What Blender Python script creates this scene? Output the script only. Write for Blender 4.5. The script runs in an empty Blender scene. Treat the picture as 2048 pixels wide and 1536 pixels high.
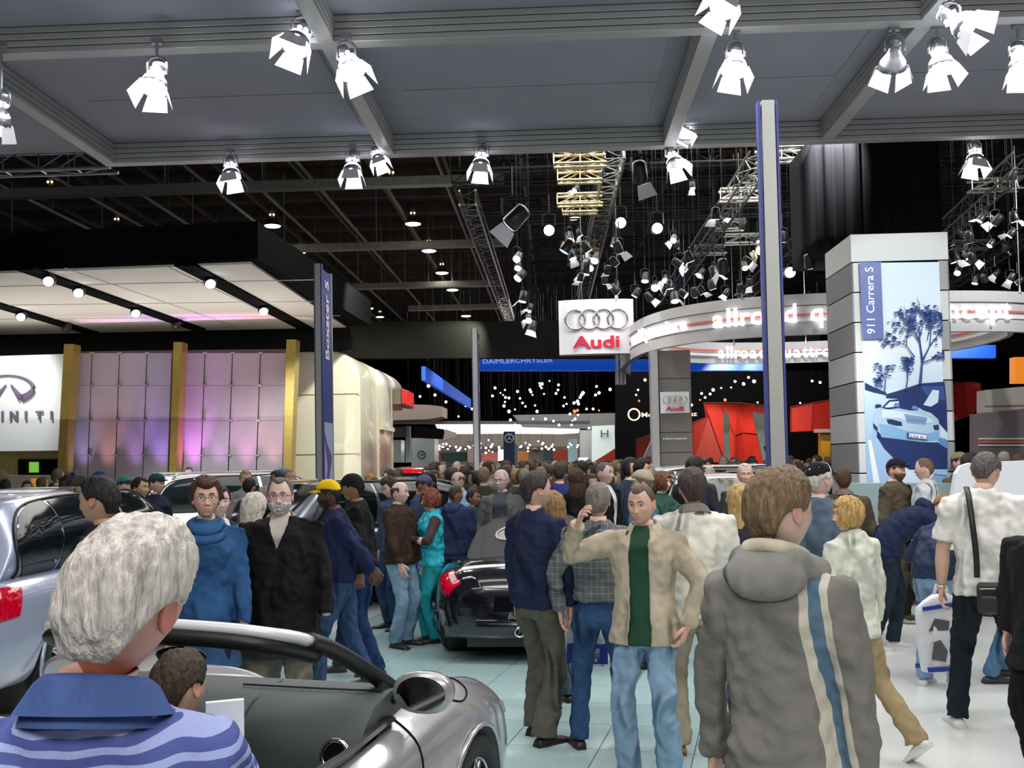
import bpy, bmesh, math, random
import numpy as np
from mathutils import Vector, Matrix, noise as mnoise
random.seed(7); rng = np.random.default_rng(7)
S = bpy.context.scene; COL = S.collection
R = math.radians
# ------------------------------------------------------------------ camera
F_PX = 2000.0; CX, CY = 1024.0, 842.0; PITCH = R(2.3); ROLL = 0.0183; CAMZ = 1.85
cF = Vector((0, math.cos(PITCH), math.sin(PITCH))); U0 = Vector((0, -math.sin(PITCH), math.cos(PITCH))); R0 = Vector((1, 0, 0))
cR = R0*math.cos(ROLL) - U0*math.sin(ROLL); cU = U0*math.cos(ROLL) + R0*math.sin(ROLL)
cam = bpy.data.cameras.new('camera'); camo = bpy.data.objects.new('camera', cam); COL.objects.link(camo)
camo.matrix_world = Matrix(((cR.x, cU.x, -cF.x, 0), (cR.y, cU.y, -cF.y, 0), (cR.z, cU.z, -cF.z, CAMZ), (0, 0, 0, 1)))
cam.sensor_fit = 'HORIZONTAL'; cam.sensor_width = 36; cam.lens = 36*F_PX/2048
cam.shift_y = (CY-768)/2048; cam.clip_end = 400; cam.clip_start = 0.05
S.camera = camo
S.view_settings.view_transform = 'Standard'; S.view_settings.look = 'None'; S.view_settings.gamma = 1
S.view_settings.use_curve_mapping = False; S.view_settings.exposure = 0.0
try:
    S.cycles.use_denoising = True; S.cycles.max_bounces = 5; S.cycles.diffuse_bounces = 2; S.cycles.glossy_bounces = 3
    S.cycles.sample_clamp_indirect = 4; S.cycles.use_light_tree = True; S.cycles.caustics_reflective = False
except Exception: pass
# ------------------------------------------------------------------ world and large lights
W = bpy.data.worlds.new('hall_air'); S.world = W; W.use_nodes = True
W.node_tree.nodes['Background'].inputs[0].default_value = (.8, .87, 1, 1); W.node_tree.nodes['Background'].inputs[1].default_value = .16
def area(name, loc, size, energy, color=(1, 1, 1), rot=(0, 0, 0), sy=None, spread=180):
    l = bpy.data.lights.new(name, 'AREA'); l.energy = energy; l.color = color; l.size = size
    if sy: l.shape = 'RECTANGLE'; l.size_y = sy
    l.spread = R(spread)
    o = bpy.data.objects.new(name, l); o.location = loc; o.rotation_euler = rot; COL.objects.link(o); return o
def spot(name, loc, target, energy, angle=70, color=(1, 1, 1), blend=.5, rad=.08):
    l = bpy.data.lights.new(name, 'SPOT'); l.energy = energy; l.color = color; l.spot_size = R(angle); l.spot_blend = blend; l.shadow_soft_size = rad
    o = bpy.data.objects.new(name, l); o.location = loc
    o.rotation_euler = (Vector(target)-Vector(loc)).to_track_quat('-Z', 'Y').to_euler(); COL.objects.link(o); return o
area('stand_area_light', (-1.5, 1.5, 5.6), 5, 120, (1, .98, .96), (R(-12), 0, 0), 1.2)
area('stand_area_light', (1.5, 4.5, 5.7), 6, 130, (1, .99, .97), (0, 0, 0), 1.2)
area('stand_area_light', (0, 9.0, 5.7), 9, 170, (.97, .98, 1), (0, 0, 0), 1.2)
area('stand_area_light', (4.5, 7.0, 5.7), 2.5, 230, (1, 1, .97), (0, 0, 0), 5)
area('stand_area_light', (-.5, -2.6, 5.2), 5, 240, (1, .98, .95), (R(38), 0, 0), 1.5)  # unseen fill added behind the camera to brighten the nearest head
area('hall_lamp_row', (0, 18, 8), 16, 900, (1, .96, .9), (0, 0, 0), 4)
area('hall_lamp_row', (0, 40, 8), 24, 2600, (1, .93, .84), (0, 0, 0), 10)
# ------------------------------------------------------------------ projection helpers
CP = Vector((0, 0, CAMZ))
def ray(px, py): return cF + cR*((px-CX)/F_PX) - cU*((py-CY)/F_PX)
def P(px, py, Y):
    d = ray(px, py); return CP + d*(Y/d.y)
def PZ(px, py, z):
    d = ray(px, py); return CP + d*((z-CAMZ)/d.z)
def hy(px): return 922 - ROLL*(px-1024)
PHI = math.atan(86/2000)
HT = Vector((math.cos(PHI), -math.sin(PHI), 0)); HH = Vector((math.sin(PHI), math.cos(PHI), 0))
def hall(u, v, z): return HT*u + HH*v + Vector((0, 0, z))
def toH(p): return p.dot(HT), p.dot(HH)
# ------------------------------------------------------------------ materials
MATS = {}
def nt(m): return m.node_tree.nodes, m.node_tree.links
def mat(name, col=(.5, .5, .5), rough=.6, metal=0, emit=None, es=0, spec=.5, var=0, vscale=8, bump=0, bscale=60, coat=0, objcol=False, attr=None, alpha=1, trans=0, stretch=None, sheen=0):
    if name in MATS: return MATS[name]
    m = bpy.data.materials.new(name); m.use_nodes = True; N, L = nt(m); b = N['Principled BSDF']
    b.inputs['Base Color'].default_value = (*col, 1); b.inputs['Roughness'].default_value = rough; b.inputs['Metallic'].default_value = metal
    b.inputs['Specular IOR Level'].default_value = spec; b.inputs['Coat Weight'].default_value = coat; b.inputs['Coat Roughness'].default_value = .04
    b.inputs['Alpha'].default_value = alpha; b.inputs['Transmission Weight'].default_value = trans; b.inputs['Sheen Weight'].default_value = sheen
    if emit: b.inputs['Emission Color'].default_value = (*emit, 1); b.inputs['Emission Strength'].default_value = es
    src = None
    if objcol:
        oi = N.new('ShaderNodeObjectInfo'); src = oi.outputs['Color']
    if attr:
        a = N.new('ShaderNodeAttribute'); a.attribute_name = attr; src = a.outputs['Color']
    tc = N.new('ShaderNodeTexCoord'); vec = tc.outputs['Object']
    if stretch:
        mp = N.new('ShaderNodeMapping'); mp.inputs['Scale'].default_value = stretch; L.new(vec, mp.inputs[0]); vec = mp.outputs[0]
    if var:
        n = N.new('ShaderNodeTexNoise'); n.inputs['Scale'].default_value = vscale; n.inputs['Detail'].default_value = 4; L.new(vec, n.inputs['Vector'])
        mr = N.new('ShaderNodeMapRange'); mr.inputs[1].default_value = .3; mr.inputs[2].default_value = .7; mr.inputs[3].default_value = 1-var; mr.inputs[4].default_value = 1+var
        L.new(n.outputs[0], mr.inputs[0])
        mx = N.new('ShaderNodeMix'); mx.data_type = 'RGBA'; mx.blend_type = 'MULTIPLY'; mx.inputs[0].default_value = 1
        if src: L.new(src, mx.inputs[6])
        else: mx.inputs[6].default_value = (*col, 1)
        L.new(mr.outputs[0], mx.inputs[7]); src = mx.outputs[2]
    if src: L.new(src, b.inputs['Base Color'])
    if bump:
        n2 = N.new('ShaderNodeTexNoise'); n2.inputs['Scale'].default_value = bscale; n2.inputs['Detail'].default_value = 3; L.new(vec, n2.inputs['Vector'])
        bp = N.new('ShaderNodeBump'); bp.inputs['Strength'].default_value = bump; bp.inputs['Distance'].default_value = .02
        L.new(n2.outputs[0], bp.inputs['Height']); L.new(bp.outputs[0], b.inputs['Normal'])
    MATS[name] = m; return m
# ------------------------------------------------------------------ mesh helpers
def box(c, s, rz=0, M=None):
    c = Vector(c); V = []
    for x in (-.5, .5):
        for y in (-.5, .5):
            for z in (-.5, .5):
                p = Vector((x*s[0], y*s[1], z*s[2]))
                if rz: p = Matrix.Rotation(rz, 3, 'Z') @ p
                if M is not None: p = M @ p
                V.append(tuple(c+p))
    return V, [(0, 1, 3, 2), (4, 6, 7, 5), (0, 4, 5, 1), (2, 3, 7, 6), (0, 2, 6, 4), (1, 5, 7, 3)]
def hbox(u0, u1, v0, v1, z0, z1):
    V = [tuple(hall(u, v, z)) for u in (u0, u1) for v in (v0, v1) for z in (z0, z1)]
    return V, [(0, 1, 3, 2), (4, 6, 7, 5), (0, 4, 5, 1), (2, 3, 7, 6), (0, 2, 6, 4), (1, 5, 7, 3)]
def combine(*parts):
    V, Fs = [], []
    for v, f in parts:
        o = len(V); V.extend([tuple(p) for p in v]); Fs.extend([tuple(i+o for i in q) for q in f])
    return V, Fs
def loft(rings, closed=True, cap0=True, cap1=True):
    m, n = len(rings), len(rings[0]); V = [tuple(p) for r in rings for p in r]; Fs = []
    for i in range(m-1):
        for j in range(n if closed else n-1):
            k = (j+1) % n; Fs.append((i*n+j, i*n+k, (i+1)*n+k, (i+1)*n+j))
    if closed and cap0: Fs.append(tuple(range(n))[::-1])
    if closed and cap1: Fs.append(tuple((m-1)*n+j for j in range(n)))
    return V, Fs
def tube(pts, rad, n=10, side=None, sup=2.0, caps=True):
    pts = [Vector(p) for p in pts]; rings = []
    ref = Vector(side) if side is not None else None
    for i, p in enumerate(pts):
        t = (pts[min(i+1, len(pts)-1)] - pts[max(i-1, 0)])
        t = t.normalized() if t.length > 1e-9 else Vector((0, 0, 1))
        if ref is None: ref = Vector((1, 0, 0)) if abs(t.x) < .9 else Vector((0, 1, 0))
        a = ref - t*ref.dot(t)
        if a.length < 1e-4: a = Vector((0, 0, 1)) - t*t.z
        a.normalize(); b = t.cross(a)
        if side is None: ref = a
        r = rad[i] if isinstance(rad, (list, tuple)) else rad
        rx, ry = r if isinstance(r, (list, tuple)) else (r, r)
        ring = []
        for j in range(n):
            th = 2*math.pi*j/n; c, s_ = math.cos(th), math.sin(th)
            if sup != 2.0:
                c = math.copysign(abs(c)**(2/sup), c); s_ = math.copysign(abs(s_)**(2/sup), s_)
            ring.append(p + a*(rx*c) + b*(ry*s_))
        rings.append(ring)
    return loft(rings, True, caps, caps)
def smooth_path(pts, k=4):
    """Catmull-Rom through rows of numbers"""
    A = np.array(pts, float); out = []
    for i in range(len(A)-1):
        p0, p1, p2, p3 = A[max(i-1, 0)], A[i], A[i+1], A[min(i+2, len(A)-1)]
        for j in range(k):
            t = j/k; out.append(.5*((2*p1)+(-p0+p2)*t+(2*p0-5*p1+4*p2-p3)*t*t+(-p0+3*p1-3*p2+p3)*t**3))
    out.append(A[-1]); return out
def sph(c, r, n=12, m=8):
    rx, ry, rz = r if isinstance(r, (tuple, list)) else (r, r, r); rings = []
    for i in range(m+1):
        ph = -math.pi/2+math.pi*i/m
        rings.append([(c[0]+rx*math.cos(ph)*math.cos(2*math.pi*j/n), c[1]+ry*math.cos(ph)*math.sin(2*math.pi*j/n), c[2]+rz*math.sin(ph)) for j in range(n)])
    return loft(rings, True, False, False)
def torus(c, Rr, r, n=28, m=8, M=None, sx=1, sy=1):
    V, Fs = [], []
    for i in range(n):
        a = 2*math.pi*i/n
        for j in range(m):
            b = 2*math.pi*j/m
            p = Vector(((Rr+r*math.cos(b))*math.cos(a)*sx, (Rr+r*math.cos(b))*math.sin(a)*sy, r*math.sin(b)))
            if M is not None: p = M @ p
            V.append(tuple(Vector(c)+p))
    for i in range(n):
        for j in range(m):
            Fs.append((i*m+j, ((i+1) % n)*m+j, ((i+1) % n)*m+(j+1) % m, i*m+(j+1) % m))
    return V, Fs
def disc(c, r, M=None, n=20, th=.01):
    pts = []
    for z in (-th/2, th/2):
        for j in range(n):
            p = Vector((r*math.cos(2*math.pi*j/n), r*math.sin(2*math.pi*j/n), z))
            if M is not None: p = M @ p
            pts.append(tuple(Vector(c)+p))
    Fs = [tuple(range(n))[::-1], tuple(range(n, 2*n))]+[(j, (j+1) % n, n+(j+1) % n, n+j) for j in range(n)]
    return pts, Fs
def extrude(poly, dvec):
    n = len(poly); d = Vector(dvec); V = [tuple(p) for p in poly]+[tuple(Vector(p)+d) for p in poly]
    return V, [tuple(range(n))[::-1], tuple(range(n, 2*n))]+[(j, (j+1) % n, n+(j+1) % n, n+j) for j in range(n)]
def tag(o, label=None, cat=None, group=None, kind=None):
    if label: o['label'] = label
    if cat: o['category'] = cat
    if group: o['group'] = group
    if kind: o['kind'] = kind
    return o
def mesh(name, VF, m, smooth=False):
    me = bpy.data.meshes.new(name); V, Fs = VF; me.from_pydata([tuple(p) for p in V], [], Fs)
    if isinstance(m, (list, tuple)):
        for x in m: me.materials.append(x)
    elif m: me.materials.append(m)
    if smooth: me.polygons.foreach_set('use_smooth', [True]*len(me.polygons))
    me.validate(); me.update(); return me
def obj(name, VF, m=None, parent=None, smooth=False, label=None, cat=None, group=None, kind=None, color=None, loc=None, rz=None):
    me = VF if isinstance(VF, bpy.types.Mesh) else mesh(name, VF, m, smooth)
    o = bpy.data.objects.new(name, me); COL.objects.link(o)
    if parent: o.parent = parent
    if loc is not None: o.location = loc
    if rz is not None: o.rotation_euler.z = rz
    if color: o.color = (*color, 1)
    return tag(o, label, cat, group, kind)
def empty(name, loc=(0, 0, 0), rz=0, label=None, cat=None, group=None, parent=None):
    o = bpy.data.objects.new(name, None); o.location = loc; o.rotation_euler.z = rz; COL.objects.link(o)
    o.empty_display_size = .1
    if parent: o.parent = parent
    return tag(o, label, cat, group)
def bevel(o, w=.01, seg=2):
    b = o.modifiers.new('bevel', 'BEVEL'); b.width = w; b.segments = seg; b.limit_method = 'ANGLE'; return o
def dup(o, parent=None):
    c = o.copy(); COL.objects.link(c)
    if parent: c.parent = parent
    for ch in o.children: dup(ch, c)
    return c
def bake(o):
    dg = bpy.context.evaluated_depsgraph_get(); me = bpy.data.meshes.new_from_object(o.evaluated_get(dg))
    o.modifiers.clear(); o.data = me; return o
def cut(o, VF):
    bpy.context.view_layer.update(); c = obj('cutter', VF); c.matrix_world = o.matrix_world.copy(); bm = bmesh.new(); bm.from_mesh(c.data); bmesh.ops.recalc_face_normals(bm, faces=bm.faces); bm.to_mesh(c.data); bm.free()
    mo = o.modifiers.new('b', 'BOOLEAN'); mo.object = c; mo.operation = 'DIFFERENCE'; mo.solver = 'EXACT'
    bake(o); bpy.data.objects.remove(c); return o
def text_vf(s, size, ext=.01, M=None, align='CENTER', bold=0, sx=1, shear=0):
    cu = bpy.data.curves.new('t', 'FONT'); cu.body = s; cu.size = size; cu.extrude = ext; cu.align_x = align; cu.align_y = 'CENTER'; cu.offset = bold; cu.resolution_u = 3; cu.shear = shear
    o = bpy.data.objects.new('t', cu); COL.objects.link(o); dg = bpy.context.evaluated_depsgraph_get()
    me = bpy.data.meshes.new_from_object(o.evaluated_get(dg)); V = [Vector((v.co.x*sx, v.co.y, v.co.z)) for v in me.vertices]; Fs = [tuple(p.vertices) for p in me.polygons]
    bpy.data.objects.remove(o); bpy.data.meshes.remove(me)
    if M is not None: V = [M @ v for v in V]
    return [tuple(v) for v in V], Fs
def frame(o, x, y):
    """matrix with local x,y axes mapped to given world directions"""
    x = Vector(x).normalized(); y = Vector(y); y = (y-x*y.dot(x)).normalized(); z = x.cross(y)
    return Matrix(((x.x, y.x, z.x, o[0]), (x.y, y.y, z.y, o[1]), (x.z, y.z, z.z, o[2]), (0, 0, 0, 1)))
# ================================================================== SETTING
# ---- floor
m_white = mat('white_floor', (.80, .81, .78), .22, var=.03, vscale=.7, coat=.2)
m_teal = mat('aqua_tile', (.50, .69, .68), .16, var=.05, vscale=.9, coat=.3)
m_joint = mat('dark_joint', (.10, .14, .15), .6)
m_carpet = mat('dark_carpet', (.10, .09, .10), .9, var=.2)
fl = obj('floor', box((0, 40, -.06), (90, 110, .1)), m_carpet, kind='structure')
FY = R(14.2); fu = Vector((math.cos(FY), -math.sin(FY), 0)); fv = Vector((math.sin(FY), math.cos(FY), 0))
obj('stand_floor', box(fu*8.05+fv*7.5+Vector((0, 0, -.015)), (16.0, 24, .03), -FY), m_white, fl)
obj('stand_floor', box(fu*(-11.2)+fv*7.5+Vector((0, 0, -.016)), (13.4, 24, .03), -FY), m_white, fl)
obj('joint_bed', box(fu*(-2.2)+fv*7.5+Vector((0, 0, -.02)), (4.7, 24, .03), -FY), m_joint, fl)
tile = mesh('tile', box((0, 0, -.006), (.592, .592, .012)), m_teal)
# joint through pixel (1197,1500)
g0 = PZ(1197, 1500, 0); u0 = g0.dot(fu) % .6
nt_ = 0
for iu in range(-10, 3):
    for iv in range(4, 30):
        u = u0+iu*.6-.3; v = iv*.6+.1
        if not (-4.45 < u < .0): continue
        p = fu*u+fv*v
        if p.y < 2.6 or p.y > 15: continue
        if nt_ >= 298: continue
        o = obj('tile', tile, parent=fl, loc=(p.x, p.y, .001), rz=-FY); nt_ += 1
# ---- hall ceiling and back wall
m_dark = mat('hall_ceiling', (.075, .055, .042), .9, var=.5, vscale=.35)
m_rust = mat('rusty_deck', (.16, .07, .04), .9, var=.4, vscale=1.5)
m_steel = mat('dim_steel', (.16, .16, .14), .55, .3, var=.25, vscale=2)
m_truss = mat('grey_truss', (.22, .23, .23), .35, .8)
m_black = mat('black_drape', (.006, .006, .007), 1.0, spec=.05)
ZC = 10.5
cl = obj('ceiling', combine(hbox(-45, 45, -6, 95, ZC+.6, ZC+.7)), m_dark, kind='structure')
obj('wall_back', hbox(-45, 45, 94, 94.3, 0, ZC+.6), m_black, kind='structure')
obj('wall_left', hbox(-45.3, -45, -6, 94, 0, ZC+.6), m_black, kind='structure')
obj('wall_right', hbox(45, 45.3, -6, 94, 0, ZC+.6), m_black, kind='structure')
for k in range(26):       # joists
    v = 13+k*2.2
    obj('joist', combine(hbox(-40, 40, v-.04, v+.04, ZC+.2, ZC+.6)), m_steel, cl)
for k in range(34):
    u = -36+k*2.2
    obj('purlin', hbox(u-.05, u+.05, 10, 92, ZC-.05, ZC+.06), m_steel, cl)
for (v, u, w) in ((21, -8.5, 4), (21, -3.9, .9), (21, -2.6, .9), (27.5, -5.5, 5), (30, 6, 1.2), (23.5, 5.2, .9), (23.5, 6.4, .9), (25, 6.8, 1.2), (34, 2, 1), (19.5, 7.5, 1.0), (41, -7, 6)):
    obj('deck_panel', hbox(u-w/2*1.6, u+w/2*1.6, v-.45, v+.45, ZC+.50, ZC+.58), m_rust, cl)
m_strip = mat('pale_duct', (.42, .42, .36), .5, 0, var=.15)
def strut(v, z, u0=-30, u1=30, h=.12):
    return hbox(u0, u1, v-h, v+h, z-h*.7, z+h*.7)
for i, (py, z, x0, x1) in enumerate(((368, 8.2, -200, 1010), (494, 8.2, -100, 1010), (574, 8.2, 660, 1010), (620, 8.2, 820, 1010))):
    p = PZ(700, py, z); _, v = toH(p); u0_ = toH(PZ(x0, py, z))[0]; u1_ = toH(PZ(x1, py, z))[0]
    o = obj('strut_channel', combine(strut(v, z, u0_, u1_, .14), *[hbox(u-.015, u+.015, v-.015, v+.015, z, ZC-.08) for u in np.linspace(u0_+1, u1_-1, 6)]), m_strip)
    tag(o, ['long pale channel hung across the hall nearest the canopy', 'second long pale channel hung across the left hall', 'short pale channel above the cream rounded pavilion', 'shortest and farthest pale channel of the left hall'][i], 'ceiling channel')
m_pipe = mat('pale_pipe', (.36, .36, .32), .5, .2)
for i, (x, z) in enumerate(((60, 8.5), (190, 8.7), (300, 8.4), (455, 8.6), (545, 8.8), (660, 8.5), (790, 8.7), (905, 8.6))):
    u_ = toH(PZ(x, 400, z))[0]
    tag(obj('ceiling_pipe', combine(tube([hall(u_, 14, z), hall(u_, 70, z)], .045, 6), *[tube([hall(u_, v, z), hall(u_, v, ZC+.2)], .012, 4) for v in range(16, 70, 9)]), m_pipe), 'pale pipe running away under the left ceiling, %s from the left' % ['first', 'second', 'third', 'fourth', 'fifth', 'sixth', 'seventh', 'last'][i], 'pipe', 'pale pipes under the left ceiling')
# trusses
def truss(p0, p1, w=.3, h=.3, name='lighting_truss', bars=None, m=None, n=None, label=None, group=None, tri=False):
    p0, p1 = Vector(p0), Vector(p1); d = p1-p0; L = d.length; t = d/L
    s = Vector((0, 0, 1)).cross(t)
    s = s.normalized() if s.length > .01 else Vector((1, 0, 0)); up = t.cross(s)
    cor = [s*(-w/2)+up*(-h/2), s*(w/2)+up*(-h/2), s*(w/2)+up*(h/2), s*(-w/2)+up*(h/2)]
    root = empty(name, p0, 0, label, 'truss', group)
    for c in cor: obj('chord', tube([c, c+d], .024, 6), m or m_truss, root)
    n = n or max(2, int(L/.45)); parts = []
    for i in range(n):
        a, b = t*(L*i/n), t*(L*(i+1)/n)
        for (c1, c2) in ((0, 1), (0, 3), (1, 2), (3, 2)):
            x, y = (c1, c2) if i % 2 == 0 else (c2, c1)
            parts.append(tube([cor[x]+a, cor[y]+b], .011, 4, caps=False))
        parts.append(tube([cor[0]+a, cor[1]+a], .011, 4, caps=False)); parts.append(tube([cor[0]+a, cor[3]+a], .011, 4, caps=False))
    tag(obj('lattice', combine(*parts), m or m_truss, root), kind='stuff')
    if p0.z > 6.5: [obj('hanger_wire', tube([t*(L*f)+up*(h/2), t*(L*f)+Vector((0, 0, ZC+.15-p0.z))], .006, 4), m_black, root) for f in (.15, .85)]
    return root
def trussP(x0, y0, x1, y1, z, **k):
    return truss(PZ(x0, y0, z), PZ(x1, y1, z), **k)
tr_l = [((935, 395), (1020, 640), 7.4, 'dark lattice truss running away left of the small white sign'),
        ((1230, 300), (1165, 600), 7.2, 'lattice truss running away towards the hanging square sign'),
        ((1520, 320), (1330, 600), 7.0, 'ladder like truss slanting left of the tallest pole'),
        ((1770, 320), (1480, 600), 7.3, 'truss slanting behind the tallest pole'),
        ((2048, 320), (1800, 540), 7.0, 'truss slanting right of the black draped pillar'),
        ((2130, 420), (1880, 580), 7.0, 'lower truss slanting at the right edge')]
for (a, b, z, lb) in tr_l:
    trussP(a[0], a[1], b[0], b[1], z, label=lb, w=.34, h=.3)
for i, (py, x0, x1, z) in enumerate(((316, 960, 1640, 8.0), (345, 900, 2100, 8.2), (405, 960, 2100, 7.9), (424, 1020, 1660, 7.9), (488, 1060, 2100, 7.95), (528, 1050, 1700, 8.0), (560, 1240, 2100, 7.9))):
    _, v = toH(PZ(1300, py, z)); u0_ = toH(PZ(x0, py, z))[0]; u1_ = toH(PZ(x1, py, z))[0]
    truss(hall(u0_, v, z), hall(u1_, v, z), label='black cross truss over the hall middle, %s from the canopy' % ['nearest', 'second', 'third', 'fourth', 'fifth', 'sixth', 'farthest'][i], group='black cross trusses over the hall', m=mat('black_truss', (.05, .05, .05), .4, .6), w=.3, h=.3)
m_gold = mat('warm_lit_truss', (.75, .62, .35), .3, .9)  # warm lamplight put into the metal colour of the truss pieces
for i, (py, w) in enumerate(((318, .5), (352, .45), (400, .5), (416, .4), (492, .5), (520, .35))):
    p = PZ(1160, py, 7.0)
    truss(p-HT*w*.9, p+HT*w*.9, w=.25, h=.2, label='short brass-lit truss piece above the hanging sign, %s from the top' % ['first', 'second', 'third', 'fourth', 'fifth', 'lowest'][i], group='short brass-lit truss pieces', m=m_gold)
for i, (x, py, w) in enumerate(((1480, 390, .5), (1490, 478, .6), (1420, 500, .5), (1460, 450, .4), (1560, 310, .5), (1940, 490, .6), (1990, 370, .6))):
    p = PZ(x, py, 7.0)
    truss(p-HT*w*.8, p+HT*w*.8, w=.25, h=.2, label='short pale-lit truss piece ' + ['left of the tallest pole, upper', 'left of the tallest pole, lower right', 'left of the tallest pole, lowest', 'left of the tallest pole, far left', 'right behind the tallest pole top', 'right of the poster column, lower', 'right of the poster column, upper'][i], group='short pale-lit truss pieces', m=mat('pale_lit_truss', (.8, .8, .7), .3, .8))  # pale lamplight put into the truss colour
# ---- stand canopy of grey fabric
ZB = 5.9
m_fab = mat('grey_canopy_fabric', (.31, .31, .37), .95, var=.05, vscale=1.5, bump=.05, bscale=300)
m_alu = mat('canopy_aluminium', (.40, .41, .40), .45, .15, var=.06, vscale=3)
m_groove = mat('groove_shadow', (.03, .03, .03), .8)
def uvz(px, py): return toH(PZ(px, py, ZB))
vF = uvz(1000, 302)[1]; vS = uvz(1000, 72)[1]
uA = uvz(188, 308)[0]; uB = uvz(765, 290)[0]; uC = uvz(1345, 275)[0]; uD = uvz(1660, 275)[0]; uE = uD+3.8
cano = empty('stand_canopy', hall(0, vF, ZB), 0, 'large grey fabric canopy with grooved aluminium beams over the stand', 'canopy')
def beam(u0, u1, v0, v1, lat):
    """grooved profile: three slats with dark gaps"""
    parts, gr = [], []
    for k in range(4):
        z0 = ZB+k*.068; z1 = z0+.06
        parts.append(hbox(u0, u1, v0, v1, z0, z1))
    e = .012
    gr = hbox(u0+e, u1-e, v0+e, v1-e, ZB+.01, ZB+.27)
    o = obj('beam', combine(*parts), m_alu, cano); bevel(o, .006, 1); obj('groove', gr, m_groove, o)
depth = vF-vS
vs = [vF, vS, vS-depth, vS-2*depth]
us = [uA, uB, uC, uD, uE]
for v in vs: beam(uA-.09, uE+.09, v, v+.16, 0)
for u in us:
    for i in range(3): beam(u-.08, u+.08, vs[i+1]+.16, vs[i], 1)
cm = Matrix.Translation(-Vector(cano.location))
for i in range(3):
    for j in range(4):
        obj('fabric_panel', hbox(us[j]+.02, us[j+1]-.02, vs[i+1]+.1, vs[i]+.1, ZB+.27, ZB+.29), m_fab, cano)
        # faint seam slat round the panel
        uu0, uu1, vv0, vv1 = us[j]+.45, us[j+1]-.3, vs[i+1]+.6, vs[i]-.3
        obj('seam', combine(hbox(uu0, uu1, vv0, vv0+.03, ZB+.262, ZB+.27), hbox(uu0, uu1, vv0+1.4, vv0+1.42, ZB+.262, ZB+.27), hbox(uu1, uu1+.03, vv0, vv1, ZB+.262, ZB+.27)), m_fab, cano)
for i in range(3): obj('fabric_panel', hbox(uA-4.5, uA-.1, vs[i+1], vs[i]+.1, ZB+.2, ZB+.22), m_fab, cano)
for ch in cano.children: ch.matrix_parent_inverse = cm
p = uvz(1183, 112)
obj('grille', disc(hall(*p, ZB+.262), .14, n=24, th=.008), mat('grille_white', (.3, .3, .34), .8), cano).matrix_parent_inverse = cm
truss(hall(uA-5, vF+.3, ZB+.15), hall(uA-.05, vF+.3, ZB+.15), w=.25, h=.3, label='grey truss along the far left edge of the canopy')
# ---- black drape round the building pillar
def drape(px0, px1, y0, y1, Y, name, label, amp=.05, n=60, dep=1.6):
    a, b = P(px0, y1, Y), P(px1, y1, Y); zt = P((px0+px1)/2, y0, Y).z; zb = P((px0+px1)/2, y1, Y).z
    w = (b-a).length
    outl = []
    for i in range(n+1):
        t = i/n; outl.append(a.xy.to_3d()+HT*(w*t)+HH*(amp*math.sin(t*n*.9)+amp*.6*math.sin(t*n*2.3)))
    outl += [outl[-1]+HH*dep, outl[0]+HH*dep]
    rings = []
    for k, z in enumerate(np.linspace(zb, zt, 8)):
        rings.append([(q.x, q.y, z) for q in outl])
    return obj(name, loft(rings), mat('black_velvet', (.010, .010, .012), .95, spec=.1), smooth=True, label=label, cat='drape')
drape(1636, 1880, 262, 500, 14.6, 'pillar_drape', 'black pleated drape hanging round the pillar above the poster column')
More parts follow.
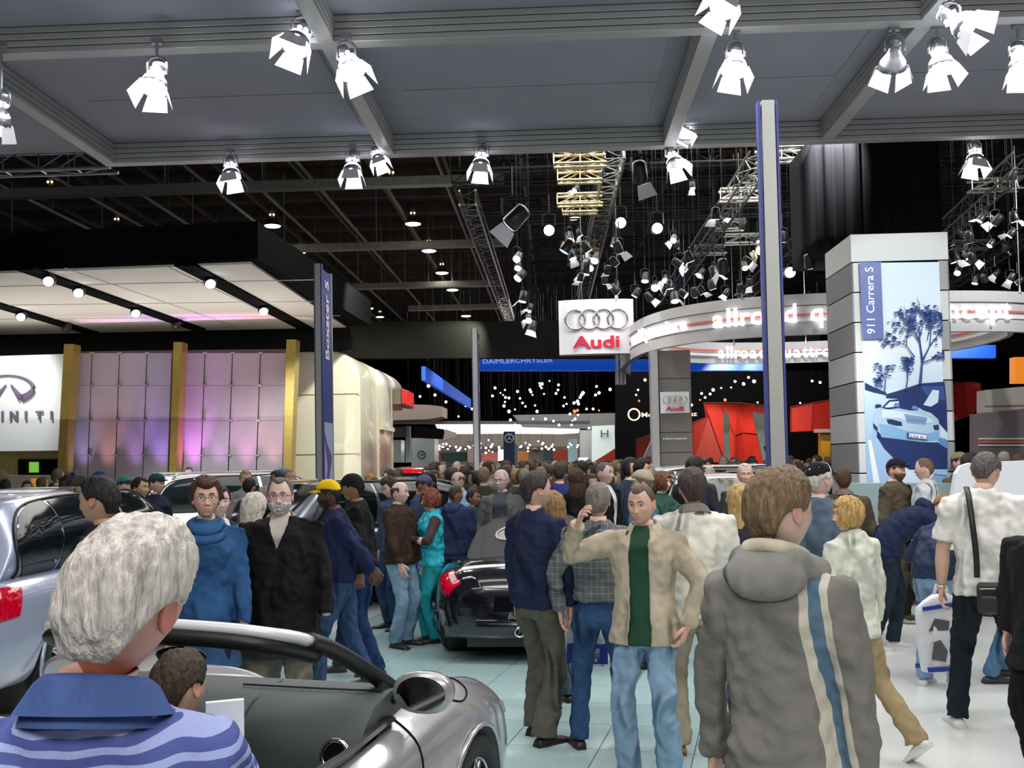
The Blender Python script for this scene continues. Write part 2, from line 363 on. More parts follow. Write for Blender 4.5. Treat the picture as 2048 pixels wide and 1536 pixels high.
# ================================================================== CANOPY LAMPS
m_lh = mat('lamp_housing', (.30, .31, .33), .35, .7)
m_lens = mat('lamp_glow', (1, 1, 1), .3, emit=(.93, .93, 1), es=26)
m_flap = mat('lamp_flap', (.80, .80, .84), .45, .2)
m_off = mat('lamp_dark_lens', (.05, .05, .06), .2)
m_rimglow = mat('lamp_vent_glow', (1, 1, 1), .3, emit=(.9, .9, 1), es=10)
def stage_lamp(loc, tilt=0, yaw=0, lit=True, sc=1, label=None, energy=60, hang=.3, doors=True, roll=0):
    """hangs from loc; tilt about local x (deg), yaw about z, roll about y"""
    root = empty('stage_lamp', loc, 0, label, 'lamp')
    root.scale = (sc, sc, sc)
    obj('hanger_rod', combine(tube([(0, 0, 0), (0, 0, hang+.02)], .014, 8), box((0, 0, hang), (.09, .05, .05))), m_lh, root)
    Rm = Matrix.Rotation(yaw, 3, 'Z') @ Matrix.Rotation(roll, 3, 'Y') @ Matrix.Rotation(tilt, 3, 'X'); pv = Vector((0, 0, -.13))
    T = lambda p: pv+Rm @ (Vector(p)-pv)
    def tr(vf): return [tuple(T(p)) for p in vf[0]], vf[1]
    obj('yoke', combine(tube([(-.085, 0, -.15), (-.08, 0, -.04), (-.05, 0, -.005), (0, 0, .004), (.05, 0, -.005), (.08, 0, -.04), (.085, 0, -.15)], .011, 6)), m_lh, root, True)
    rings = []
    for z, r in ((-.02, .03), (-.025, .05), (-.09, .055), (-.095, .045), (-.15, .05), (-.19, .07), (-.25, .11), (-.30, .125), (-.30, .118)):
        rings.append([(r*math.cos(a), r*math.sin(a), z) for a in np.linspace(0, 2*math.pi, 20, endpoint=False)])
    obj('housing', tr(loft(rings)), m_lh, root, True)
    if lit:
        obj('vent_glow', tr(combine(*[sph((.052*math.cos(a), .052*math.sin(a), -.13), (.022, .022, .014), 8, 5) for a in np.linspace(0, 6.28, 6, endpoint=False)])), m_rimglow, root, True)
        rg = [[(r*math.cos(a), r*math.sin(a), z) for a in np.linspace(0, 2*math.pi, 20, endpoint=False)] for z, r in ((-.195, .078), (-.225, .10))]
        obj('vent_ring', tr(loft(rg, True, False, False)), m_rimglow, root, True)
    obj('lens', tr(disc((0, 0, -.302), .115, n=24, th=.012)), m_lens if lit else m_off, root)
    if doors:
        for k, (a, op, wd) in enumerate(((0, 12, .11), (90, 20, .11), (180, 12, .11), (270, 20, .11))):
            A = Matrix.Rotation(R(a), 3, 'Z'); o_ = Matrix.Rotation(R(-op), 3, 'X')
            q = []
            for (x, z) in ((-wd*.75, 0), (wd*.75, 0), (wd*1.0, -.15), (-wd*1.0, -.15)):
                p = o_ @ Vector((x, 0, z)); p = Vector((p.x, p.y-.112, p.z-.30)); q.append(A @ p)
            nrm = (q[1]-q[0]).cross(q[2]-q[0]).normalized()*.004
            obj('barn_door', tr(extrude(q, nrm)), m_flap, root)
    if lit:
        d = Rm @ Vector((0, 0, -1)); o = spot('lamp_beam', Vector(loc)+(T((0, 0, -.33)))*sc, Vector(loc)+T((0, 0, -.33))*sc+d, energy, 100, (.96, .97, 1), .8, .10)
        o['kind'] = 'helper'
    return root
lamps = [ # px, py(center), beam row, tilt,yaw,roll(deg), scale
 (2, 180, 'S', 20, 0, 25, 1.0, 1, 'stage lamp cut by the left edge of the photo'),
 (314, 115, 'S', -22, 0, 4, 1.05, 1, 'stage lamp above the left aisle, hung from the nearer beam'),
 (604, 35, 'S', -28, 10, 20, 1.1, 1, 'stage lamp beside the beam crossing at the top left'),
 (692, 85, 'S', -22, 0, -22, 1.05, 1, 'stage lamp just right of the top left beam crossing'),
 (1470, 82, 'S', -18, 0, 10, 1.0, 1, 'stage lamp hung right of the middle beam on the nearer row'),
 (1460, -40, 'N', -30, 0, 32, 1.0, 1, 'tilted stage lamp cut by the top edge, middle right'),
 (1875, 75, 'S', -10, 0, -6, 1.0, 1, 'stage lamp left of the tilted one at the top right'),
 (1900, 5, 'N', -35, 10, -38, 1.0, 1, 'strongly tilted stage lamp near the top right corner'),
 (2036, 80, 'S', -20, 0, 0, 1.0, 1, 'stage lamp cut by the right edge of the photo'),
 (1788, 68, 'S', 40, 20, -30, 1.05, 0, 'unlit stage lamp under the right beam'),
 (461, 310, 'F', -18, 0, -8, 1.0, 1, 'stage lamp hung left of the two paired lamps on the far beam'),
 (705, 300, 'F', -12, 0, 0, 1.0, 1, 'larger stage lamp of the pair near the far beam crossing'),
 (752, 290, 'F', -25, 0, -20, .8, 1, 'smaller tilted stage lamp of the pair near the far beam crossing'),
 (963, 290, 'F', -15, 0, 5, 1.0, 1, 'stage lamp hung alone in the middle of the far beam'),
 (1343, 290, 'F', -25, 0, -14, 1.0, 1, 'lower stage lamp of two at the right of the far beam'),
 (1378, 245, 'F', -45, 0, 28, .75, 1, 'upper tilted stage lamp of two at the right of the far beam'),
 (1949, 282, 'F', -18, 0, 10, 1.0, 1, 'stage lamp right of the black draped pillar on the far beam'),
]
for (px, py, row, ti, ya, ro, sc, lit, lb) in lamps:
    v = {'S': vS, 'F': vF, 'N': vS-.9}[row]; Y = (HH*v).y
    p = P(px, py, Y-.0)
    top = ZB - p.z
    stage_lamp(p, R(ti), R(ya), bool(lit), sc*1.05, lb, 34, max(.05, top/(sc*1.05)), True, R(ro))
# ---- bell lamps of the left hall
m_can = mat('spot_can', (.03, .03, .035), .35, .3)
m_bell = mat('bell_shade', (.10, .07, .05), .4, .2)
m_bglow = mat('bell_glow', (1, 1, .9), .3, emit=(1, .98, .85), es=9)
m_warm = mat('warm_glow', (1, .8, .4), .3, emit=(1, .75, .35), es=6)
wire_m = mesh('hanger_wire', tube([(0, 0, 0), (0, 0, 1)], .004, 3), m_can)
def wire(root, z0=0):
    w_ = obj('hanger_wire', wire_m, parent=root); w_.location.z = z0; k_ = root.scale[0]; w_.scale = (1, 1, max(.1, (ZC+.15-root.location.z)/k_-z0))
def bell(loc, sc, label, group):
    root = empty('bell_lamp', loc, 0, label, 'lamp', group); root.scale = (sc,)*3
    rg = [[(r*math.cos(a), r*math.sin(a), z) for a in np.linspace(0, 2*math.pi, 16, endpoint=False)] for z, r in ((.02, .10), (0, .12), (-.15, .2), (-.34, .30), (-.36, .30))]
    obj('shade', loft(rg, True, True, False), m_bell, root, True)
    obj('diffuser', sph((0, 0, -.36), (.30, .30, .05), 16, 6), m_bglow, root, True)
    obj('ballast', combine(box((0, 0, .14), (.14, .14, .16)), tube([(0, 0, .2), (0, 0, 1.2)], .01, 5)), m_lh, root)
    obj('side_glow', combine(sph((-.06, -.09, .04), .035, 8, 5), sph((.07, -.09, .04), .035, 8, 5)), m_warm, root); wire(root, .2)
BELLS = ((102, 390, 38), (235, 460, 32), (545, 452, 33), (783, 370, 36), (826, 448, 32), (858, 502, 29), (884, 546, 26), (905, 580, 24), (932, 632, 20), (737, 617, 20), (760, 634, 16), (357, 505, 24), (474, 510, 26), (44, 515, 22), (600, 505, 22), (698, 585, 22), (640, 610, 18), (1150, 437, 28))
BO = {b: i for i, b in enumerate(sorted(BELLS))}
ORDB = ['leftmost', 'second', 'third', 'fourth', 'fifth', 'sixth', 'seventh', 'eighth', 'ninth', 'tenth', 'eleventh', 'twelfth', 'thirteenth', 'fourteenth', 'fifteenth', 'sixteenth', 'seventeenth', 'rightmost']
for (px, py, w) in BELLS:
    Y = 0.6*2000/w; sc = 1.0
    while P(px, py, Y).z > 8.6: Y *= .97; sc *= .97
    p = P(px, py, Y); bell(p+Vector((0, 0, .36*sc)), sc, 'bell shaped high bay lamp, %s counting from the left edge' % ORDB[BO[(px, py, w)]], 'bell lamps in the left hall')
# ---- small spot fixtures in the middle and right hall
m_lit = [mat('spot_glow_white', (1, 1, 1), .3, emit=(1, .97, .95), es=9), mat('spot_glow_lilac', (1, 1, 1), .3, emit=(.85, .8, 1), es=9), mat('spot_glow_warm', (1, 1, 1), .3, emit=(1, .75, .4), es=7), mat('spot_glow_blue', (.2, .5, 1), .3, emit=(.15, .4, 1), es=6), mat('spot_glow_red', (1, .1, .03), .3, emit=(1, .07, .02), es=7)]
def canmesh():
    rg = [[(r*math.cos(a), r*math.sin(a), z) for a in np.linspace(0, 2*math.pi, 12, endpoint=False)] for z, r in ((.22, .04), (.2, .085), (0, .1), (-.04, .1))]
    return loft(rg, True, True, False)
cm_ = mesh('spot_housing', canmesh(), m_can, True)
lens_m = [mesh('spot_lens', disc((0, 0, -.035), .09, n=12, th=.02), m, False) for m in m_lit]
flap_m = [mesh('spot_flap', extrude([Vector((-.09, -.1, -.05)), Vector((.09, -.1, -.05)), Vector((.13, -.19, -.2)), Vector((-.13, -.19, -.2))], (0, -.004, .001)), m_flap)]
yoke_m = mesh('spot_yoke', tube([(-.11, 0, .08), (-.11, 0, .26), (0, 0, .3), (.11, 0, .26), (.11, 0, .08)], .012, 5), m_can)
clip_m = mesh('spot_hook', tube([(0, 0, .28), (0, 0, .62)], .014, 5), m_can)
nsp = [0]
def can(px, py, Y, sc=1, c=0, aim=None, flap=True, label='small black spotlight on the trusses over the middle hall', group='spotlights on the middle trusses'):
    root = empty('spotlight', P(px, py, Y), 0, label, 'spotlight', group); root.scale = (sc,)*3; nsp[0] += 1
    tx, ty, tz = aim if aim else (random.uniform(-40, 40), random.uniform(-50, 50), random.uniform(0, 360))
    rot = (R(tx), R(ty), R(tz))
    for n_, me in (('housing', cm_), ('lens', lens_m[c])):
        o = obj(n_, me, parent=root); o.rotation_euler = rot
    if flap: o = obj('barn_door', flap_m[0], parent=root); o.rotation_euler = rot
    wire(root, .5); obj('yoke', yoke_m, parent=root).rotation_euler.z = R(tz); obj('hook', clip_m, parent=root)
    return root
named = [(1241, 446, 1, 'bright lilac spotlight straight above the square hanging sign right corner'), (1098, 461, 0, 'round glowing spotlight above the square hanging sign left corner'), (1314, 457, 0, 'round glowing spotlight right of the lilac one'), (1579, 545, 0, 'glowing spotlight just right of the tallest pole')]
for (px, py, c, lb) in named:
    can(px, py, 17, 1.0, c, (-82, 0, 0), False, lb, None)
can(1024, 445, 15, 1.4, 0, (35, 40, 20), True, 'large tilted black spotlight under the blue light streak', None)
can(1280, 355, 15, 1.2, 0, (40, -20, 10), True, 'black spotlight left of the paired canopy lamps', None)
ORD = ['leftmost', 'second from left', 'third from left', 'fourth from left', 'fifth from left', 'sixth from left', 'seventh from left', 'eighth from left', 'ninth from left', 'tenth from left', 'eleventh from left', 'twelfth from left', 'thirteenth from left', 'fourteenth from left', 'fifteenth from left', 'sixteenth from left', 'seventeenth from left', 'eighteenth from left', 'nineteenth from left', 'twentieth from left', 'twenty-first from left', 'twenty-second from left', 'twenty-third from left', 'rightmost but one', 'rightmost']
def zone_label(pts):
    zs = {}
    for p in pts:
        z = ('dark truss left of the hanging sign' if p[0] < 1110 else 'trusses just above the hanging sign' if p[0] < 1275 else 'trusses left of the tallest pole' if p[0] < 1540 else 'trusses between tall pole and poster column' if p[0] < 1700 else 'trusses right of the poster column') + (', upper half' if p[1] < 505 else ', lower half')
        zs.setdefault(z, []).append(p)
    out = {}
    for z, ps in zs.items():
        for i, p in enumerate(sorted(ps)): out[p] = ('spotlight %s on the %s' % (ORD[i], z))
    return out
hand = [(1347,480),(1352,492),(1150,380),(1232,528),(1238,502),(1228,490),(1036,535),(1034,517),(1037,555),(1045,600),(1057,640),(1062,660),(1058,620),(1170,545),(1180,535),(1160,560),(1210,565),(1234,582),(1300,598),(1215,545),(1485,455),(1500,525),(1490,535),(1447,540),(1430,550),(1400,550),(1425,575),(1405,585),(1390,590),(1370,590),(1350,600),(1515,485),(1520,500),(1590,425),(1600,480),(1620,530),(1617,515),(1655,510),(1605,485),(1430,435),(1445,440),(1385,375),(1590,470),(1565,480),(1960,440),(1975,430),(1990,445),(2030,440),(2020,470),(1935,515),(1930,500),(1945,520),(1970,560),(1950,565),(1990,550),(2020,560),(2035,565),(1925,470),(1940,480),(1910,520),(1915,545),(2025,355),(1980,490),(2010,500),(1330,560),(1340,575),(1310,575),(1290,560),(1270,590),(1190,520),(1145,515),(1130,500),(1140,480),(1175,500),(1160,470),(1380,520),(1360,530),(1450,590),(1480,580),(1500,570)]
ZL = zone_label(hand)
for i, (px, py) in enumerate(hand):
    right = px > 1280
    can(px, py, random.uniform(14.5, 20), random.uniform(.5, .85), random.choice([0, 0, 0, 1, 1, 2] if right else [0, 0, 1, 2, 3]), None, random.random() < .7, ZL[(px, py)])
# starry far spots
far_l = [(923,700+59,4),(936,749,2),(953,801,3),(1005,780,0)]
def far_spot(px, py, c, Y=38, s=1.5, g='far spotlights over the distant stands'):
    root = obj('spotlight', P_M(s, c), None, label='tiny glowing spotlight in the dark over the distant stands', cat='spotlight', group=g)
    root.location = P(px, py, Y); wire(root, .03); return root
_pm = {}
def P_M(s, c):
    k = (round(s, 1), c)
    if k not in _pm:
        VF = combine(disc((0, -.02, 0), .055*s, Matrix.Rotation(R(90), 3, 'X'), 10, .03))
        v2 = tube([(0, 0, 0), (0, .12*s, .05*s)], [.06*s, .035*s], 8)
        me = mesh('spot', combine(VF, v2), [m_lit[c], m_can]); nf = len(VF[1])
        for i, p in enumerate(me.polygons): p.material_index = 0 if i < nf else 1
        _pm[k] = me
    return _pm[k]
star = [(817,793,1),(840,793,1),(1010,780,0),(892,804,2),(917,833,3),(931,812,2),(944,818,2),(985,792,0),(990,776,0),(1001,786,2),(1006,790,0),(1011,795,0),(1018,796,0),(1035,783,0),(1062,784,0),(1060,780,0),(1065,790,0),(1080,772,0),(1083,776,0),(1088,788,0),(1117,770,0),(1116,780,0),(1112,787,0),(1129,795,0),(1140,828,0),(1148,806,0),(1157,808,0),(1166,786,0),(1163,790,0),(1160,795,0),(1156,830,0),(1149,823,4),(1155,821,4),(1193,773,0),(1198,786,0),(1191,790,0),(1220,779,0),(1186,818,2),(1173,818,0),(1155,803,0),(1133,808,0),(1127,812,0),(1045,806,0),(1051,813,0),(1008,812,0),(1010,804,0),(1018,823,0),(1030,819,3),(1074,823,0),(1070,811,0),(1040,797,0),(1084,768,0),(1079,767,3),(1099,762,3),(1021,840,0),(1026,846,0),(1030,850,0),(1035,854,0),(1066,838,0),(1091,838,0),(1107,842,0),(1095,845,0),(1118,850,0),(1143,850,0),(1145,842,0),(1150,838,0),(1178,856,0),(1147,845,0),(1187,819,4),(1198,821,4),(870,790,2),(857,772,0),(855,765,0),(1278,802,4),(1276,780,0),(1272,790,0),(1410,795,0),(1420,788,0),(1426,780,0),(1400,800,4),(1383,810,0),(1450,800,4),(1470,763,0),(1487,768,0),(1508,763,0),(1497,755,0),(1530,772,0),(1515,805,2),(1600,806,2),(1442,776,0),(1403,787,0),(1462,775,0),(1512,740,0),(1511,731,1),(1624,762,0),(1640,765,0),(1300,770,0),(1290,760,2)]
for (px, py, c) in star: far_spot(px, py, c, random.uniform(32, 44), random.choice([.55, .75, .95]))
for i in range(60):
    far_spot(random.uniform(860, 1160), random.gauss(893, 5), random.choice([0, 0, 2, 1]), 49, random.choice([.7, 1.0]), 'far spotlights over the distant stands')
# ================================================================== STANDS, SIGNS, COLUMNS
def PV(px, py, v):
    d = ray(px, py); return CP + d*((v-CP.dot(HH))/d.dot(HH))
def slab(poly, v, th=.1, dv=None):
    """prism of pixel-outlined panel standing in the hall plane v (or per-corner v)"""
    pts = [PV(x, y, dv[i] if dv else v) for i, (x, y) in enumerate(poly)]
    n = Vector((0, 0, 0))
    for i in range(len(pts)): n += pts[i].cross(pts[(i+1) % len(pts)])
    n.normalize()
    if n.dot(HH) < 0: n = -n
    return extrude(pts, n*th)
def rect(x0, y0, x1, y1): return [(x0, y0), (x1, y0), (x1, y1), (x0, y1)]
def lab(o, l, c, g=None): return tag(o, l, c, g)
def textP(s, px, py, v, hpx, m, parent=None, ext=.02, wpx=None, name='lettering', off=.0, ax=None, bold=0, shear=0):
    """lettering of cap height hpx pixels centred on pixel, in plane v"""
    c = PV(px, py, v-off); sz = hpx/F_PX*v/.70
    vf = text_vf(s, sz, ext, None, bold=bold*sz, shear=shear)
    if wpx:
        xs = [p[0] for p in vf[0]]; k = (wpx/F_PX*v)/(max(xs)-min(xs)); vf = ([(p[0]*k, p[1], p[2]) for p in vf[0]], vf[1])
    M = frame(c, ax or HT, Vector((0, 0, 1)))
    return obj(name, ([tuple(M @ Vector(p)) for p in vf[0]], vf[1]), m, parent)
m_gp = mat('gold_post', (.42, .30, .07), .35, .5, var=.1)
m_pan = mat('frosted_panel', (.34, .30, .34), .5, var=.04)
m_soff = mat('cream_soffit', (.86, .82, .76), .9, var=.04, vscale=.8)
m_signw = mat('sign_white', (.9, .92, .92), .5)
m_lilac = mat('dark_mauve', (.16, .12, .20), .5)
# --- left stand with purple-lit panels
wall = empty('panel_wall', PV(350, 940, 22), 0, 'high wall of frosted panels lit purple from below behind the left cars', 'wall')
wi = Matrix.Translation(-wall.location)
cols = [(140, 184), (184, 239), (239, 294), (294, 344), (362, 410), (410, 465), (465, 521), (521, 573)]
rows = [706, 771, 841, 911, 982]
for (a, b) in cols:
    for r in range(4):
        s0 = -(rows[r]-706)*.036; s1 = -(rows[r+1]-706)*.036
        obj('panel', slab([(a+1+s0, rows[r]+.3), (b-1+s0, rows[r]+.3), (b-1+s1, rows[r+1]-.3), (a+1+s1, rows[r+1]-.3)], 22, .05), m_pan, wall).matrix_parent_inverse = wi
for (a, b) in cols[:3]+cols[4:7]:
    for y in rows[:4]:
        x = b-(y-706)*.036
        obj('clip', slab(rect(x-4, y-2, x+4, y+2), 21.95, .05), mat('clip_metal', (.5, .5, .42), .3, .8), wall).matrix_parent_inverse = wi
obj('backing', slab([(136, 703), (592, 698), (575, 990), (120, 990)], 22.15, .1), mat('wall_backing', (.16, .14, .11), .8), wall).matrix_parent_inverse = wi
for (x0, x1, yt, sh, lb) in ((128, 147, 688, -15, 'leftmost gold post beside the white logo wall'), (347, 364, 684, -10, 'middle gold post between the purple panels'), (573, 592, 679, -8, 'rightmost gold post beside the cream pavilion')):
    pts = [(x0, yt), (x1, yt), (x1-2+sh*.6, 850), (x1-4+sh, 985), (x0+sh, 985), (x0+sh*.6, 850)]
    lab(obj('post', slab(pts, 21.5, .35), m_gp), lb, 'post')
logo = empty('logo_wall', PV(20, 940, 21.9), 0, 'brightly lit white wall with an oval car emblem and spaced dark letters', 'sign'); li = Matrix.Translation(-logo.location)
obj('face', slab([(-130, 716), (128, 708), (116, 901), (-140, 904)], 21.9, .12), m_signw, logo).matrix_parent_inverse = li
arc = []
for i in range(25):
    a = R(-58+i*(296/24)); th = 5.5+3.5*math.sin(a)*-1
    arc.append((16+50*math.cos(a), 776-25*math.sin(a), th))
pp = [PV(x, y, 21.85) for x, y, _ in arc]
obj('emblem', combine(tube(pp, [(t/2000*21, .02) for _, _, t in arc], 8, side=(0, 0, 1)), tube([PV(42, 797, 21.85), PV(22, 770, 21.85)], [.07, .02], 8), tube([PV(-10, 797, 21.85), PV(12, 770, 21.85)], [.07, .02], 8)), m_lilac, logo, True).matrix_parent_inverse = li
for ch, x in zip('INFINITI', (-64, -40, -16, 5, 28, 52, 79, 103)):
    textP(ch, x, 832, 21.85, 17, m_lilac, logo, .02, name='letter', bold=.03).matrix_parent_inverse = li
# room opening under the logo wall
m_tan = mat('tan_wall', (.42, .34, .13), .7, var=.1)
rm = obj('reception_wall', slab([(-130, 900), (118, 900), (112, 985), (-130, 985)], 22.6, .1), m_tan); lab(rm, 'tan reception wall under the white logo wall', 'wall')
obj('dark_opening', slab(rect(36, 918, 113, 955), 22.55, .04), m_black, rm)
obj('screen', slab(rect(58, 924, 76, 945), 22.5, .04), mat('green_screen', (.2, .5, .05), .5, emit=(.25, .7, .08), es=.6), rm)
lab(obj('reception_counter', slab(rect(-60, 951, 128, 985), 19.6, .5), mat('counter_grey', (.42, .42, .36), .5)), 'pale grey reception counter below the tan wall', 'counter')
lab(obj('poster', slab(rect(62, 957, 75, 973), 19.5, .03), mat('orange_print', (.85, .42, .05), .6, emit=(1, .45, .05), es=.3)), 'small orange poster on the grey reception counter', 'poster')
# soffit
ZS = 5.15
sof = [PZ(-160, 553, ZS), PZ(502, 528, ZS), PZ(692, 655, ZS), PZ(-160, 673, ZS)]
so = empty('illuminated_soffit', sof[1], 0, 'large cream ceiling panel of the purple-lit stand with black lamp tracks', 'ceiling panel'); si = Matrix.Translation(-so.location)
obj('panel_sheet', extrude(sof, (0, 0, .04)), m_soff, so).matrix_parent_inverse = si
big = [sof[0], sof[1]+Vector((.15, -.15, 0)), sof[2]+Vector((.6, .1, 0)), sof[3]+Vector((0, .3, 0))]
obj('fascia', extrude([p+Vector((0, 0, .05)) for p in big], (0, 0, .62)), m_black, so).matrix_parent_inverse = si
for (a, b) in (((51, 540), (398, 661)), ((369, 532), (612, 659)), ((-40, 602), (185, 668))):
    p, q = PZ(*a, ZS-.04), PZ(*b, ZS-.04); t = (q-p).normalized(); s_ = t.cross(Vector((0, 0, 1)))*.17
    obj('lamp_track', extrude([p-s_, p+s_, q+s_, q-s_], (0, 0, .05)), m_black, so).matrix_parent_inverse = si
for (a, b) in (((330, 532), (560, 640)), ((130, 537), (470, 653)), ((-60, 575), (640, 560)), ((-60, 612), (650, 603)), ((-60, 640), (680, 632))):
    p, q = PZ(*a, ZS-.012), PZ(*b, ZS-.012); t = (q-p).normalized(); s_ = t.cross(Vector((0, 0, 1)))*.012
    obj('seam', extrude([p-s_, p+s_, q+s_, q-s_], (0, 0, .012)), mat('soffit_seam', (.6, .58, .52), .9), so).matrix_parent_inverse = si
for (x, y) in ((98, 563), (158, 586), (272, 627), (421, 568), (527, 623), (43, 634), (352, 652), (133, 658)):
    q = PZ(x, y, ZS-.15); lit = (x, y) not in ((352, 652), (133, 658))
    r_ = empty('track_spotlight', q, 0, 'small spotlight under the cream soffit, %s' % {98: 'upper left on the middle track', 158: 'second on the middle track', 272: 'third on the middle track', 421: 'upper one on the right track', 527: 'lower one on the right track', 43: 'bright one on the left track', 352: 'unlit one ending the middle track', 133: 'unlit one ending the left track'}[x], 'spotlight', 'spotlights on the soffit tracks')
    obj('housing', combine(sph((0, 0, .03), (.12, .12, .1), 10, 6), tube([(0, 0, .05), (0, 0, .16)], .03, 6)), m_can, r_, True)
    if lit: obj('lens', sph((.02, -.07, -.01), (.09, .07, .08), 10, 6), m_lit[1], r_)
lab(obj('header_wall', slab([(-200, 660), (700, 655), (700, 700), (600, 702), (590, 700), (130, 707), (-200, 712)], 24.2, .3), mat('header_black', (.012, .012, .012), .9)), 'black header wall above the frosted purple panels', 'wall')
lab(obj('header_wall', slab(rect(560, 642, 1640, 716), 27.5, .3), mat('header_grey', (.016, .016, .014), .9, spec=.1)), 'long dark grey header wall behind the hanging square sign', 'wall')
for x in (800, 700, 930):
    p = PV(x, 655, 26.9); spot('header_lamp', p+Vector((0, -.6, .4)), p+Vector((0, .3, -1.3)), 25, 80, (1, .95, .8))
# lights for this stand
area('soffit_uplight', sum((p for p in sof), Vector())/4+Vector((0, 0, -2.2)), 9, 95, (1, .93, .82), (R(180), 0, 0), 4, 160)
for i, (a, b) in enumerate(cols):
    c = [(.6, .5, 1), (1, .45, .42), (.7, .35, 1), (.45, .25, 1), (.85, .2, 1), (.8, .3, .9), (1, .3, .75), (1, .4, .45)][i]
    e = [30, 30, 30, 50, 90, 34, 44, 34][i]
    p = PV((a+b)/2-9, 1000, 21.62); spot('panel_uplight', p, p+HH*.22+Vector((0, 0, 1.5)), e*6, 38, c, .9, .06)
p = PV(10, 740, 20.4); spot('sign_spot', p+Vector((0, -.5, 1.0)), PV(10, 800, 21.9), 260, 75, (.95, 1, 1), .7)
# --- cream rounded pavilion
m_cream = mat('cream_shell', (.80, .77, .60), .35, var=.03, vscale=1, coat=.3)
def pavil(v0, v1, X1, ztop, zb, X0=-9.5, r=.75):
    prof = [(X0, zb), (X0, ztop)]
    for i in range(9):
        a = R(90-i*90/8); prof.append((X1-r+r*math.cos(a), ztop-r+r*math.sin(a)))
    prof.append((X1, zb+.25 if zb < .1 else zb)); prof.append((X1-.2, zb))
    rings = []
    for v, ins in ((v0, .12), (v0+.05, .03), (v0+.15, 0), (v1-.15, 0), (v1-.05, .03), (v1, .12)):
        rings.append([tuple(hall(x-(ins if x > X0 else 0), v, z-(ins if z > .3 else 0))) for x, z in prof])
    return loft(rings)
Xr = toH(PV(722, 800, 24))[0]
pv = empty('cream_pavilion', hall(Xr, 24, 0), 0, 'cream pavilion with rounded shoulders behind the tall banner pole', 'pavilion'); pi_ = Matrix.Translation(-pv.location)
for k, (v0, v1, x, zt, zb) in enumerate(((24, 26.2, Xr, 4.62, 0), (26.3, 28.4, Xr+.02, 4.62, 0), (28.5, 30.8, Xr+.05, 4.62, 3.6))):
    o = obj('shell_segment', pavil(v0, v1, x, zt, zb), m_cream, pv, True); o.matrix_parent_inverse = pi_
    es = o.modifiers.new('e', 'EDGE_SPLIT'); es.split_angle = R(40)
for z in (3.55, 2.1):
    obj('joint', hbox(-9.5, Xr-.02, 23.985, 24.0, z, z+.012), mat('joint_brown', (.4, .33, .22), .7), pv).matrix_parent_inverse = pi_
for vv in (26.25, 28.45): obj('rib', hbox(Xr-.3, Xr+.04, vv-.05, vv+.05, .1, 3.9), m_cream, pv).matrix_parent_inverse = pi_
obj('ledge', hbox(Xr-.1, Xr+.12, 26.35, 27.2, 2.75, 2.86), m_cream, pv).matrix_parent_inverse = pi_
obj('ledge', hbox(Xr-.1, Xr+.12, 27.4, 28.3, 2.75, 2.86), m_cream, pv).matrix_parent_inverse = pi_
sg = obj('name_sign', hbox(Xr+.05, Xr+.25, 28.6, 31.2, 3.55, 4.0), mat('sign_brown', (.35, .3, .2), .6)); lab(sg, 'red lettered sign on the side of the cream pavilion', 'sign')
M = frame(hall(Xr+.27, 29.9, 3.78), HH, Vector((0, 0, 1))); tv = text_vf('NISSAN', .62, .04)
obj('lettering', ([tuple(M @ Vector(p)) for p in tv[0]], tv[1]), mat('red_letters', (.75, .03, .03), .5, emit=(1, .05, .03), es=.5), sg)
lab(obj('low_ledge', hbox(-9.5, Xr+.4, 23.4, 23.6, 0, .8), mat('ledge_yellow', (.6, .5, .1), .6)), 'low yellow ledge at the foot of the cream pavilion', 'ledge')
spot('pavilion_lamp', hall(Xr+1.5, 21.5, 6.5), hall(Xr-1.0, 24.5, 2.8), 900, 90, (1, .98, .85)); spot('pavilion_lamp', hall(Xr+3, 27, 6), hall(Xr, 27.2, 2.8), 500, 90, (1, 1, .85))
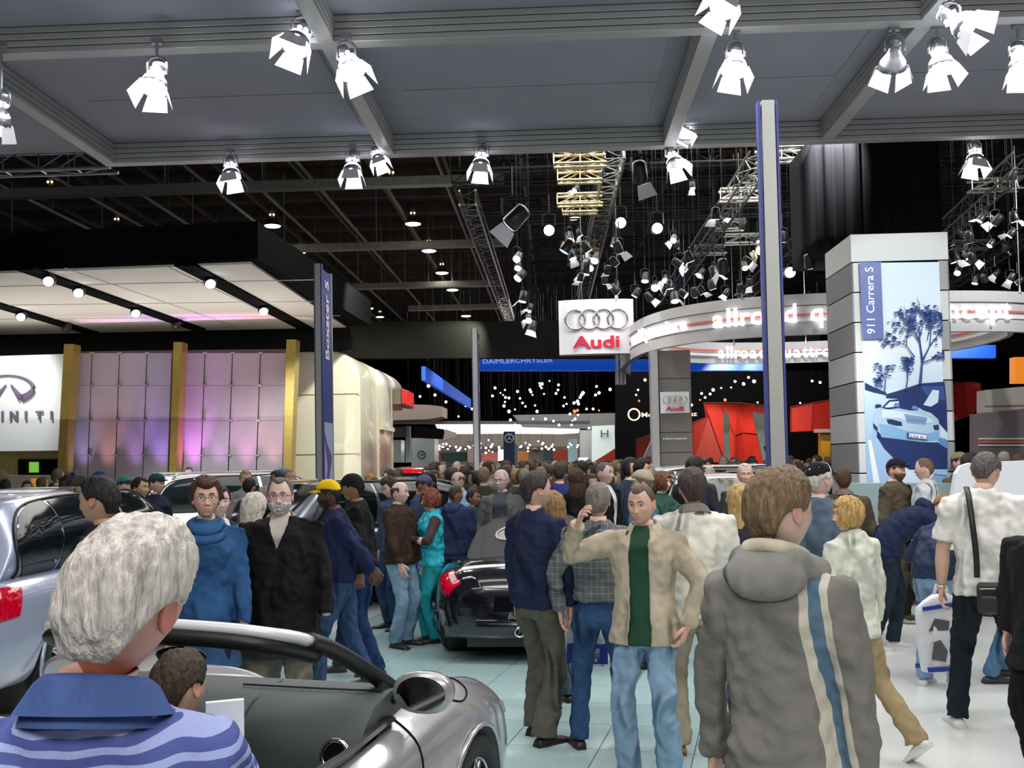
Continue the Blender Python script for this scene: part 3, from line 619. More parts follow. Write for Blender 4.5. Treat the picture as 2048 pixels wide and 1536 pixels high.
# --- banner poles
m_pole = mat('pole_grey', (.44, .44, .41), .45, .2); m_navy = mat('banner_navy', (.045, .06, .26), .5); m_bprint = mat('banner_print', (.45, .5, .75), .5); m_print2 = mat('banner_print_dark', (.1, .1, .3), .5)
m_txtw = mat('print_white', (.85, .87, .92), .5)
def pole(px, Y, H, w, L, label, text=None, face=1, wt=None):
    p = P(px, hy(px)-20, Y); u, v = toH(p); root = empty('banner_pole', hall(u, v, 0), -PHI, label, 'pole')
    wt = wt or w
    V = [(-w/2, 0, 0), (w/2, 0, 0), (w/2, .12, 0), (-w/2, .12, 0), (-wt/2, 0, H), (wt/2, 0, H), (wt/2, .12, H), (-wt/2, .12, H)]
    obj('edge_post', (V, [(3, 2, 1, 0), (4, 5, 6, 7), (0, 1, 5, 4), (1, 2, 6, 5), (2, 3, 7, 6), (3, 0, 4, 7)]), m_pole, root)
    obj('edge_trim', combine(box((-w/2-.012, .06, H/2), (.02, .10, H)), box((w/2+.012, .06, H/2), (.02, .10, H))), m_navy, root)
    obj('base_plate', box((0, L/2, .01), (w*3, L*1.1, .02)), m_pole, root)
    s = face
    obj('banner', box((s*0, L/2+.06, H*.62), (w*.8, L, H*.74)), m_navy, root)
    obj('rear_post', box((0, L+.1, H/2), (w*.7, .06, H)), m_pole, root)
    for sd in (-1, 1):
        x = sd*(w*.4+.004)
        zt, zb = H*.62-.0*H, H*.26
        q = [(x, .1, H*.5), (x, L, H*.5), (x, L, zb), (x, .1, zb)]
        obj('lower_print', extrude([Vector(a) for a in q], (sd*.003, 0, 0)), m_bprint, root)
        q = [(x+sd*.004, .1, H*.5-.05), (x+sd*.004, L*.5, H*.43), (x+sd*.004, L*.9, H*.39), (x+sd*.004, L*.55, H*.30), (x+sd*.004, L*.9, H*.27), (x+sd*.004, L*.25, H*.27), (x+sd*.004, L*.5, H*.36), (x+sd*.004, L*.3, H*.43)]
        obj('print_shape', extrude([Vector(a) for a in q], (sd*.002, 0, 0)), m_print2, root)
        if text:
            tv = text_vf(text, .36, .004, align='LEFT', bold=.006)
            # reading upwards; text x -> +z, y -> toward camera side for sd
            xx = max(p[0] for p in tv[0]); k = 1.32/xx
            V2 = [(x+sd*(.006+p[2]), L*.62-(-p[1])*sd*-1*1.0*-1 if False else L*.58-p[1]*sd, H-.2-1.32+p[0]*k) for p in tv[0]]
            obj('lettering', (V2, tv[1]), m_txtw, root)
    return root
pole(638.5, 15.9, 5.07, .085, .8, 'tall banner pole reading Boxster S in front of the cream pavilion', 'Boxster S')
pole(953, 24, 5.07, .11, .8, 'slim banner pole in the middle distance left of the hanging sign', 'Cayenne')
pole(1556, 9.0, 5.1, .138, .17, 'tallest grey pole in front of the poster column', None, wt=.112)
# --- poster column
VC = 13.0; cu0 = toH(PV(1702, 500, VC))[0]; cu1 = toH(PV(1896, 500, VC))[0]; cw = cu1-cu0
zj = [PV(1702, y, VC).z for y in (468, 525, 585, 645, 705, 764, 826, 886, 947)]+[0.0]
colr = empty('poster_column', hall((cu0+cu1)/2, VC, 0), -PHI, 'square panelled column carrying the blue sports car poster', 'column')
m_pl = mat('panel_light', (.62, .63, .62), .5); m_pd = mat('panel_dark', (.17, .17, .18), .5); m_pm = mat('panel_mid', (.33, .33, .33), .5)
obj('core', box((0, cw/2, zj[0]/2), (cw-.04, cw-.04, zj[0]-.03)), m_black, colr)
for i in range(len(zj)-1):
    z1, z0 = zj[i]-.008, zj[i+1]+.008; zc = (z0+z1)/2; hz = z1-z0
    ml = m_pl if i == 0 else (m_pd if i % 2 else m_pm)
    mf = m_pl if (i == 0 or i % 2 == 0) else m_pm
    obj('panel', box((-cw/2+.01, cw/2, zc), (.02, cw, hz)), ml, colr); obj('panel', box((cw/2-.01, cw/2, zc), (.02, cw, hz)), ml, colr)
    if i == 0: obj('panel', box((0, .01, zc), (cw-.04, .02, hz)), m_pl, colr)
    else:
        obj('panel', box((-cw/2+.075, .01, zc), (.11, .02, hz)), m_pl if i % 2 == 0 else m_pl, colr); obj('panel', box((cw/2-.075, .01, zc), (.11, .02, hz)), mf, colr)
def poster_grad():
    m = bpy.data.materials.new('poster_sky'); m.use_nodes = True; N, L = nt(m); b = N['Principled BSDF']; b.inputs['Roughness'].default_value = .45
    tc = N.new('ShaderNodeTexCoord'); sp = N.new('ShaderNodeSeparateXYZ'); cr = N.new('ShaderNodeValToRGB'); L.new(tc.outputs['Generated'], sp.inputs[0]); L.new(sp.outputs[2], cr.inputs[0])
    e = cr.color_ramp.elements; e[0].position = 0; e[0].color = (.22, .40, .62, 1); e[1].position = 1; e[1].color = (.62, .76, .86, 1)
    x = e.new(.35); x.color = (.50, .66, .82, 1); x = e.new(.6); x.color = (.80, .88, .93, 1)
    L.new(cr.outputs[0], b.inputs['Base Color']); return m
cinv = colr.matrix_world.copy()
pst = obj('poster', slab([(1719.5, 526), (1878, 524), (1893, 965), (1734, 967)], VC-.01, .008), poster_grad()); 
bpy.context.view_layer.update()
pst.parent = colr; pst.matrix_parent_inverse = colr.matrix_world.inverted()
def Z8(zx, zy): return (1640+zx/2.793, 450+zy/2.793)
lay = [0]
def ink(poly, m, name='print_shape'):
    lay[0] += 1
    o = obj(name, slab([Z8(*q) for q in poly], VC-.012-.0009*lay[0], .0012), m, pst); o.matrix_parent_inverse = Matrix.Identity(4) if False else pst.matrix_world.inverted() if False else Matrix.Identity(4); return o
mi = {k: mat('print_'+k, c, .45) for k, c in dict(navy=(.012, .03, .13), deep=(.03, .08, .28), mid=(.13, .26, .55), road=(.36, .52, .74), pale=(.62, .76, .88), white=(.82, .89, .94), car=(.42, .58, .74), car2=(.22, .42, .66), label=(.13, .18, .42)).items()}
prints = []
prints.append(('pale', [(250, 905), (370, 950), (360, 1100), (270, 1290), (262, 1440), (600, 1440), (712, 1300), (712, 1160), (700, 940), (560, 930)]))
prints.append(('road', [(262, 1200), (330, 1100), (350, 1200), (420, 1300), (440, 1440), (262, 1440)]))
prints.append(('white', [(268, 1200), (285, 1200), (335, 1440), (300, 1440)]))
prints.append(('navy', [(250, 880), (300, 905), (370, 935), (372, 950), (300, 935), (252, 920)]))
prints.append(('navy', [(370, 945), (440, 925), (560, 885), (696, 875), (708, 1000), (712, 1160), (640, 1080), (540, 1010), (470, 985), (430, 970), (370, 968)]))
prints.append(('deep', [(560, 900), (690, 900), (700, 980), (600, 960)]))
prints.append(('pale', [(577, 1005), (630, 920), (665, 925), (660, 990), (620, 1015)]))
prints.append(('navy', [(317, 1180), (370, 1170), (660, 1215), (712, 1245), (712, 1365), (500, 1365), (430, 1320), (360, 1250)]))
prints.append(('road', [(635, 1365), (712, 1365), (712, 1400), (635, 1390)]))
prints.append(('mid', [(655, 1180), (712, 1200), (712, 1250), (670, 1225)]))
prints.append(('car', [(330, 1085), (345, 1020), (375, 985), (440, 975), (540, 1005), (560, 1030), (620, 1050), (660, 1085), (672, 1130), (668, 1190), (650, 1215), (560, 1212), (400, 1192), (345, 1185), (325, 1150)]))
prints.append(('car', [(300, 1060), (310, 1030), (345, 1010), (335, 1090), (320, 1145), (298, 1110)]))
prints.append(('pale', [(345, 1035), (380, 1030), (470, 1045), (600, 1070), (640, 1100), (560, 1110), (440, 1080), (370, 1075), (345, 1080)]))
prints.append(('car2', [(330, 1110), (400, 1120), (480, 1150), (600, 1165), (668, 1150), (664, 1200), (560, 1210), (400, 1190), (345, 1180)]))
prints.append(('navy', [(345, 1020), (385, 978), (440, 972), (500, 990), (552, 1010), (548, 1035), (500, 1035), (440, 1022), (380, 1030)]))
prints.append(('pale', [(360, 1018), (390, 988), (440, 984), (440, 1010), (385, 1020)]))
prints.append(('mid', [(408, 1010), (420, 992), (440, 995), (445, 1018)])); prints.append(('mid', [(510, 1025), (520, 1008), (545, 1015), (548, 1034)]))
prints.append(('navy', [(305, 1010), (320, 1000), (345, 1005), (340, 1018), (312, 1018)]))
prints.append(('navy', [(372, 1085), (400, 1085), (455, 1100), (460, 1120), (430, 1120), (380, 1108)])); prints.append(('navy', [(632, 1120), (662, 1115), (666, 1142), (640, 1145)]))
prints.append(('navy', [(297, 1105), (320, 1130), (322, 1150), (300, 1130)])); prints.append(('navy', [(320, 1150), (340, 1170), (338, 1190), (318, 1180)]))
for k in range(9): prints.append(('mid', [(470+k*2, 1055+k*5), (600-k*1, 1075+k*4), (600-k*1, 1077+k*4), (470+k*2, 1057.5+k*5)]))
prints.append(('deep', [(484, 1160), (600, 1172), (600, 1200), (486, 1188)])); prints.append(('white', [(498, 1164), (597, 1174), (597, 1197), (498, 1186)]))
prints.append(('label', [(220, 208), (340, 206), (357, 635), (237, 637)]))
for k, q in prints: ink(q, mi[k])
# trees (flat print)
tr = []
random.seed(3)
def branch(x, y, a, ln, w, dep, out, leaves):
    x2, y2 = x+math.cos(a)*ln, y-math.sin(a)*ln; nx, ny = -math.sin(a)*w/2, -math.cos(a)*w/2
    out.append([(x-nx, y-ny), (x+nx, y+ny), (x2+nx*.6, y2+ny*.6), (x2-nx*.6, y2-ny*.6)])
    if dep == 0:
        return
    for i in range(2 if dep > 1 else 2):
        branch(x2, y2, a+random.uniform(-.7, .7), ln*random.uniform(.6, .85), w*.65, dep-1, out, leaves)
    if dep < 4:
        for i in range(5):
            cx_, cy_ = x2+random.gauss(0, ln*.5), y2+random.gauss(0, ln*.35); r = random.uniform(3, 9)
            leaves.append([(cx_+r*math.cos(t+random.uniform(-.3, .3))*1.5, cy_+r*.7*math.sin(t)) for t in np.linspace(0, 5.4, 6)])
out, leaves = [], []
branch(560, 890, R(85), 130, 17, 5, out, leaves); branch(480, 920, R(80), 60, 9, 4, out, leaves); branch(575, 760, R(100), 120, 10, 4, out, leaves); branch(570, 770, R(20), 60, 9, 4, out, leaves); branch(530, 740, R(125), 80, 8, 4, out, leaves); branch(600, 640, R(80), 60, 6, 4, out, leaves)
branch(360, 940, R(85), 70, 7, 3, out, leaves); branch(318, 915, R(95), 25, 4, 3, out, leaves)
def clipq(q): return [(min(max(x, 250+(y-640)*.02 if y > 640 else 238), 682+(y-480)*.055), max(y, 395)) for x, y in q]
lay[0] += 1
vfs = [slab([Z8(*c) for c in clipq(q)], VC-.012-.0009*lay[0], .001) for q in out+leaves if max(x for x, y in q)-min(x for x, y in q) > 1 and max(c[0] for c in clipq(q))-min(c[0] for c in clipq(q)) > .8 and min(c[0] for c in q) < 690]
tag(obj('tree_print', combine(*vfs), mi['deep'], pst), kind='stuff')
lay[0] += 1
tx = text_vf('911 Carrera S', 1.0, .0, align='CENTER', bold=.012); xs = [p[0] for p in tx[0]]; ys = [p[1] for p in tx[0]]
def up_text(tx, zx0, zx1, zy0, zy1, m, slope=.035):
    xs = [p[0] for p in tx[0]]; ys = [p[1] for p in tx[0]]; V = []
    for p in tx[0]:
        t = (p[0]-min(xs))/(max(xs)-min(xs)); w = (p[1]-min(ys))/(max(ys)-min(ys))
        zy = zy1+(zy0-zy1)*t; zx = zx1+(zx0-zx1)*w+(zy-zy0)*slope
        V.append(tuple(PV(*Z8(zx, zy), VC-.013-.0009*lay[0])))
    return obj('lettering', (V, tx[1]), m, pst)
up_text(tx, 250, 297, 235, 608, m_txtw)
lay[0] += 1; tx = text_vf('S-FA 911', 1, 0); xs = [p[0] for p in tx[0]]
V = [tuple(PV(*Z8(503+(p[0]-min(xs))/(max(xs)-min(xs))*90, 1181-p[1]*22+(p[0]-min(xs))/(max(xs)-min(xs))*9), VC-.013-.0009*lay[0])) for p in tx[0]]
obj('lettering', (V, tx[1]), mi['navy'], pst)
for ch in colr.children: pass
spot('poster_lamp', hall((cu0+cu1)/2, VC-3.2, 5.6), hall((cu0+cu1)/2, VC, 3.0), 330, 60, (.95, .98, 1)); 
lab(obj('reception_desk', slab(rect(1700, 967, 1985, 1150), 12.3, .5), mat('desk_grey_green', (.25, .33, .33), .4)), 'grey green reception desk at the foot of the poster column', 'desk')
# --- hanging square sign with rings
def ringsign(px0, py0, px1, py1, v, label, curve=.12, hang=True, name='ring_sign', back=.25):
    a, b = PV(px0, py1, v), PV(px1, py0, v); w = (toH(b)[0]-toH(a)[0]); h = b.z-a.z; cx_ = (toH(a)[0]+toH(b)[0])/2
    root = empty(name, hall(cx_, v, a.z), -PHI, label, 'sign')
    prof = [(w*t, -curve*(1-(2*t)**2)) for t in np.linspace(-.5, .5, 11)]+[(w/2, back), (-w/2, back)]
    o = obj('sign_box', loft([[(x, y, z) for x, y in prof] for z in (0, h)]), mat('sign_box_white', (.80, .81, .86), .3, coat=.3), root)
    r = w*.141; mcr = mat('chrome_rings', (.55, .50, .45), .15, 1)
    for k in range(4):
        x = (k-1.5)*r*1.33; M = Matrix.Rotation(R(90), 3, 'X')
        obj('ring', torus((x, -curve*(1-(2*x/w)**2)-.04, h*.63), r*.93, r*.1, 30, 6, M), mcr, root, True)
    tv = text_vf('Audi', h*.30, .01, bold=h*.008, sx=1.5); M = frame((0, -curve-.02, h*.2), (1, 0, 0), (0, 0, 1))
    obj('lettering', ([tuple(M @ Vector(p)) for p in tv[0]], tv[1]), mat('sign_red', (.65, .01, .05), .4), root)
    if hang:
        [obj('hanger_wire', tube([(x_, .1, h), (x_, .1, 10.6-a.z)], .010, 5), m_truss, root) for x_ in (-w*.18, w*.3)]
    return root, w, h
rs, w_, h_ = ringsign(1119, 598, 1266, 710, 21, 'large hanging square sign with four chrome rings')
p = rs.location; spot('sign_lamp', p+Vector((.1, -2.0, 2.4)), p+Vector((0, 0, .8)), 85, 50, (1, .98, 1))
ip = empty('information_pillar', PV(1345, 960, 19.2), -PHI, 'grey brown panelled pillar with small ring sign and Information lettering', 'pillar'); bpy.context.view_layer.update()
m_ip = mat('pillar_taupe', (.17, .155, .14), .5, var=.04)
def add_world(o, par): o.parent = par; o.matrix_parent_inverse = par.matrix_world.inverted(); return o
u0_, u1_ = toH(PV(1318, 850, 19.2))[0], toH(PV(1384, 850, 19.2))[0]
zz = [PV(1345, y, 19.2).z for y in (700, 757, 818, 865, 905, 945)]+[0]
for i in range(len(zz)-1): add_world(obj('panel', hbox(u0_+.02, u1_, 19.2, 19.9, zz[i+1]+.006, zz[i]-.006), m_ip), ip)
add_world(obj('corner_post', hbox(u0_-.14, u0_, 19.15, 19.5, 0, zz[0]), mat('post_silver', (.42, .42, .42), .35, .5)), ip)
add_world(textP('Information', 1350, 877, 19.2, 5.5, m_txtw, None, .01, 47, off=.03), ip)
ringsign(1321, 783, 1378, 827, 19.15, 'small square ring sign on the information pillar', .02, False, 'pillar_sign', .03)
# --- suspended ring bands
m_band = mat('band_white', (.62, .62, .62), .45); m_bandglow = mat('neon_letters', (1, 1, 1), .4, emit=(1, .96, 1), es=1.6); m_bred = mat('band_red', (.7, .18, .12), .5)
ringc = empty('suspended_ring', (6.6, 21.7, 4.3), 0, 'white suspended ring with glowing lettering high over the middle stand', 'ring'); bpy.context.view_layer.update()
def bandmesh(pts, z0, z1, th):
    rings = []
    for i, (x, y) in enumerate(pts):
        a = Vector(pts[max(i-1, 0)]); b = Vector(pts[min(i+1, len(pts)-1)]); t = (b-a).normalized(); n = Vector((t.y, -t.x)); o_ = Vector((x, y))+n*th
        rings.append([(x, y, z0), (o_.x, o_.y, z0), (o_.x, o_.y, z1), (x, y, z1)])
    return loft(rings)
def sup(c, a, b, e, t0, t1, n):
    out = []
    for i in range(n+1):
        t = R(t0+(t1-t0)*i/n); out.append((c[0]+a*math.copysign(abs(math.cos(t))**(2/e), math.cos(t)), c[1]+b*math.copysign(abs(math.sin(t))**(2/e), math.sin(t))))
    return out
def cpx(p, z=4.3):
    v = Vector((p[0], p[1], z))-CP; return CX+F_PX*v.dot(cR)/v.dot(cF)
O = sup((6.6, 21.7), 4.1, 4.7, 3.0, 152, 352, 90); oz = (3.93, 4.63)
Of = sup((6.6, 21.7), 4.12, 4.72, 3.0, 153, 352, 90)
add_world(obj('outer_band', bandmesh(O, oz[0], oz[1], -.12), m_band), ringc)
m_sw = mat('stripe_white', (.9, .9, .9), .4)
for (nm, zc, h, m) in (('red_stripe', 4.27, .035, m_bred), ('white_stripe', 4.18, .06, m_sw), ('upper_groove', 4.43, .012, m_groove)): add_world(obj(nm, bandmesh(Of, zc-h/2, zc+h/2, -.01), m), ringc)
I_ = sup((6.5, 21.1), 3.5, 3.45, 2.3, 0, 360, 90); If = sup((6.5, 21.1), 3.38, 3.33, 2.3, 0, 360, 90)
add_world(obj('inner_band', bandmesh(I_, 4.14, 4.66, .1), m_band), ringc)
for (nm, zc, h, m) in (('red_stripe', 4.44, .05, m_bred), ('white_stripe', 4.34, .06, m_sw)): add_world(obj(nm, bandmesh(If, zc-h/2, zc+h/2, .01), m), ringc)
e0 = Vector((*O[0], 0))
add_world(obj('end_fins', combine(*[box(e0+Vector((-.05-k*.09, 0, 4.15)), (.04, .4, .95)) for k in range(3)]), mat('post_silver', (.42, .42, .42), .35, .5)), ringc)
def arctext(st, poly, px0, size, zc, m, off):
    L_ = [0]
    for i in range(1, len(poly)): L_.append(L_[-1]+(Vector(poly[i])-Vector(poly[i-1])).length)
    px = [cpx(p) for p in poly]; k0 = next(i for i in range(len(px)-1) if px[i] <= px0 <= px[i+1]); sp = L_[k0]+(px0-px[k0])/(px[k0+1]-px[k0])*(L_[k0+1]-L_[k0])
    for chh in st:
        wch = {' ': .35, 'l': .27, 'i': .27, 'r': .40, 't': .38, 'm': .88, 'w': .8, 'c': .54, 'e': .56}.get(chh, .59)*size; q = sp+wch/2
        if chh != ' ' and q < L_[-1]:
            i = next(j for j in range(len(L_)-1) if L_[j] <= q <= L_[j+1]); f = (q-L_[i])/(L_[i+1]-L_[i]); a, b = Vector(poly[i]), Vector(poly[i+1]); t = (b-a).normalized(); p = a.lerp(b, f)+Vector((t.y, -t.x))*off
            add_world(obj('letter', text_vf(chh, size, .02, frame((p.x, p.y, zc), (t.x, t.y, 0), (0, 0, 1)), bold=.014*size), m), ringc)
        sp += wch
arctext('world premiere', O, 1268, .34, 4.28, m_bandglow, .05)
arctext('allroad quattro concept', O, 1424, .46, 4.28, m_bandglow, .05)
If2 = [p for p in If if p[1] > 21.2]; If2.sort(key=lambda p: p[0])
arctext('allroad quattro', If2, 1432, .40, 4.38, m_bandglow, .06)
for k in (40, 52, 64, 78):
    q = O[k]; add_world(obj('hanger_wire', tube([(*q, oz[1]-.02), (*q, oz[1]+.12), (*q, 7.2)], [.03, .01, .008], 5), m_truss), ringc)
for k in (14, 20, 26, 32):
    q = I_[k]; add_world(obj('hanger_wire', tube([(*q, 4.6), (*q, 4.76), (*q, 7.2)], [.03, .01, .008], 5), m_truss), ringc)
spot('ring_lamp', (4.8, 14.2, 6.8), (4.6, 17.5, 4.3), 700, 90); spot('ring_lamp', (9.0, 14.2, 6.8), (8.4, 18, 4.3), 620, 90); spot('ring_lamp', (6, 20, 6.4), (6, 25, 4.3), 420, 100, (.9, .9, 1)); spot('ring_lamp', (0.5, 18, 6.4), (3, 20, 4.3), 160, 60)
# --- blue banners
m_blue = mat('banner_blue', (.01, .09, .62), .5, emit=(.01, .12, .8), es=.35)
bb = lab(obj('blue_banner', slab(rect(955, 713, 1560, 741), 31, .3), m_blue), 'long bright blue banner across the far hall', 'banner')
textP('DAIMLERCHRYSLER', 1035, 722, 31, 9, mat('banner_letters', (.7, .8, .9), .5, emit=(.6, .75, 1), es=.4), bb, .02, 140, off=.05)
lab(obj('blue_banner', slab(rect(1902, 690, 1992, 716), 31, .3), m_blue), 'piece of blue banner right of the poster column', 'banner')
un = toH(PV(851, 740, 24))[0]
b2 = lab(obj('blue_banner', hbox(un-.1, un, 24, 37, 3.84, 4.18), m_blue), 'blue banner running away from us left of the slim pole', 'banner')
M = frame(hall(un+.03, 25.6, 4.0), HH, Vector((0, 0, 1)))
# --- distant stands
def far(name, poly, v, m, label, cat='stand', th=.3, kids=()):
    o = lab(obj(name, slab(poly, v, th), m), label, cat)
    for (n_, q, dv, mm) in kids: obj(n_, slab(q, v-dv, .05), mm, o)
    return o
far_bk = None; m_brn = mat('mauve_soffit', (.36, .30, .28), .7); m_pg = mat('pale_grey_wall', (.50, .54, .56), .6); m_glow = mat('lit_white_glow', (.9, .95, 1), .5, emit=(.9, 1, 1), es=.9); m_cool = mat('cool_wall', (.30, .40, .42), .5)  # lit_white_glow: brightness of lit walls put in as emission, no lamp inside
m_red = mat('stand_red', (.62, .035, .02), .55, var=.1, vscale=.5); m_reddk = mat('stand_red_dark', (.38, .03, .015), .6, var=.1, vscale=.5); m_dkt = mat('dark_teal', (.02, .06, .06), .5)
far('curved_canopy', [(757, 806), (860, 810), (884, 813), (884, 833), (860, 838), (770, 841), (757, 841)], 40, m_brn, 'mauve curved canopy of the far stand right of the cream pavilion', 'canopy', 2)
far('truss_rail', rect(757, 842, 1180, 848), 41, m_truss, 'long pale truss rail under the mauve canopy', 'rail')
far('striped_wall', rect(760, 845, 776, 930), 43, m_pg, 'narrow pale wall beside the cream pavilion', 'wall')
far('silver_tower', rect(781, 880, 802, 925), 42, mat('tower_silver', (.45, .6, .62), .3, .4), 'narrow silver tower left of the round logo tower', 'tower', 1)
far('white_mast', rect(811, 852, 820, 925), 41.5, mat('mast_white', (.6, .7, .7), .5), 'white mast between two silver towers', 'mast')
far('crossbar_box', rect(779, 853, 812, 874), 41.4, mat('grey_box', (.16, .16, .18), .6), 'dark grey box hung beside the white mast', 'box')
tw = far('logo_tower', rect(823, 876, 869, 935), 40, MATS['tower_silver'], 'round silver tower with circular logo in the far left hall', 'tower', 1.5)
M90 = Matrix.Rotation(R(90), 3, 'X'); obj('logo_ring', torus(PV(843, 910, 39.9), .15, .02, 20, 5, M90, 1, 1), m_black, tw); textP('H', 843, 910, 39.9, 7, m_black, tw, .02, shear=.3)
far('hanging_screen', [(830, 852), (885, 858), (888, 868), (882, 878), (826, 875)], 39, m_black, 'black speaker cluster hanging over the logo tower', 'loudspeaker', .6)
far('hanging_screen', [(890, 858), (913, 866), (912, 873), (886, 880)], 39, m_pg, 'tilted white panel beside the black hanging cluster', 'panel', .1)
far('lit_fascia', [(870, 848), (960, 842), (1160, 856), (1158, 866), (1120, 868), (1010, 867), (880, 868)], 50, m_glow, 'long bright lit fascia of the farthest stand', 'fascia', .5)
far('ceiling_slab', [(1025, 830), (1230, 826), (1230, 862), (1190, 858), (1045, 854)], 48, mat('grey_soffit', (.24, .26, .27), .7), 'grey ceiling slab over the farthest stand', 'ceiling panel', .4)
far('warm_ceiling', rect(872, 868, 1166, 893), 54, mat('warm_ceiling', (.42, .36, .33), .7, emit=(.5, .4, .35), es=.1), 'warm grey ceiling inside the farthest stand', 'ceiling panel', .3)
far('side_frame', rect(1160, 860, 1184, 930), 47, m_pg, 'pale grey door frame of the farthest stand', 'frame', .4)
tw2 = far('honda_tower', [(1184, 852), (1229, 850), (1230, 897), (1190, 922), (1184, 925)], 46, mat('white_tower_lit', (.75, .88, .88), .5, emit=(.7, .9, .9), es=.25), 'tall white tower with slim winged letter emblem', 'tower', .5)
tw2.name = 'white_tower'; textP('H', 1209, 868, 45.9, 15, mat('emblem_dark', (.2, .25, .25), .3, .5), tw2, .03, 15)
far('red_ramp', [(1184, 927), (1230, 897), (1231, 935), (1184, 935)], 45.5, m_reddk, 'dark red sloping ramp under the white tower', 'ramp')
bt = far('blue_tower', rect(1007, 863, 1029, 940), 34, mat('tower_blue', (.008, .05, .14), .4), 'dark blue tower with white three-pointed star emblem', 'tower', .5)
obj('emblem_ring', torus(PV(1018.5, 877, 33.9), .14, .022, 24, 6, M90), m_txtw, bt)
for a in (90, 210, 330):
    c = PV(1018.5, 877, 33.88); obj('star_arm', tube([c, c+Vector((math.cos(R(a))*.14, 0, math.sin(R(a))*.14))], [.035, .006], 5), m_txtw, bt)
far('white_fin', rect(1030, 888, 1035, 935), 35, m_pg, 'slim white fin beside the blue star tower', 'fin')
for (nm, q, v, m, lb) in (
 ('teal_screen', rect(883, 905, 935, 930), 52, m_dkt, 'dark teal picture wall in the far hall left of the slim pole'),
 ('brown_panel', rect(872, 905, 884, 930), 52, mat('panel_brown', (.3, .08, .05), .6), 'narrow red brown panel beside the teal picture wall'),
 ('grey_pier', rect(935, 882, 950, 930), 51, m_brn, 'mauve grey pier left of the slim banner pole'),
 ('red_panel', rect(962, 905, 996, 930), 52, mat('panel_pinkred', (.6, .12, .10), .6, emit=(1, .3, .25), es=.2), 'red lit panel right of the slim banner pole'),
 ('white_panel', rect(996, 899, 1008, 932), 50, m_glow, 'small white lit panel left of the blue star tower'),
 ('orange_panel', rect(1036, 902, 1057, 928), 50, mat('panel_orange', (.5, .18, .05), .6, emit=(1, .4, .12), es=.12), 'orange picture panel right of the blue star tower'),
 ('mauve_wall', rect(1057, 893, 1086, 932), 52, m_brn, 'mauve wall with small oval gold badge'),
 ('grey_window', rect(1087, 895, 1106, 930), 52, mat('window_grey', (.15, .2, .22), .4), 'grey window bay in the farthest stand'),
 ('red_frame', rect(1107, 900, 1136, 922), 51, mat('frame_red', (.6, .08, .05), .5), 'small red framed display in the farthest stand'),
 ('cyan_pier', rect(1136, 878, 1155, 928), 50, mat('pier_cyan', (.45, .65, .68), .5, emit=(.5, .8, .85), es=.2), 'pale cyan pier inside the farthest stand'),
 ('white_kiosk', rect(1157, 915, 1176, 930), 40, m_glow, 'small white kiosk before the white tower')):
    far(nm, q, v, m, lb, 'panel', .2)
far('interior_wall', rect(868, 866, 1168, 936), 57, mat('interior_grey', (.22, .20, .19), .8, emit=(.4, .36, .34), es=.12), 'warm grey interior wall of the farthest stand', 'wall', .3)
FS = empty('exhibition_stand', PV(1000, 930, 50), 0, 'farthest stand with coloured picture panels beyond the blue star tower', 'stand'); bpy.context.view_layer.update()
for o in list(COL.objects):
    if o.get('category') == 'panel' and o.get('label') and o.name.split('.')[0] in ('teal_screen', 'brown_panel', 'grey_pier', 'red_panel', 'white_panel', 'orange_panel', 'mauve_wall', 'grey_window', 'red_frame', 'cyan_pier'):
        for k_ in ('label', 'category'): del o[k_]
        add_world(o, FS)
o = obj('gold_badge', sph(PV(1071, 898, 51.8), (.2, .03, .09), 12, 6), m_gold, label='oval gold badge on the mauve wall', cat='badge')
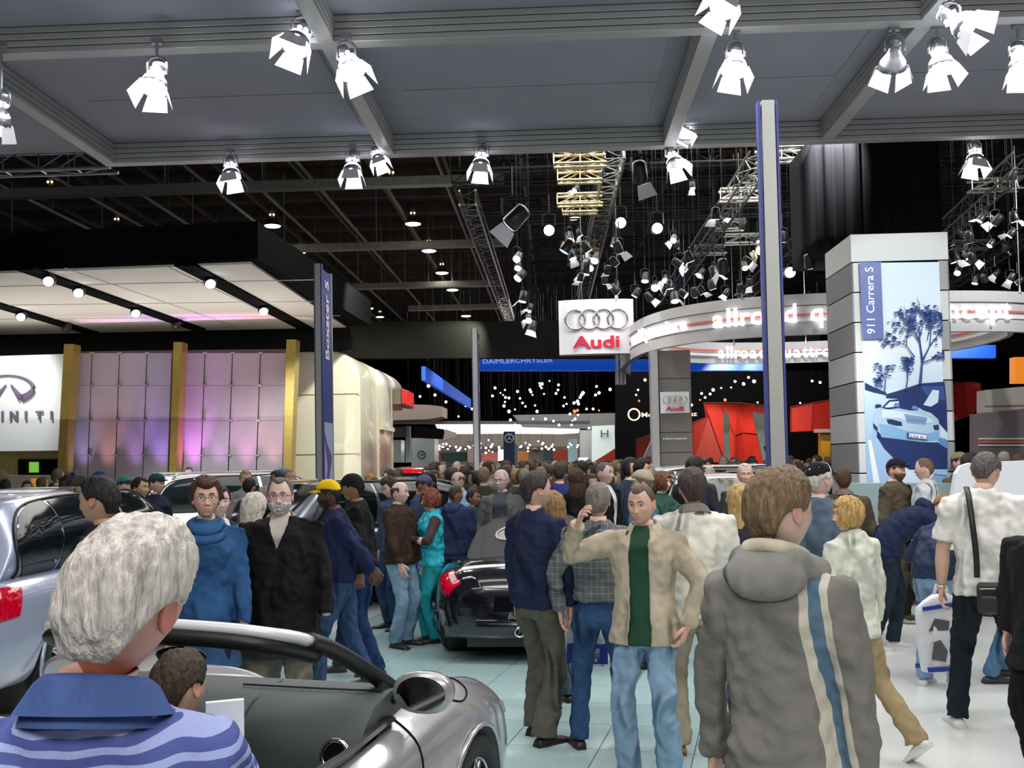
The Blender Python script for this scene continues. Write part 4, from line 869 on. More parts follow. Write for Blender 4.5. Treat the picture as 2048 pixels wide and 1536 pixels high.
# right: red stand
far('black_backdrop', rect(1231, 741, 1660, 960), 44, m_black, 'black backdrop wall behind the red stand', 'wall')
mb = textP('Mercedes-Benz', 1338, 829, 36, 9, mat('letter_cream', (.9, .8, .6), .5, emit=(1, .9, .7), es=1.0), None, .03, 110, bold=.01); tag(mb, 'glowing cream lettering high on the black backdrop', 'lettering')
obj('emblem_ring', torus(PV(1268, 829, 36), .2, .03, 24, 5, M90), MATS['letter_cream'], label='glowing ring emblem left of the cream lettering', cat='emblem')
rw = empty('red_stand', PV(1470, 930, 33), 0, 'faceted glowing red wall of the stand behind the information pillar', 'wall'); bpy.context.view_layer.update()
red_f = [([(1408, 806), (1440, 806), (1470, 870), (1470, 930), (1450, 925)], (33, 33.2, 33, 33, 33), m_red),
 ([(1440, 806), (1476, 806), (1486, 865), (1470, 870)], (33.2, 33.5, 33.3, 33), m_red), ([(1470, 870), (1486, 865), (1490, 930), (1470, 930)], (33, 33.3, 33.3, 33), m_red),
 ([(1476, 806), (1512, 810), (1530, 870), (1486, 865)], (33.5, 33.9, 33.7, 33.3), m_red), ([(1486, 865), (1530, 870), (1548, 930), (1490, 930)], (33.3, 33.7, 33.7, 33.3), m_red),
 ([(1512, 810), (1555, 815), (1562, 930), (1548, 930)], (33.9, 34.1, 34.1, 33.7), m_reddk),
 ([(1386, 846), (1418, 832), (1450, 925), (1386, 925)], (32.6, 32.8, 32.6, 32.6), m_reddk), ([(1408, 806), (1450, 925), (1418, 900), (1412, 830)], (32.9, 32.9, 32.9, 32.9), m_reddk),
 ([(1582, 814), (1625, 806), (1622, 862), (1582, 864)], (33, 33, 33, 33), m_red), ([(1626, 806), (1670, 798), (1670, 862), (1623, 862)], (33, 33.3, 33.3, 33), m_red),
 ([(1273, 880), (1308, 868), (1308, 925), (1273, 925)], (33, 33, 33, 33), m_reddk), ([(1905, 765), (1930, 765), (1938, 832), (1908, 842)], (33, 33.4, 33.4, 33), m_red), ([(1931, 765), (1960, 766), (1959, 815), (1939, 832)], (33.4, 33, 33, 33.4), m_red)]
for q, dv, m in red_f:
    fo = add_world(obj('facet_panel', slab(q, 33, .1, dv), m), rw)
    rim_ = [PV(x, y, dv[i]-.03) for i, (x, y) in enumerate(q)]; add_world(obj('seam', tube(rim_+[rim_[0]], .022, 4), m_reddk), rw)
for (x, y) in ((1470, 850), (1440, 860), (1520, 850), (1620, 850), (1935, 800)):
    p = PV(x, y, 30.5); spot('red_stand_lamp', p+Vector((0, -.5, 2.2)), PV(x, y, 33), 260, 70, (1, .75, .6))
far('yellow_post', rect(1643, 864, 1661, 925), 32, mat('post_yellow', (.75, .45, .03), .5), 'yellow post under the red wall left of the poster column', 'post', .4)
far('lintel', rect(1634, 858, 1668, 865), 31.8, m_pg, 'pale lintel resting on the yellow post', 'lintel', .4)
wm = far('white_mast', [(1447, 826), (1458, 826), (1461, 935), (1450, 935)], 28, mat('mast_green_white', (.52, .58, .50), .5), 'pale greenish mast in front of the red wall', 'mast', .15)
wp = far('leaning_sign', [(1505, 824), (1531, 828), (1540, 925), (1528, 930)], 28, MATS['mast_green_white'], 'slanting white panel with print in front of the red wall', 'panel', .1, [('print_mark', [(1528, 893), (1535, 891), (1537, 903), (1531, 904)], .03, m_black)])
far('tent_panel', [(1305, 876), (1308, 912), (1288, 914)], 31, mat('tent_grey', (.45, .5, .5), .6), 'grey triangular panel left of the information pillar', 'panel')
wb = far('white_box', [(1971, 780), (2060, 772), (2060, 824), (1971, 825)], 24, mat('box_white', (.72, .70, .66), .5), 'white illuminated box at the right edge', 'box', .5, [('red_line', [(1971, 811), (2060, 809), (2060, 812), (1971, 813)], .03, m_bred)])
far('grey_stack', [(1957, 827), (2060, 816), (2060, 930), (1957, 930)], 23.5, mat('stack_grey', (.22, .19, .21), .6), 'dark grey striped counter stack at the right edge', 'counter', .5, [('white_line', rect(1958, 876, 2060, 879), .03, m_txtw), ('red_line', rect(1958, 881, 2060, 886), .03, m_bred), ('white_line', rect(1958, 889, 2060, 892), .03, m_txtw)])
far('orange_sign', rect(2030, 714, 2070, 766), 25, mat('sign_orange', (.8, .2, .02), .5, emit=(1, .3, .02), es=.6), 'orange sign cut by the right edge', 'sign')
far('board_white', rect(1958, 925, 2060, 950), 14, m_pg, 'low white wall at the right edge', 'wall')
# large white rounded board behind the man in the white shirt
bd = []
for (x, y) in ((1893, 1050), (1906, 985), (1912, 948), (1922, 932), (1940, 926), (2070, 920), (2075, 1100), (1893, 1100)): bd.append((x, y))
lab(obj('white_board', slab(bd, 7.8, .06), mat('board_bright', (.82, .84, .9), .35)), 'large bright white board with rounded corner behind the man in white shirt', 'board').parent = None
# ================================================================== PEOPLE
def sstep(x, a, b):
    t = np.clip((x-a)/(b-a), 0, 1); return t*t*(3-2*t)
def G_(x, z, x0, z0, sx, sz): return np.exp(-((x-x0)/sx)**2-((z-z0)/sz)**2)
def head_xyz(az, ph, fem=0.0, heavy=0.0):
    dx, dy, dz = np.sin(az)*np.cos(ph), -np.cos(az)*np.cos(ph), np.sin(ph)
    f = (np.abs(dx)**2.4+np.abs(dy)**2.4+np.abs(dz)**2.4)**(-1/2.4)
    x, y, z = .074*dx*f, .094*dy*f, .116*dz*f
    low = sstep(-z, .0, .115)
    x = x*(1-(.34-.10*heavy+.05*fem)*low); x = x*(1+.05*heavy*low)
    back = sstep(y, -.02, .05)
    y = y*(1-.42*low*back)+.004
    y = np.where(y < 0, y*(1-.06*low), y)
    top = sstep(z, .05, .116); y = y*(1-.04*top)
    # flatten face front
    fr = sstep(-y, .025, .06)
    y = np.where(y < -.076, -.076+(y+.076)*.55, y)
    d = np.zeros_like(x)
    d += -.0055*np.exp(-((z-.024)/.010)**2)*np.exp(-(np.abs(x)/.052)**4)*(1-.6*fem)
    for s in (-1, 1):
        d += .0125*G_(x, z, s*.031, .006, .0165, .0125)
        d += -.005*G_(x, z, s*.043, -.022, .019, .019)
        d += .004*G_(x, z, s*.052, -.055, .015, .02)*(1-heavy)
        d += -.006*G_(x, z, s*.012, -.034, .007, .008)
        d += -.004*G_(x, z, s*.031, .0045, .011, .007)
    ramp = np.clip((.016-z)/.05, 0, 1)
    nose = (.003+.021*ramp**1.2)*sstep(z, -.045, -.035)*(1-sstep(z, .01, .03))
    d += -nose*np.exp(-(x/(.0075+.0055*ramp))**2)
    d += -.0065*G_(x, z, 0, -.0600, .021, .0055)-.0075*G_(x, z, 0, -.0725, .018, .0065)
    d += .0055*np.exp(-((z+.0665-.08*x*x*20)/.0022)**2)*np.exp(-(x/.024)**2)
    d += .004*G_(x, z, 0, -.085, .022, .005)-.009*G_(x, z, 0, -.102, .020, .013)
    y = y+d*fr
    return x, y, z
def skin_cols(x, y, z, tone, stubble=0, lip=(.55, .22, .20)):
    n = len(x); C = np.tile(np.array(tone, float), (n, 1)); fr = (y < -.045)
    lipm = np.exp(-(x/.023)**4)*np.exp(-((z+.0665)/.011)**4)*fr
    lipc = np.array(tone)*np.array((.92, .58, .56)); C = C*(1-lipm[:, None]*.75)+lipc*(lipm[:, None]*.75)
    ck = (np.exp(-((np.abs(x)-.042)/.02)**2-((z+.03)/.022)**2)+np.exp(-(x/.014)**2-((z+.035)/.015)**2))*fr*.35
    C = C*(1-ck[:, None])+C*np.array((1.12, .78, .74))*ck[:, None]
    es = np.exp(-((np.abs(x)-.031)/.018)**2-((z-.006)/.010)**2)*fr*.35
    C = C*(1-es[:, None])+C*np.array((.72, .58, .55))*es[:, None]
    if stubble:
        sm = sstep(-z, .035, .06)*(y < .03)*stubble*(1-lipm); C = C*(1-sm[:, None]*.45)+np.array((.10, .09, .09))*sm[:, None]*.45
    return C
m_skin = mat('skin', (1, 1, 1), .45, attr='tone', spec=.35, var=.05, vscale=40, bump=.04, bscale=220)
m_cloth = mat('cloth', (1, 1, 1), .85, objcol=True, var=.10, vscale=14, bump=.30, bscale=26, spec=.2, stretch=(1, 1, .45))
m_denim = mat('denim', (1, 1, 1), .9, objcol=True, var=.22, vscale=9, bump=.35, bscale=24, spec=.15, stretch=(1, 1, .6))
m_leather = mat('shoe_leather', (1, 1, 1), .4, objcol=True, var=.1)
m_shiny = mat('padded_nylon', (1, 1, 1), .5, objcol=True, var=.06, bump=.5, bscale=30, stretch=(.3, .3, 1.6))
m_hair = mat('hair', (1, 1, 1), .55, objcol=True, var=.38, vscale=70, bump=.6, bscale=120, spec=.35, stretch=(1, 1, .18))
m_sclera = mat('eye_white', (.75, .73, .70), .2); m_iris = mat('iris', (.03, .03, .03), .1)
m_glass = mat('spectacle_metal', (.12, .10, .08), .3, .8)
eye_me = mesh('eye', combine(sph((0, 0, 0), .0118, 12, 8), disc((0, -.0108, 0), .0058, Matrix.Rotation(R(90), 3, 'X'), 12, .003)), [m_sclera, m_iris], True)
for i, p_ in enumerate(eye_me.polygons): p_.material_index = 0 if i < 96 else 1
def crease(m, sc=6.5, st=.55, dist=.05):
    N, L = nt(m); b = N['Principled BSDF']; tc = N.new('ShaderNodeTexCoord'); mp = N.new('ShaderNodeMapping'); mp.inputs['Scale'].default_value = (1, 1, .55); mp.inputs['Rotation'].default_value = (.3, .5, .2)
    n = N.new('ShaderNodeTexNoise'); n.noise_type = 'RIDGED_MULTIFRACTAL'; n.inputs['Scale'].default_value = sc; n.inputs['Detail'].default_value = 2.5; n.inputs['Distortion'].default_value = .8
    L.new(tc.outputs['Object'], mp.inputs[0]); L.new(mp.outputs[0], n.inputs['Vector']); bp = N.new('ShaderNodeBump'); bp.inputs['Strength'].default_value = st; bp.inputs['Distance'].default_value = dist
    L.new(n.outputs[0], bp.inputs['Height']); old = b.inputs['Normal'].links
    if old: L.new(old[0].from_socket, bp.inputs['Normal'])
    L.new(bp.outputs[0], b.inputs['Normal'])
crease(m_cloth, 4.2, 1.0, .16); crease(m_denim, 4.5, 1.0, .2); crease(m_shiny, 9, .8, .1)
def pattern(name, fn, base=None, cs=5.0):
    """cloth whose print comes from fn(N, L, x, y, z sockets) -> colour socket"""
    m = mat(name, (1, 1, 1), .85, bump=.3, bscale=26, spec=.2); N, L = nt(m); tc = N.new('ShaderNodeTexCoord'); sp = N.new('ShaderNodeSeparateXYZ'); L.new(tc.outputs['Object'], sp.inputs[0])
    L.new(fn(N, L, sp.outputs[0], sp.outputs[1], sp.outputs[2]), N['Principled BSDF'].inputs['Base Color']); crease(m, cs, 1.0, .14); return m
def MA(N, L, op, a, b=None, c=None):
    n = N.new('ShaderNodeMath'); n.operation = op
    for i, v in enumerate((a, b, c)):
        if v is None: continue
        if isinstance(v, (int, float)): n.inputs[i].default_value = v
        else: L.new(v, n.inputs[i])
    return n.outputs[0]
def MIX(N, L, f, a, b):
    n = N.new('ShaderNodeMix'); n.data_type = 'RGBA'
    L.new(f, n.inputs[0])
    for i, v in ((6, a), (7, b)):
        if isinstance(v, tuple): n.inputs[i].default_value = (*v, 1)
        else: L.new(v, n.inputs[i])
    return n.outputs[2]
def band(N, L, v, period, duty): return MA(N, L, 'LESS_THAN', MA(N, L, 'MODULO', MA(N, L, 'ADD', v, 10.0), period), period*duty)
def f_old(N, L, x, y, z): return MIX(N, L, band(N, L, MA(N, L, 'ADD', z, MA(N, L, 'MULTIPLY', y, .25)), .024, .42), (.085, .11, .33), (.36, .42, .72))
def f_plaid(N, L, x, y, z):
    c = MIX(N, L, band(N, L, x, .036, .12), (.125, .13, .135), (.22, .23, .25)); return MIX(N, L, band(N, L, z, .04, .12), c, (.23, .24, .26))
def f_vs(N, L, x, y, z): return MIX(N, L, band(N, L, x, .016, .5), (.50, .62, .82), (.22, .32, .55))
def f_boy(N, L, x, y, z):
    t = MA(N, L, 'ADD', x, MA(N, L, 'MULTIPLY', MA(N, L, 'SUBTRACT', 1.47, z), .125))
    def rng_(a, b): return MA(N, L, 'MULTIPLY', MA(N, L, 'GREATER_THAN', t, a), MA(N, L, 'LESS_THAN', t, b))
    c = MIX(N, L, rng_(-.172, -.090), (.215, .205, .185), (.62, .58, .48)); c = MIX(N, L, rng_(-.148, -.114), c, (.11, .19, .27)); return c
def f_camo(N, L, x, y, z):
    n = N.new('ShaderNodeTexVoronoi'); n.inputs['Scale'].default_value = 30; cr = N.new('ShaderNodeValToRGB'); sp = N.new('ShaderNodeSeparateColor'); L.new(n.outputs['Color'], sp.inputs[0]); L.new(sp.outputs[0], cr.inputs[0]); cr.color_ramp.interpolation = 'CONSTANT'
    e = cr.color_ramp.elements; e[0].color = (.45, .42, .30, 1); e[1].color = (.14, .15, .07, 1); e[1].position = .7; q = e.new(.4); q.color = (.28, .22, .13, 1); return cr.outputs[0]
def f_print(N, L, x, y, z):
    n = N.new('ShaderNodeTexNoise'); n.inputs['Scale'].default_value = 26; return MIX(N, L, MA(N, L, 'GREATER_THAN', n.outputs[0], .56), (.66, .66, .64), (.12, .12, .13))
pt_old = pattern('striped_knit', f_old, cs=3.5); pt_plaid = pattern('grey_plaid', f_plaid, cs=7); pt_vs = pattern('fine_stripe', f_vs); pt_boy = pattern('grey_jacket_with_stripes', f_boy, cs=3.2); pt_camo = pattern('camouflage', f_camo); pt_print = pattern('printed_top', f_print)
def rotm(turn, nod, tilt): return Matrix.Rotation(R(turn), 3, 'Z') @ Matrix.Rotation(R(tilt), 3, 'Y') @ Matrix.Rotation(R(nod), 3, 'X')
def fin_loft(pts, rr, n=8): return tube([Vector(p) for p in pts], rr, n)
def hand_parts(s, side, curl=.5, n=8):
    """hand hanging along -Z, palm facing the body (x inward); side=+1 is the person's left"""
    out = []; k = s*1.0; inn = -side
    out.append(tube([(0, 0, .03*k), (0, 0, 0), (0, -.002*k, -.035*k), (0, -.002*k, -.075*k), (inn*.004*k, 0, -.092*k)], [(.021*k, .027*k), (.018*k, .028*k), (.015*k, .040*k), (.013*k, .040*k), (.010*k, .036*k)], 12, side=(1, 0, 0), sup=2.6))
    for i, (y, L) in enumerate(((-.030, .072), (-.010, .080), (.011, .075), (.030, .058))):
        p = Vector((inn*.003, y, -.085)); a = 0; pts = [p*k]; 
        for j, l in enumerate((.45, .32, .23)):
            a += curl*(.35+.25*j)+.05*i
            p = p+Vector((inn*math.sin(a)*L*l, y*.04, -math.cos(a)*L*l)); pts.append(p*k)
        out.append(tube(pts, [.0092*k, .0088*k, .0080*k, .0062*k], n))
    t0 = Vector((inn*.002, -.026, -.012)); t1 = t0+Vector((inn*.012, -.028, -.030)); t2 = t1+Vector((inn*.012, -.010, -.030)); t3 = t2+Vector((inn*.010, .004, -.022))
    out.append(tube([t0*k, t1*k, t2*k, t3*k], [.014*k, .0115*k, .0098*k, .0070*k], n))
    return combine(*out)
def ik(a, b, l1, l2, pole):
    a, b = Vector(a), Vector(b); d = b-a; L = d.length
    if L > (l1+l2)*.995: b = a+d*((l1+l2)*.995/L); d = b-a; L = d.length
    x = (l1*l1-l2*l2+L*L)/(2*L); h = math.sqrt(max(l1*l1-x*x, 0)); t = d/L
    p = Vector(pole); p = (p-t*p.dot(t)); p = p.normalized() if p.length > 1e-5 else Vector((0, 1, 0))
    return a+t*x+p*h, b
_tex = {}
def fold_tex():
    if 'f' not in _tex:
        t = bpy.data.textures.new('folds', 'CLOUDS'); t.noise_scale = .14; t.noise_depth = 2; _tex['f'] = t
        t = bpy.data.textures.new('folds_fine', 'STUCCI'); t.noise_scale = .045; _tex['g'] = t
    return _tex
def garment(name, VF, m, parent, color, vox, sm=6, disp=.02, label=None, solid=None):
    o = obj(name, VF, m, parent, True, color=color)
    if label: o['label'] = label
    if vox:
        r = o.modifiers.new('r', 'REMESH'); r.mode = 'VOXEL'; r.voxel_size = vox; r.use_smooth_shade = True
        s_ = o.modifiers.new('s', 'SMOOTH'); s_.iterations = sm; s_.factor = .6
        if disp:
            d = o.modifiers.new('d', 'DISPLACE'); d.texture = fold_tex()['f']; d.strength = disp; d.mid_level = .5; d.texture_coords = 'LOCAL'
            d = o.modifiers.new('d2', 'DISPLACE'); d.texture = fold_tex()['g']; d.strength = disp*.45; d.mid_level = .5; d.texture_coords = 'LOCAL'
    return o
HAIR = {}
def person(label, px, Y, H=1.75, face=0, top=(.1, .1, .12), pants=(.05, .08, .16), shoes=(.04, .03, .03), skin=(.62, .40, .30), hair='short', hc=(.05, .03, .02),
           lod=1, w=1.0, belly=0.0, fem=0.0, turn=0, nod=0, tilt=0, lean=0, side=0, la=None, ra=None, lf=None, rf=None, lp=(1, .6, 0), rp=(-1, .6, 0), hem=.86, sleeve='long', collar=None,
           pm=None, tm=None, curl=.5, eyes=True, glasses=False, beard=None, stubble=0, tm_label=None, opening=None, inner=None, flare=1.0, bag=None, cap=None, brimturn=0, group=None, hairlen=.0, xoff=0, legs=True, longhair=None, ankle=1.0, z0=0, sw=1.0, hide_hands=(), vest=None, ears=True, pockets=None, trim=None, hat_label=None, rwp=None, pants_label=None, knee=None, beltz=None, heavy=0.0):
    s = H/1.75; p0 = P(px, 1100, Y)
    root = empty('person', (p0.x+xoff, Y, z0), R(face), label, 'person', group)
    nh, nv = {0: (20, 14), 1: (44, 40), 2: (88, 84), 3: (120, 110)}[lod]
    vox = {0: 0, 1: .022*s, 2: .014*s, 3: .011*s}[lod]; nf = {0: 6, 1: 8, 2: 10, 3: 12}[lod]
    hipz = .92*s; la_ = R(lean); sd_ = R(side)
    def B(p):
        p = Vector(p); t = p.z-hipz
        if t <= 0 or (not lean and not side): return p
        Lb = .28*s; tt = min(t, Lb); a = la_*tt/Lb
        if abs(la_) > 1e-4:
            y = -(Lb/la_)*(1-math.cos(a)); z = (Lb/la_)*math.sin(a)
        else: y, z = 0, tt
        if t > Lb: y -= math.sin(la_)*(t-Lb); z += math.cos(la_)*(t-Lb)
        q = Vector((p.x, y+p.y*math.cos(a), hipz+z+p.y*math.sin(a)))
        if side:
            k = math.sin(sd_)*(q.z-hipz); q.x += k
        return q
    # ---------- head
    hc_ = Vector((0, -.012*s, (1.75-.117)*s)); hs = s*1.0
    az = np.linspace(0, 2*np.pi, nh, endpoint=False); phs = np.linspace(np.pi/2, -R(60), nv)
    Mh = rotm(turn, nod, tilt); pivot = Vector((0, .012*s, hc_.z-.085*s))
    def hp(v): return B(pivot+Mh @ (Vector(v)*hs+hc_-pivot))
    rings = []; X = []; Yy = []; Z = []
    for ph in phs:
        x, y, z = head_xyz(az, np.full(nh, ph), fem, heavy); X += list(x); Yy += list(y); Z += list(z)
        rings.append([hp((x[j], y[j], z[j])) for j in range(nh)])
    cols = skin_cols(np.array(X), np.array(Yy), np.array(Z), skin, stubble)
    neck = [(hc_.z-.095*s, .054*s, .056*s, .012*s, .6), (hc_.z-.125*s, .055*s*w, .058*s*w, .018*s, .3), (1.475*s, .062*s*w, .06*s*w, .016*s, 0), (1.44*s, .105*s*w, .065*s, .01*s, 0), (1.38*s, .150*s*w, .085*s*w, 0, 0)]+[(z*s, (.125+.0*z)*s*w, (.078+belly*.5)*s*w, 0, 0) for z in (1.3, 1.22, 1.16, 1.10, 1.05, 1.0, .95)]+[(.88*s, .12*s*w, .075*s, 0, 0)]
    for (z, rx, ry, oy, wt) in neck:
        a = az+R(turn)*wt*0; rr = []
        for j in range(nh):
            v = Vector((rx*math.sin(az[j]), oy-ry*math.cos(az[j]), z))
            if wt: q = pivot+Mh @ (v-pivot); v = v.lerp(q, wt)
            rr.append(B(v))
        rings.append(rr)
    parts = [loft(rings, True, False, True)]; ncol = [cols, np.tile(skin, (nh*len(neck), 1))]
    if ears and lod > 0:
        for sx in (-1, 1):
            er = []; m = 12 if lod > 1 else 8
            for t, (r1, r2, off) in enumerate(((.016, .013, 0), (.028, .019, .006), (.032, .021, .012), (.029, .018, .015), (.018, .010, .010))):
                er.append([hp((sx*(.066+off), .012+r2*math.cos(a)+.006*math.sin(a), -.002+r1*math.sin(a))) for a in np.linspace(0, 2*math.pi, m, endpoint=False)])
            parts.append(loft(er)); ncol.append(np.tile(np.array(skin)*np.array((1.08, .82, .80)), (m*5, 1)))
    # ---------- arms
    if rwp:
        q_ = Matrix.Rotation(-R(face), 3, 'Z') @ (P(*rwp)-Vector((p0.x+xoff, Y, z0))); ra = tuple(q_/s)
    arms = {}
    for nm, sd, tgt, pl in (('l', 1, la, lp), ('r', -1, ra, rp)):
        sh = B((sd*.175*s*w**.5, .005*s, 1.41*s))
        if tgt is None: tgt = (sd*(.25+.04*(w-1)), -.02, .875)
        wr = Vector(tgt)*s; el, wr = ik(sh, wr, .29*s, .255*s, pl)
        arms[nm] = (sh, el, wr, sd)
        d = (wr-el).normalized()
        parts.append(tube([sh, sh.lerp(el, .5), el, el.lerp(wr, .3), wr], [.047*s*w, .043*s*w, .038*s*w, .040*s*w, .026*s], nf+2)); ncol.append(np.tile(skin, ((nf+2)*5, 1)))
        if nm not in hide_hands and lod > 0:
            hv, hf = hand_parts(s*(1-.1*fem), sd, curl, 8 if lod > 1 else 5)
            zax = -d; ref = Vector((1, 0, 0)); xa = (ref-zax*ref.dot(zax))
            if xa.length < .1: xa = Vector((0, 1, 0))-zax*zax.y
            xa.normalize(); ya = zax.cross(xa); Mm = Matrix((xa, ya, zax)).transposed()
            parts.append(([tuple(wr+Mm @ Vector(v)) for v in hv], hf)); ncol.append(np.tile(np.array(skin)*np.array((1.02, .93, .92)), (len(hv), 1)))
    # ---------- legs
    lg = {}
    if legs:
        for nm, sd, ft in (('l', 1, lf), ('r', -1, rf)):
            ft = ft or (sd*.11, .0, 0, sd*12)
            hip = Vector((sd*.085*s*w**.5, 0, .90*s)); an = Vector((ft[0]*s, ft[1]*s, (.085+(ft[2] if len(ft) > 2 else 0))*s))
            kp = knee or (sd*.15, -1, 0)
            kn, an = ik(hip, an, .43*s, .415*s, kp); lg[nm] = (hip, kn, an, sd, ft[3] if len(ft) > 3 else sd*12, ft[4] if len(ft) > 4 else 0)
            parts.append(tube([hip, kn, an], [.075*s*w, .05*s, .036*s], nf)); ncol.append(np.tile(skin, (nf*3, 1)))
    vf = combine(*parts); ob = obj('body', vf, m_skin, root, True)
    C = np.concatenate(ncol); C = np.clip(C, 0, 1)
    at = ob.data.color_attributes.new('tone', 'FLOAT_COLOR', 'POINT')
    if len(C) == len(ob.data.vertices): at.data.foreach_set('color', np.concatenate([C, np.ones((len(C), 1))], 1).astype(np.float32).ravel())
    else: print('COLMISMATCH', label, len(C), len(ob.data.vertices))
    # ---------- face parts
    if lod > 0 and eyes and abs(((face+turn+180) % 360)-180) < 125:
        for sx in (-1, 1):
            e = obj('eye', eye_me, parent=root); e.location = hp((sx*.031, -.0665, .006)); e.rotation_euler = (Mh.to_euler()); e.scale = (hs,)*3
            br = [hp((sx*x, y_, z)) for x, y_, z in ((.014, -.0885, .0255), (.028, -.0880, .031), (.045, -.076, .027))]
            if eyes != 'closed' or True: obj('eyebrow', tube(br, [(.0022*s, .0035*s)]*3, 6), m_hair, root, True, color=hc if hair != 'bald' else tuple(min(1, c*1.1+.05) for c in hc))
            if eyes == 'closed':
                e.scale = (hs*.93,)*3; e.location = hp((sx*.031, -.0645, .006))
    if glasses:
        g = []
        for sx in (-1, 1):
            rr = [hp((sx*.031+.021*math.cos(a), -.094+abs(sx*.031+.021*math.cos(a))*.12, .004+.016*math.sin(a))) for a in np.linspace(0, 2*math.pi, 17)]
            g.append(tube(rr, .0013*s, 5)); g.append(tube([hp((sx*.052, -.088, .008)), hp((sx*.074, -.05, .010)), hp((sx*.077, .012, .008))], .0014*s, 5))
        g.append(tube([hp((-.010, -.094, .006)), hp((.010, -.094, .006))], .0013*s, 5)); obj('glasses', combine(*g), m_glass, root, True)
    # ---------- hair
    def hairshell(maskf, thick, rough=.0, freq=40, nh2=None, nv2=None, name='hair', m=m_hair, col=None, off=0.0, seed=0, phmin=-58):
        n1, n2 = nh2 or nh, nv2 or max(12, int(nv*.9)); azs = np.linspace(0, 2*np.pi, n1, endpoint=False); rg = []; inside = []
        for ph in np.linspace(np.pi/2, R(phmin), n2):
            x, y, z = head_xyz(azs, np.full(n1, ph), fem, heavy); mk = maskf(azs, z, x, y)
            row = []
            for j in range(n1):
                v = Vector((x[j], y[j], z[j])); nn = v.normalized(); mm = float(mk[j]) if hasattr(mk, '__len__') else mk
                t = thick*mm+off if mm > 0.02 else -.006
                if rough and mm > .02:
                    q = Vector((x[j]*freq+seed, y[j]*freq, z[j]*freq*.45)); t += rough*mnoise.noise(q)*mm+rough*.5*mnoise.noise(q*2.7)*mm
                row.append(hp(v+nn*t)); inside.append(mm <= .0)
            rg.append(row)
        V, Fs = loft(rg, True, False, False)
        Fs = [f for f in Fs if not all(inside[i] for i in f)]
        used = sorted({i for f in Fs for i in f}); mp = {u: i for i, u in enumerate(used)}
        return obj(name, ([V[i] for i in used], [tuple(mp[i] for i in f) for f in Fs]), m, root, True, color=col or hc)
    def angf(azs): return np.abs(((azs+np.pi) % (2*np.pi))-np.pi)   # 0 front, pi back
    def line_short(azs, front=.072, side=.0, back=-.072):
        a = angf(azs); h = np.where(a < R(52), front-.010*np.cos(a*3.2), 0)
        h = np.where(a < R(52), h, np.where(a < R(80), front+(side-front)*(a-R(52))/R(28), 0))
        h = np.where((a >= R(80)) & (a < R(112)), side+.012*np.sin((a-R(80))/R(32)*np.pi), h)
        h = np.where(a >= R(112), side+(back-side)*sstep(a, R(112), R(150)), h); return h
    def mk_line(front, side, back, soft=.012): return lambda azs, z, x, y: sstep(z-line_short(azs, front, side, back), 0, soft)
    T = {'short': (.014, .006), 'buzz': (.004, .001), 'full': (.022, .010), 'curly': (.034, .024), 'bob': (.024, .008), 'thin': (.009, .004)}
    if hair in ('short', 'buzz', 'full', 'curly', 'thin', 'bob'):
        th, ro = T[hair]
        prm = {'short': (.074, .0, -.072), 'buzz': (.078, .012, -.062), 'full': (.062, -.012, -.085), 'curly': (.058, -.03, -.10), 'bob': (.05, -.085, -.10), 'thin': (.088, .005, -.07)}[hair]
        if hair == 'bob': mf = lambda azs, z, x, y: np.where(angf(azs) < R(38), sstep(z-.048, 0, .012), 1.0)*np.where(angf(azs) > R(38), sstep(z+.085, 0, .02), 1)
        elif hair == 'curly': mf = lambda azs, z, x, y: np.where(angf(azs) < R(42), sstep(z-.055, 0, .012), 1.0)*np.where(angf(azs) > R(42), sstep(z+.075, 0, .03), 1)
        else: mf = mk_line(*prm)
        hairshell(mf, th+hairlen, ro, 46 if hair != 'curly' else 34)
    elif hair == 'bald':
        def mf(azs, z, x, y): return sstep(angf(azs), R(70), R(95))*sstep(z-line_short(azs, .0, .0, -.07), 0, .012)*sstep(.058-z, 0, .02)
        hairshell(mf, .009, .004, 50)
    elif hair == 'cap' or cap: 
        hairshell(mk_line(.05, .0, -.07), .008, .003, 50)
    if longhair:   # curtain behind and at the sides
        L = longhair; pts, rr = [], []
        for i in range(9):
            t = i/8; zz = .06-t*(L+.06)
            pts.append(B(hc_+Vector((0, .03+.045*math.sin(t*2.2), zz))*s)); rr.append((s*(.078+.022*math.sin(t*2.6)-.03*t*t), s*(.062-.030*t)))
        nn = 30 if lod > 1 else 16; V, Fs = tube(pts, rr, nn, side=(1, 0, 0)); V2 = []
        for i, v in enumerate(V):
            v = Vector(v); k = (i % nn)/nn; c = pts[i//nn]; dr = v-c; a = math.sin(k*2*math.pi*9+i//nn*.25)*.05+mnoise.noise(Vector((k*20, (i//nn)*.25, H)))*.16
            V2.append(c+dr*(1+a))
        V2 = [tuple(v) for v in V2]
        obj('long_hair', (V2, Fs), m_hair, root, True, color=hc)
    if beard:
        bm_ = lambda azs, z, x, y: sstep(np.abs(z+.078), .048, .036)*sstep(R(88)-angf(azs), 0, R(12))*(1-.95*np.exp(-(x/.021)**4-((z+.0665)/.0075)**4))*(1-sstep(z+.045+.9*np.maximum(0, .030-np.abs(x))-.0012*angf(azs)*57*.45, 0, .012))
        hairshell(bm_, .012, .006, 60, name='beard', col=beard, phmin=-60)
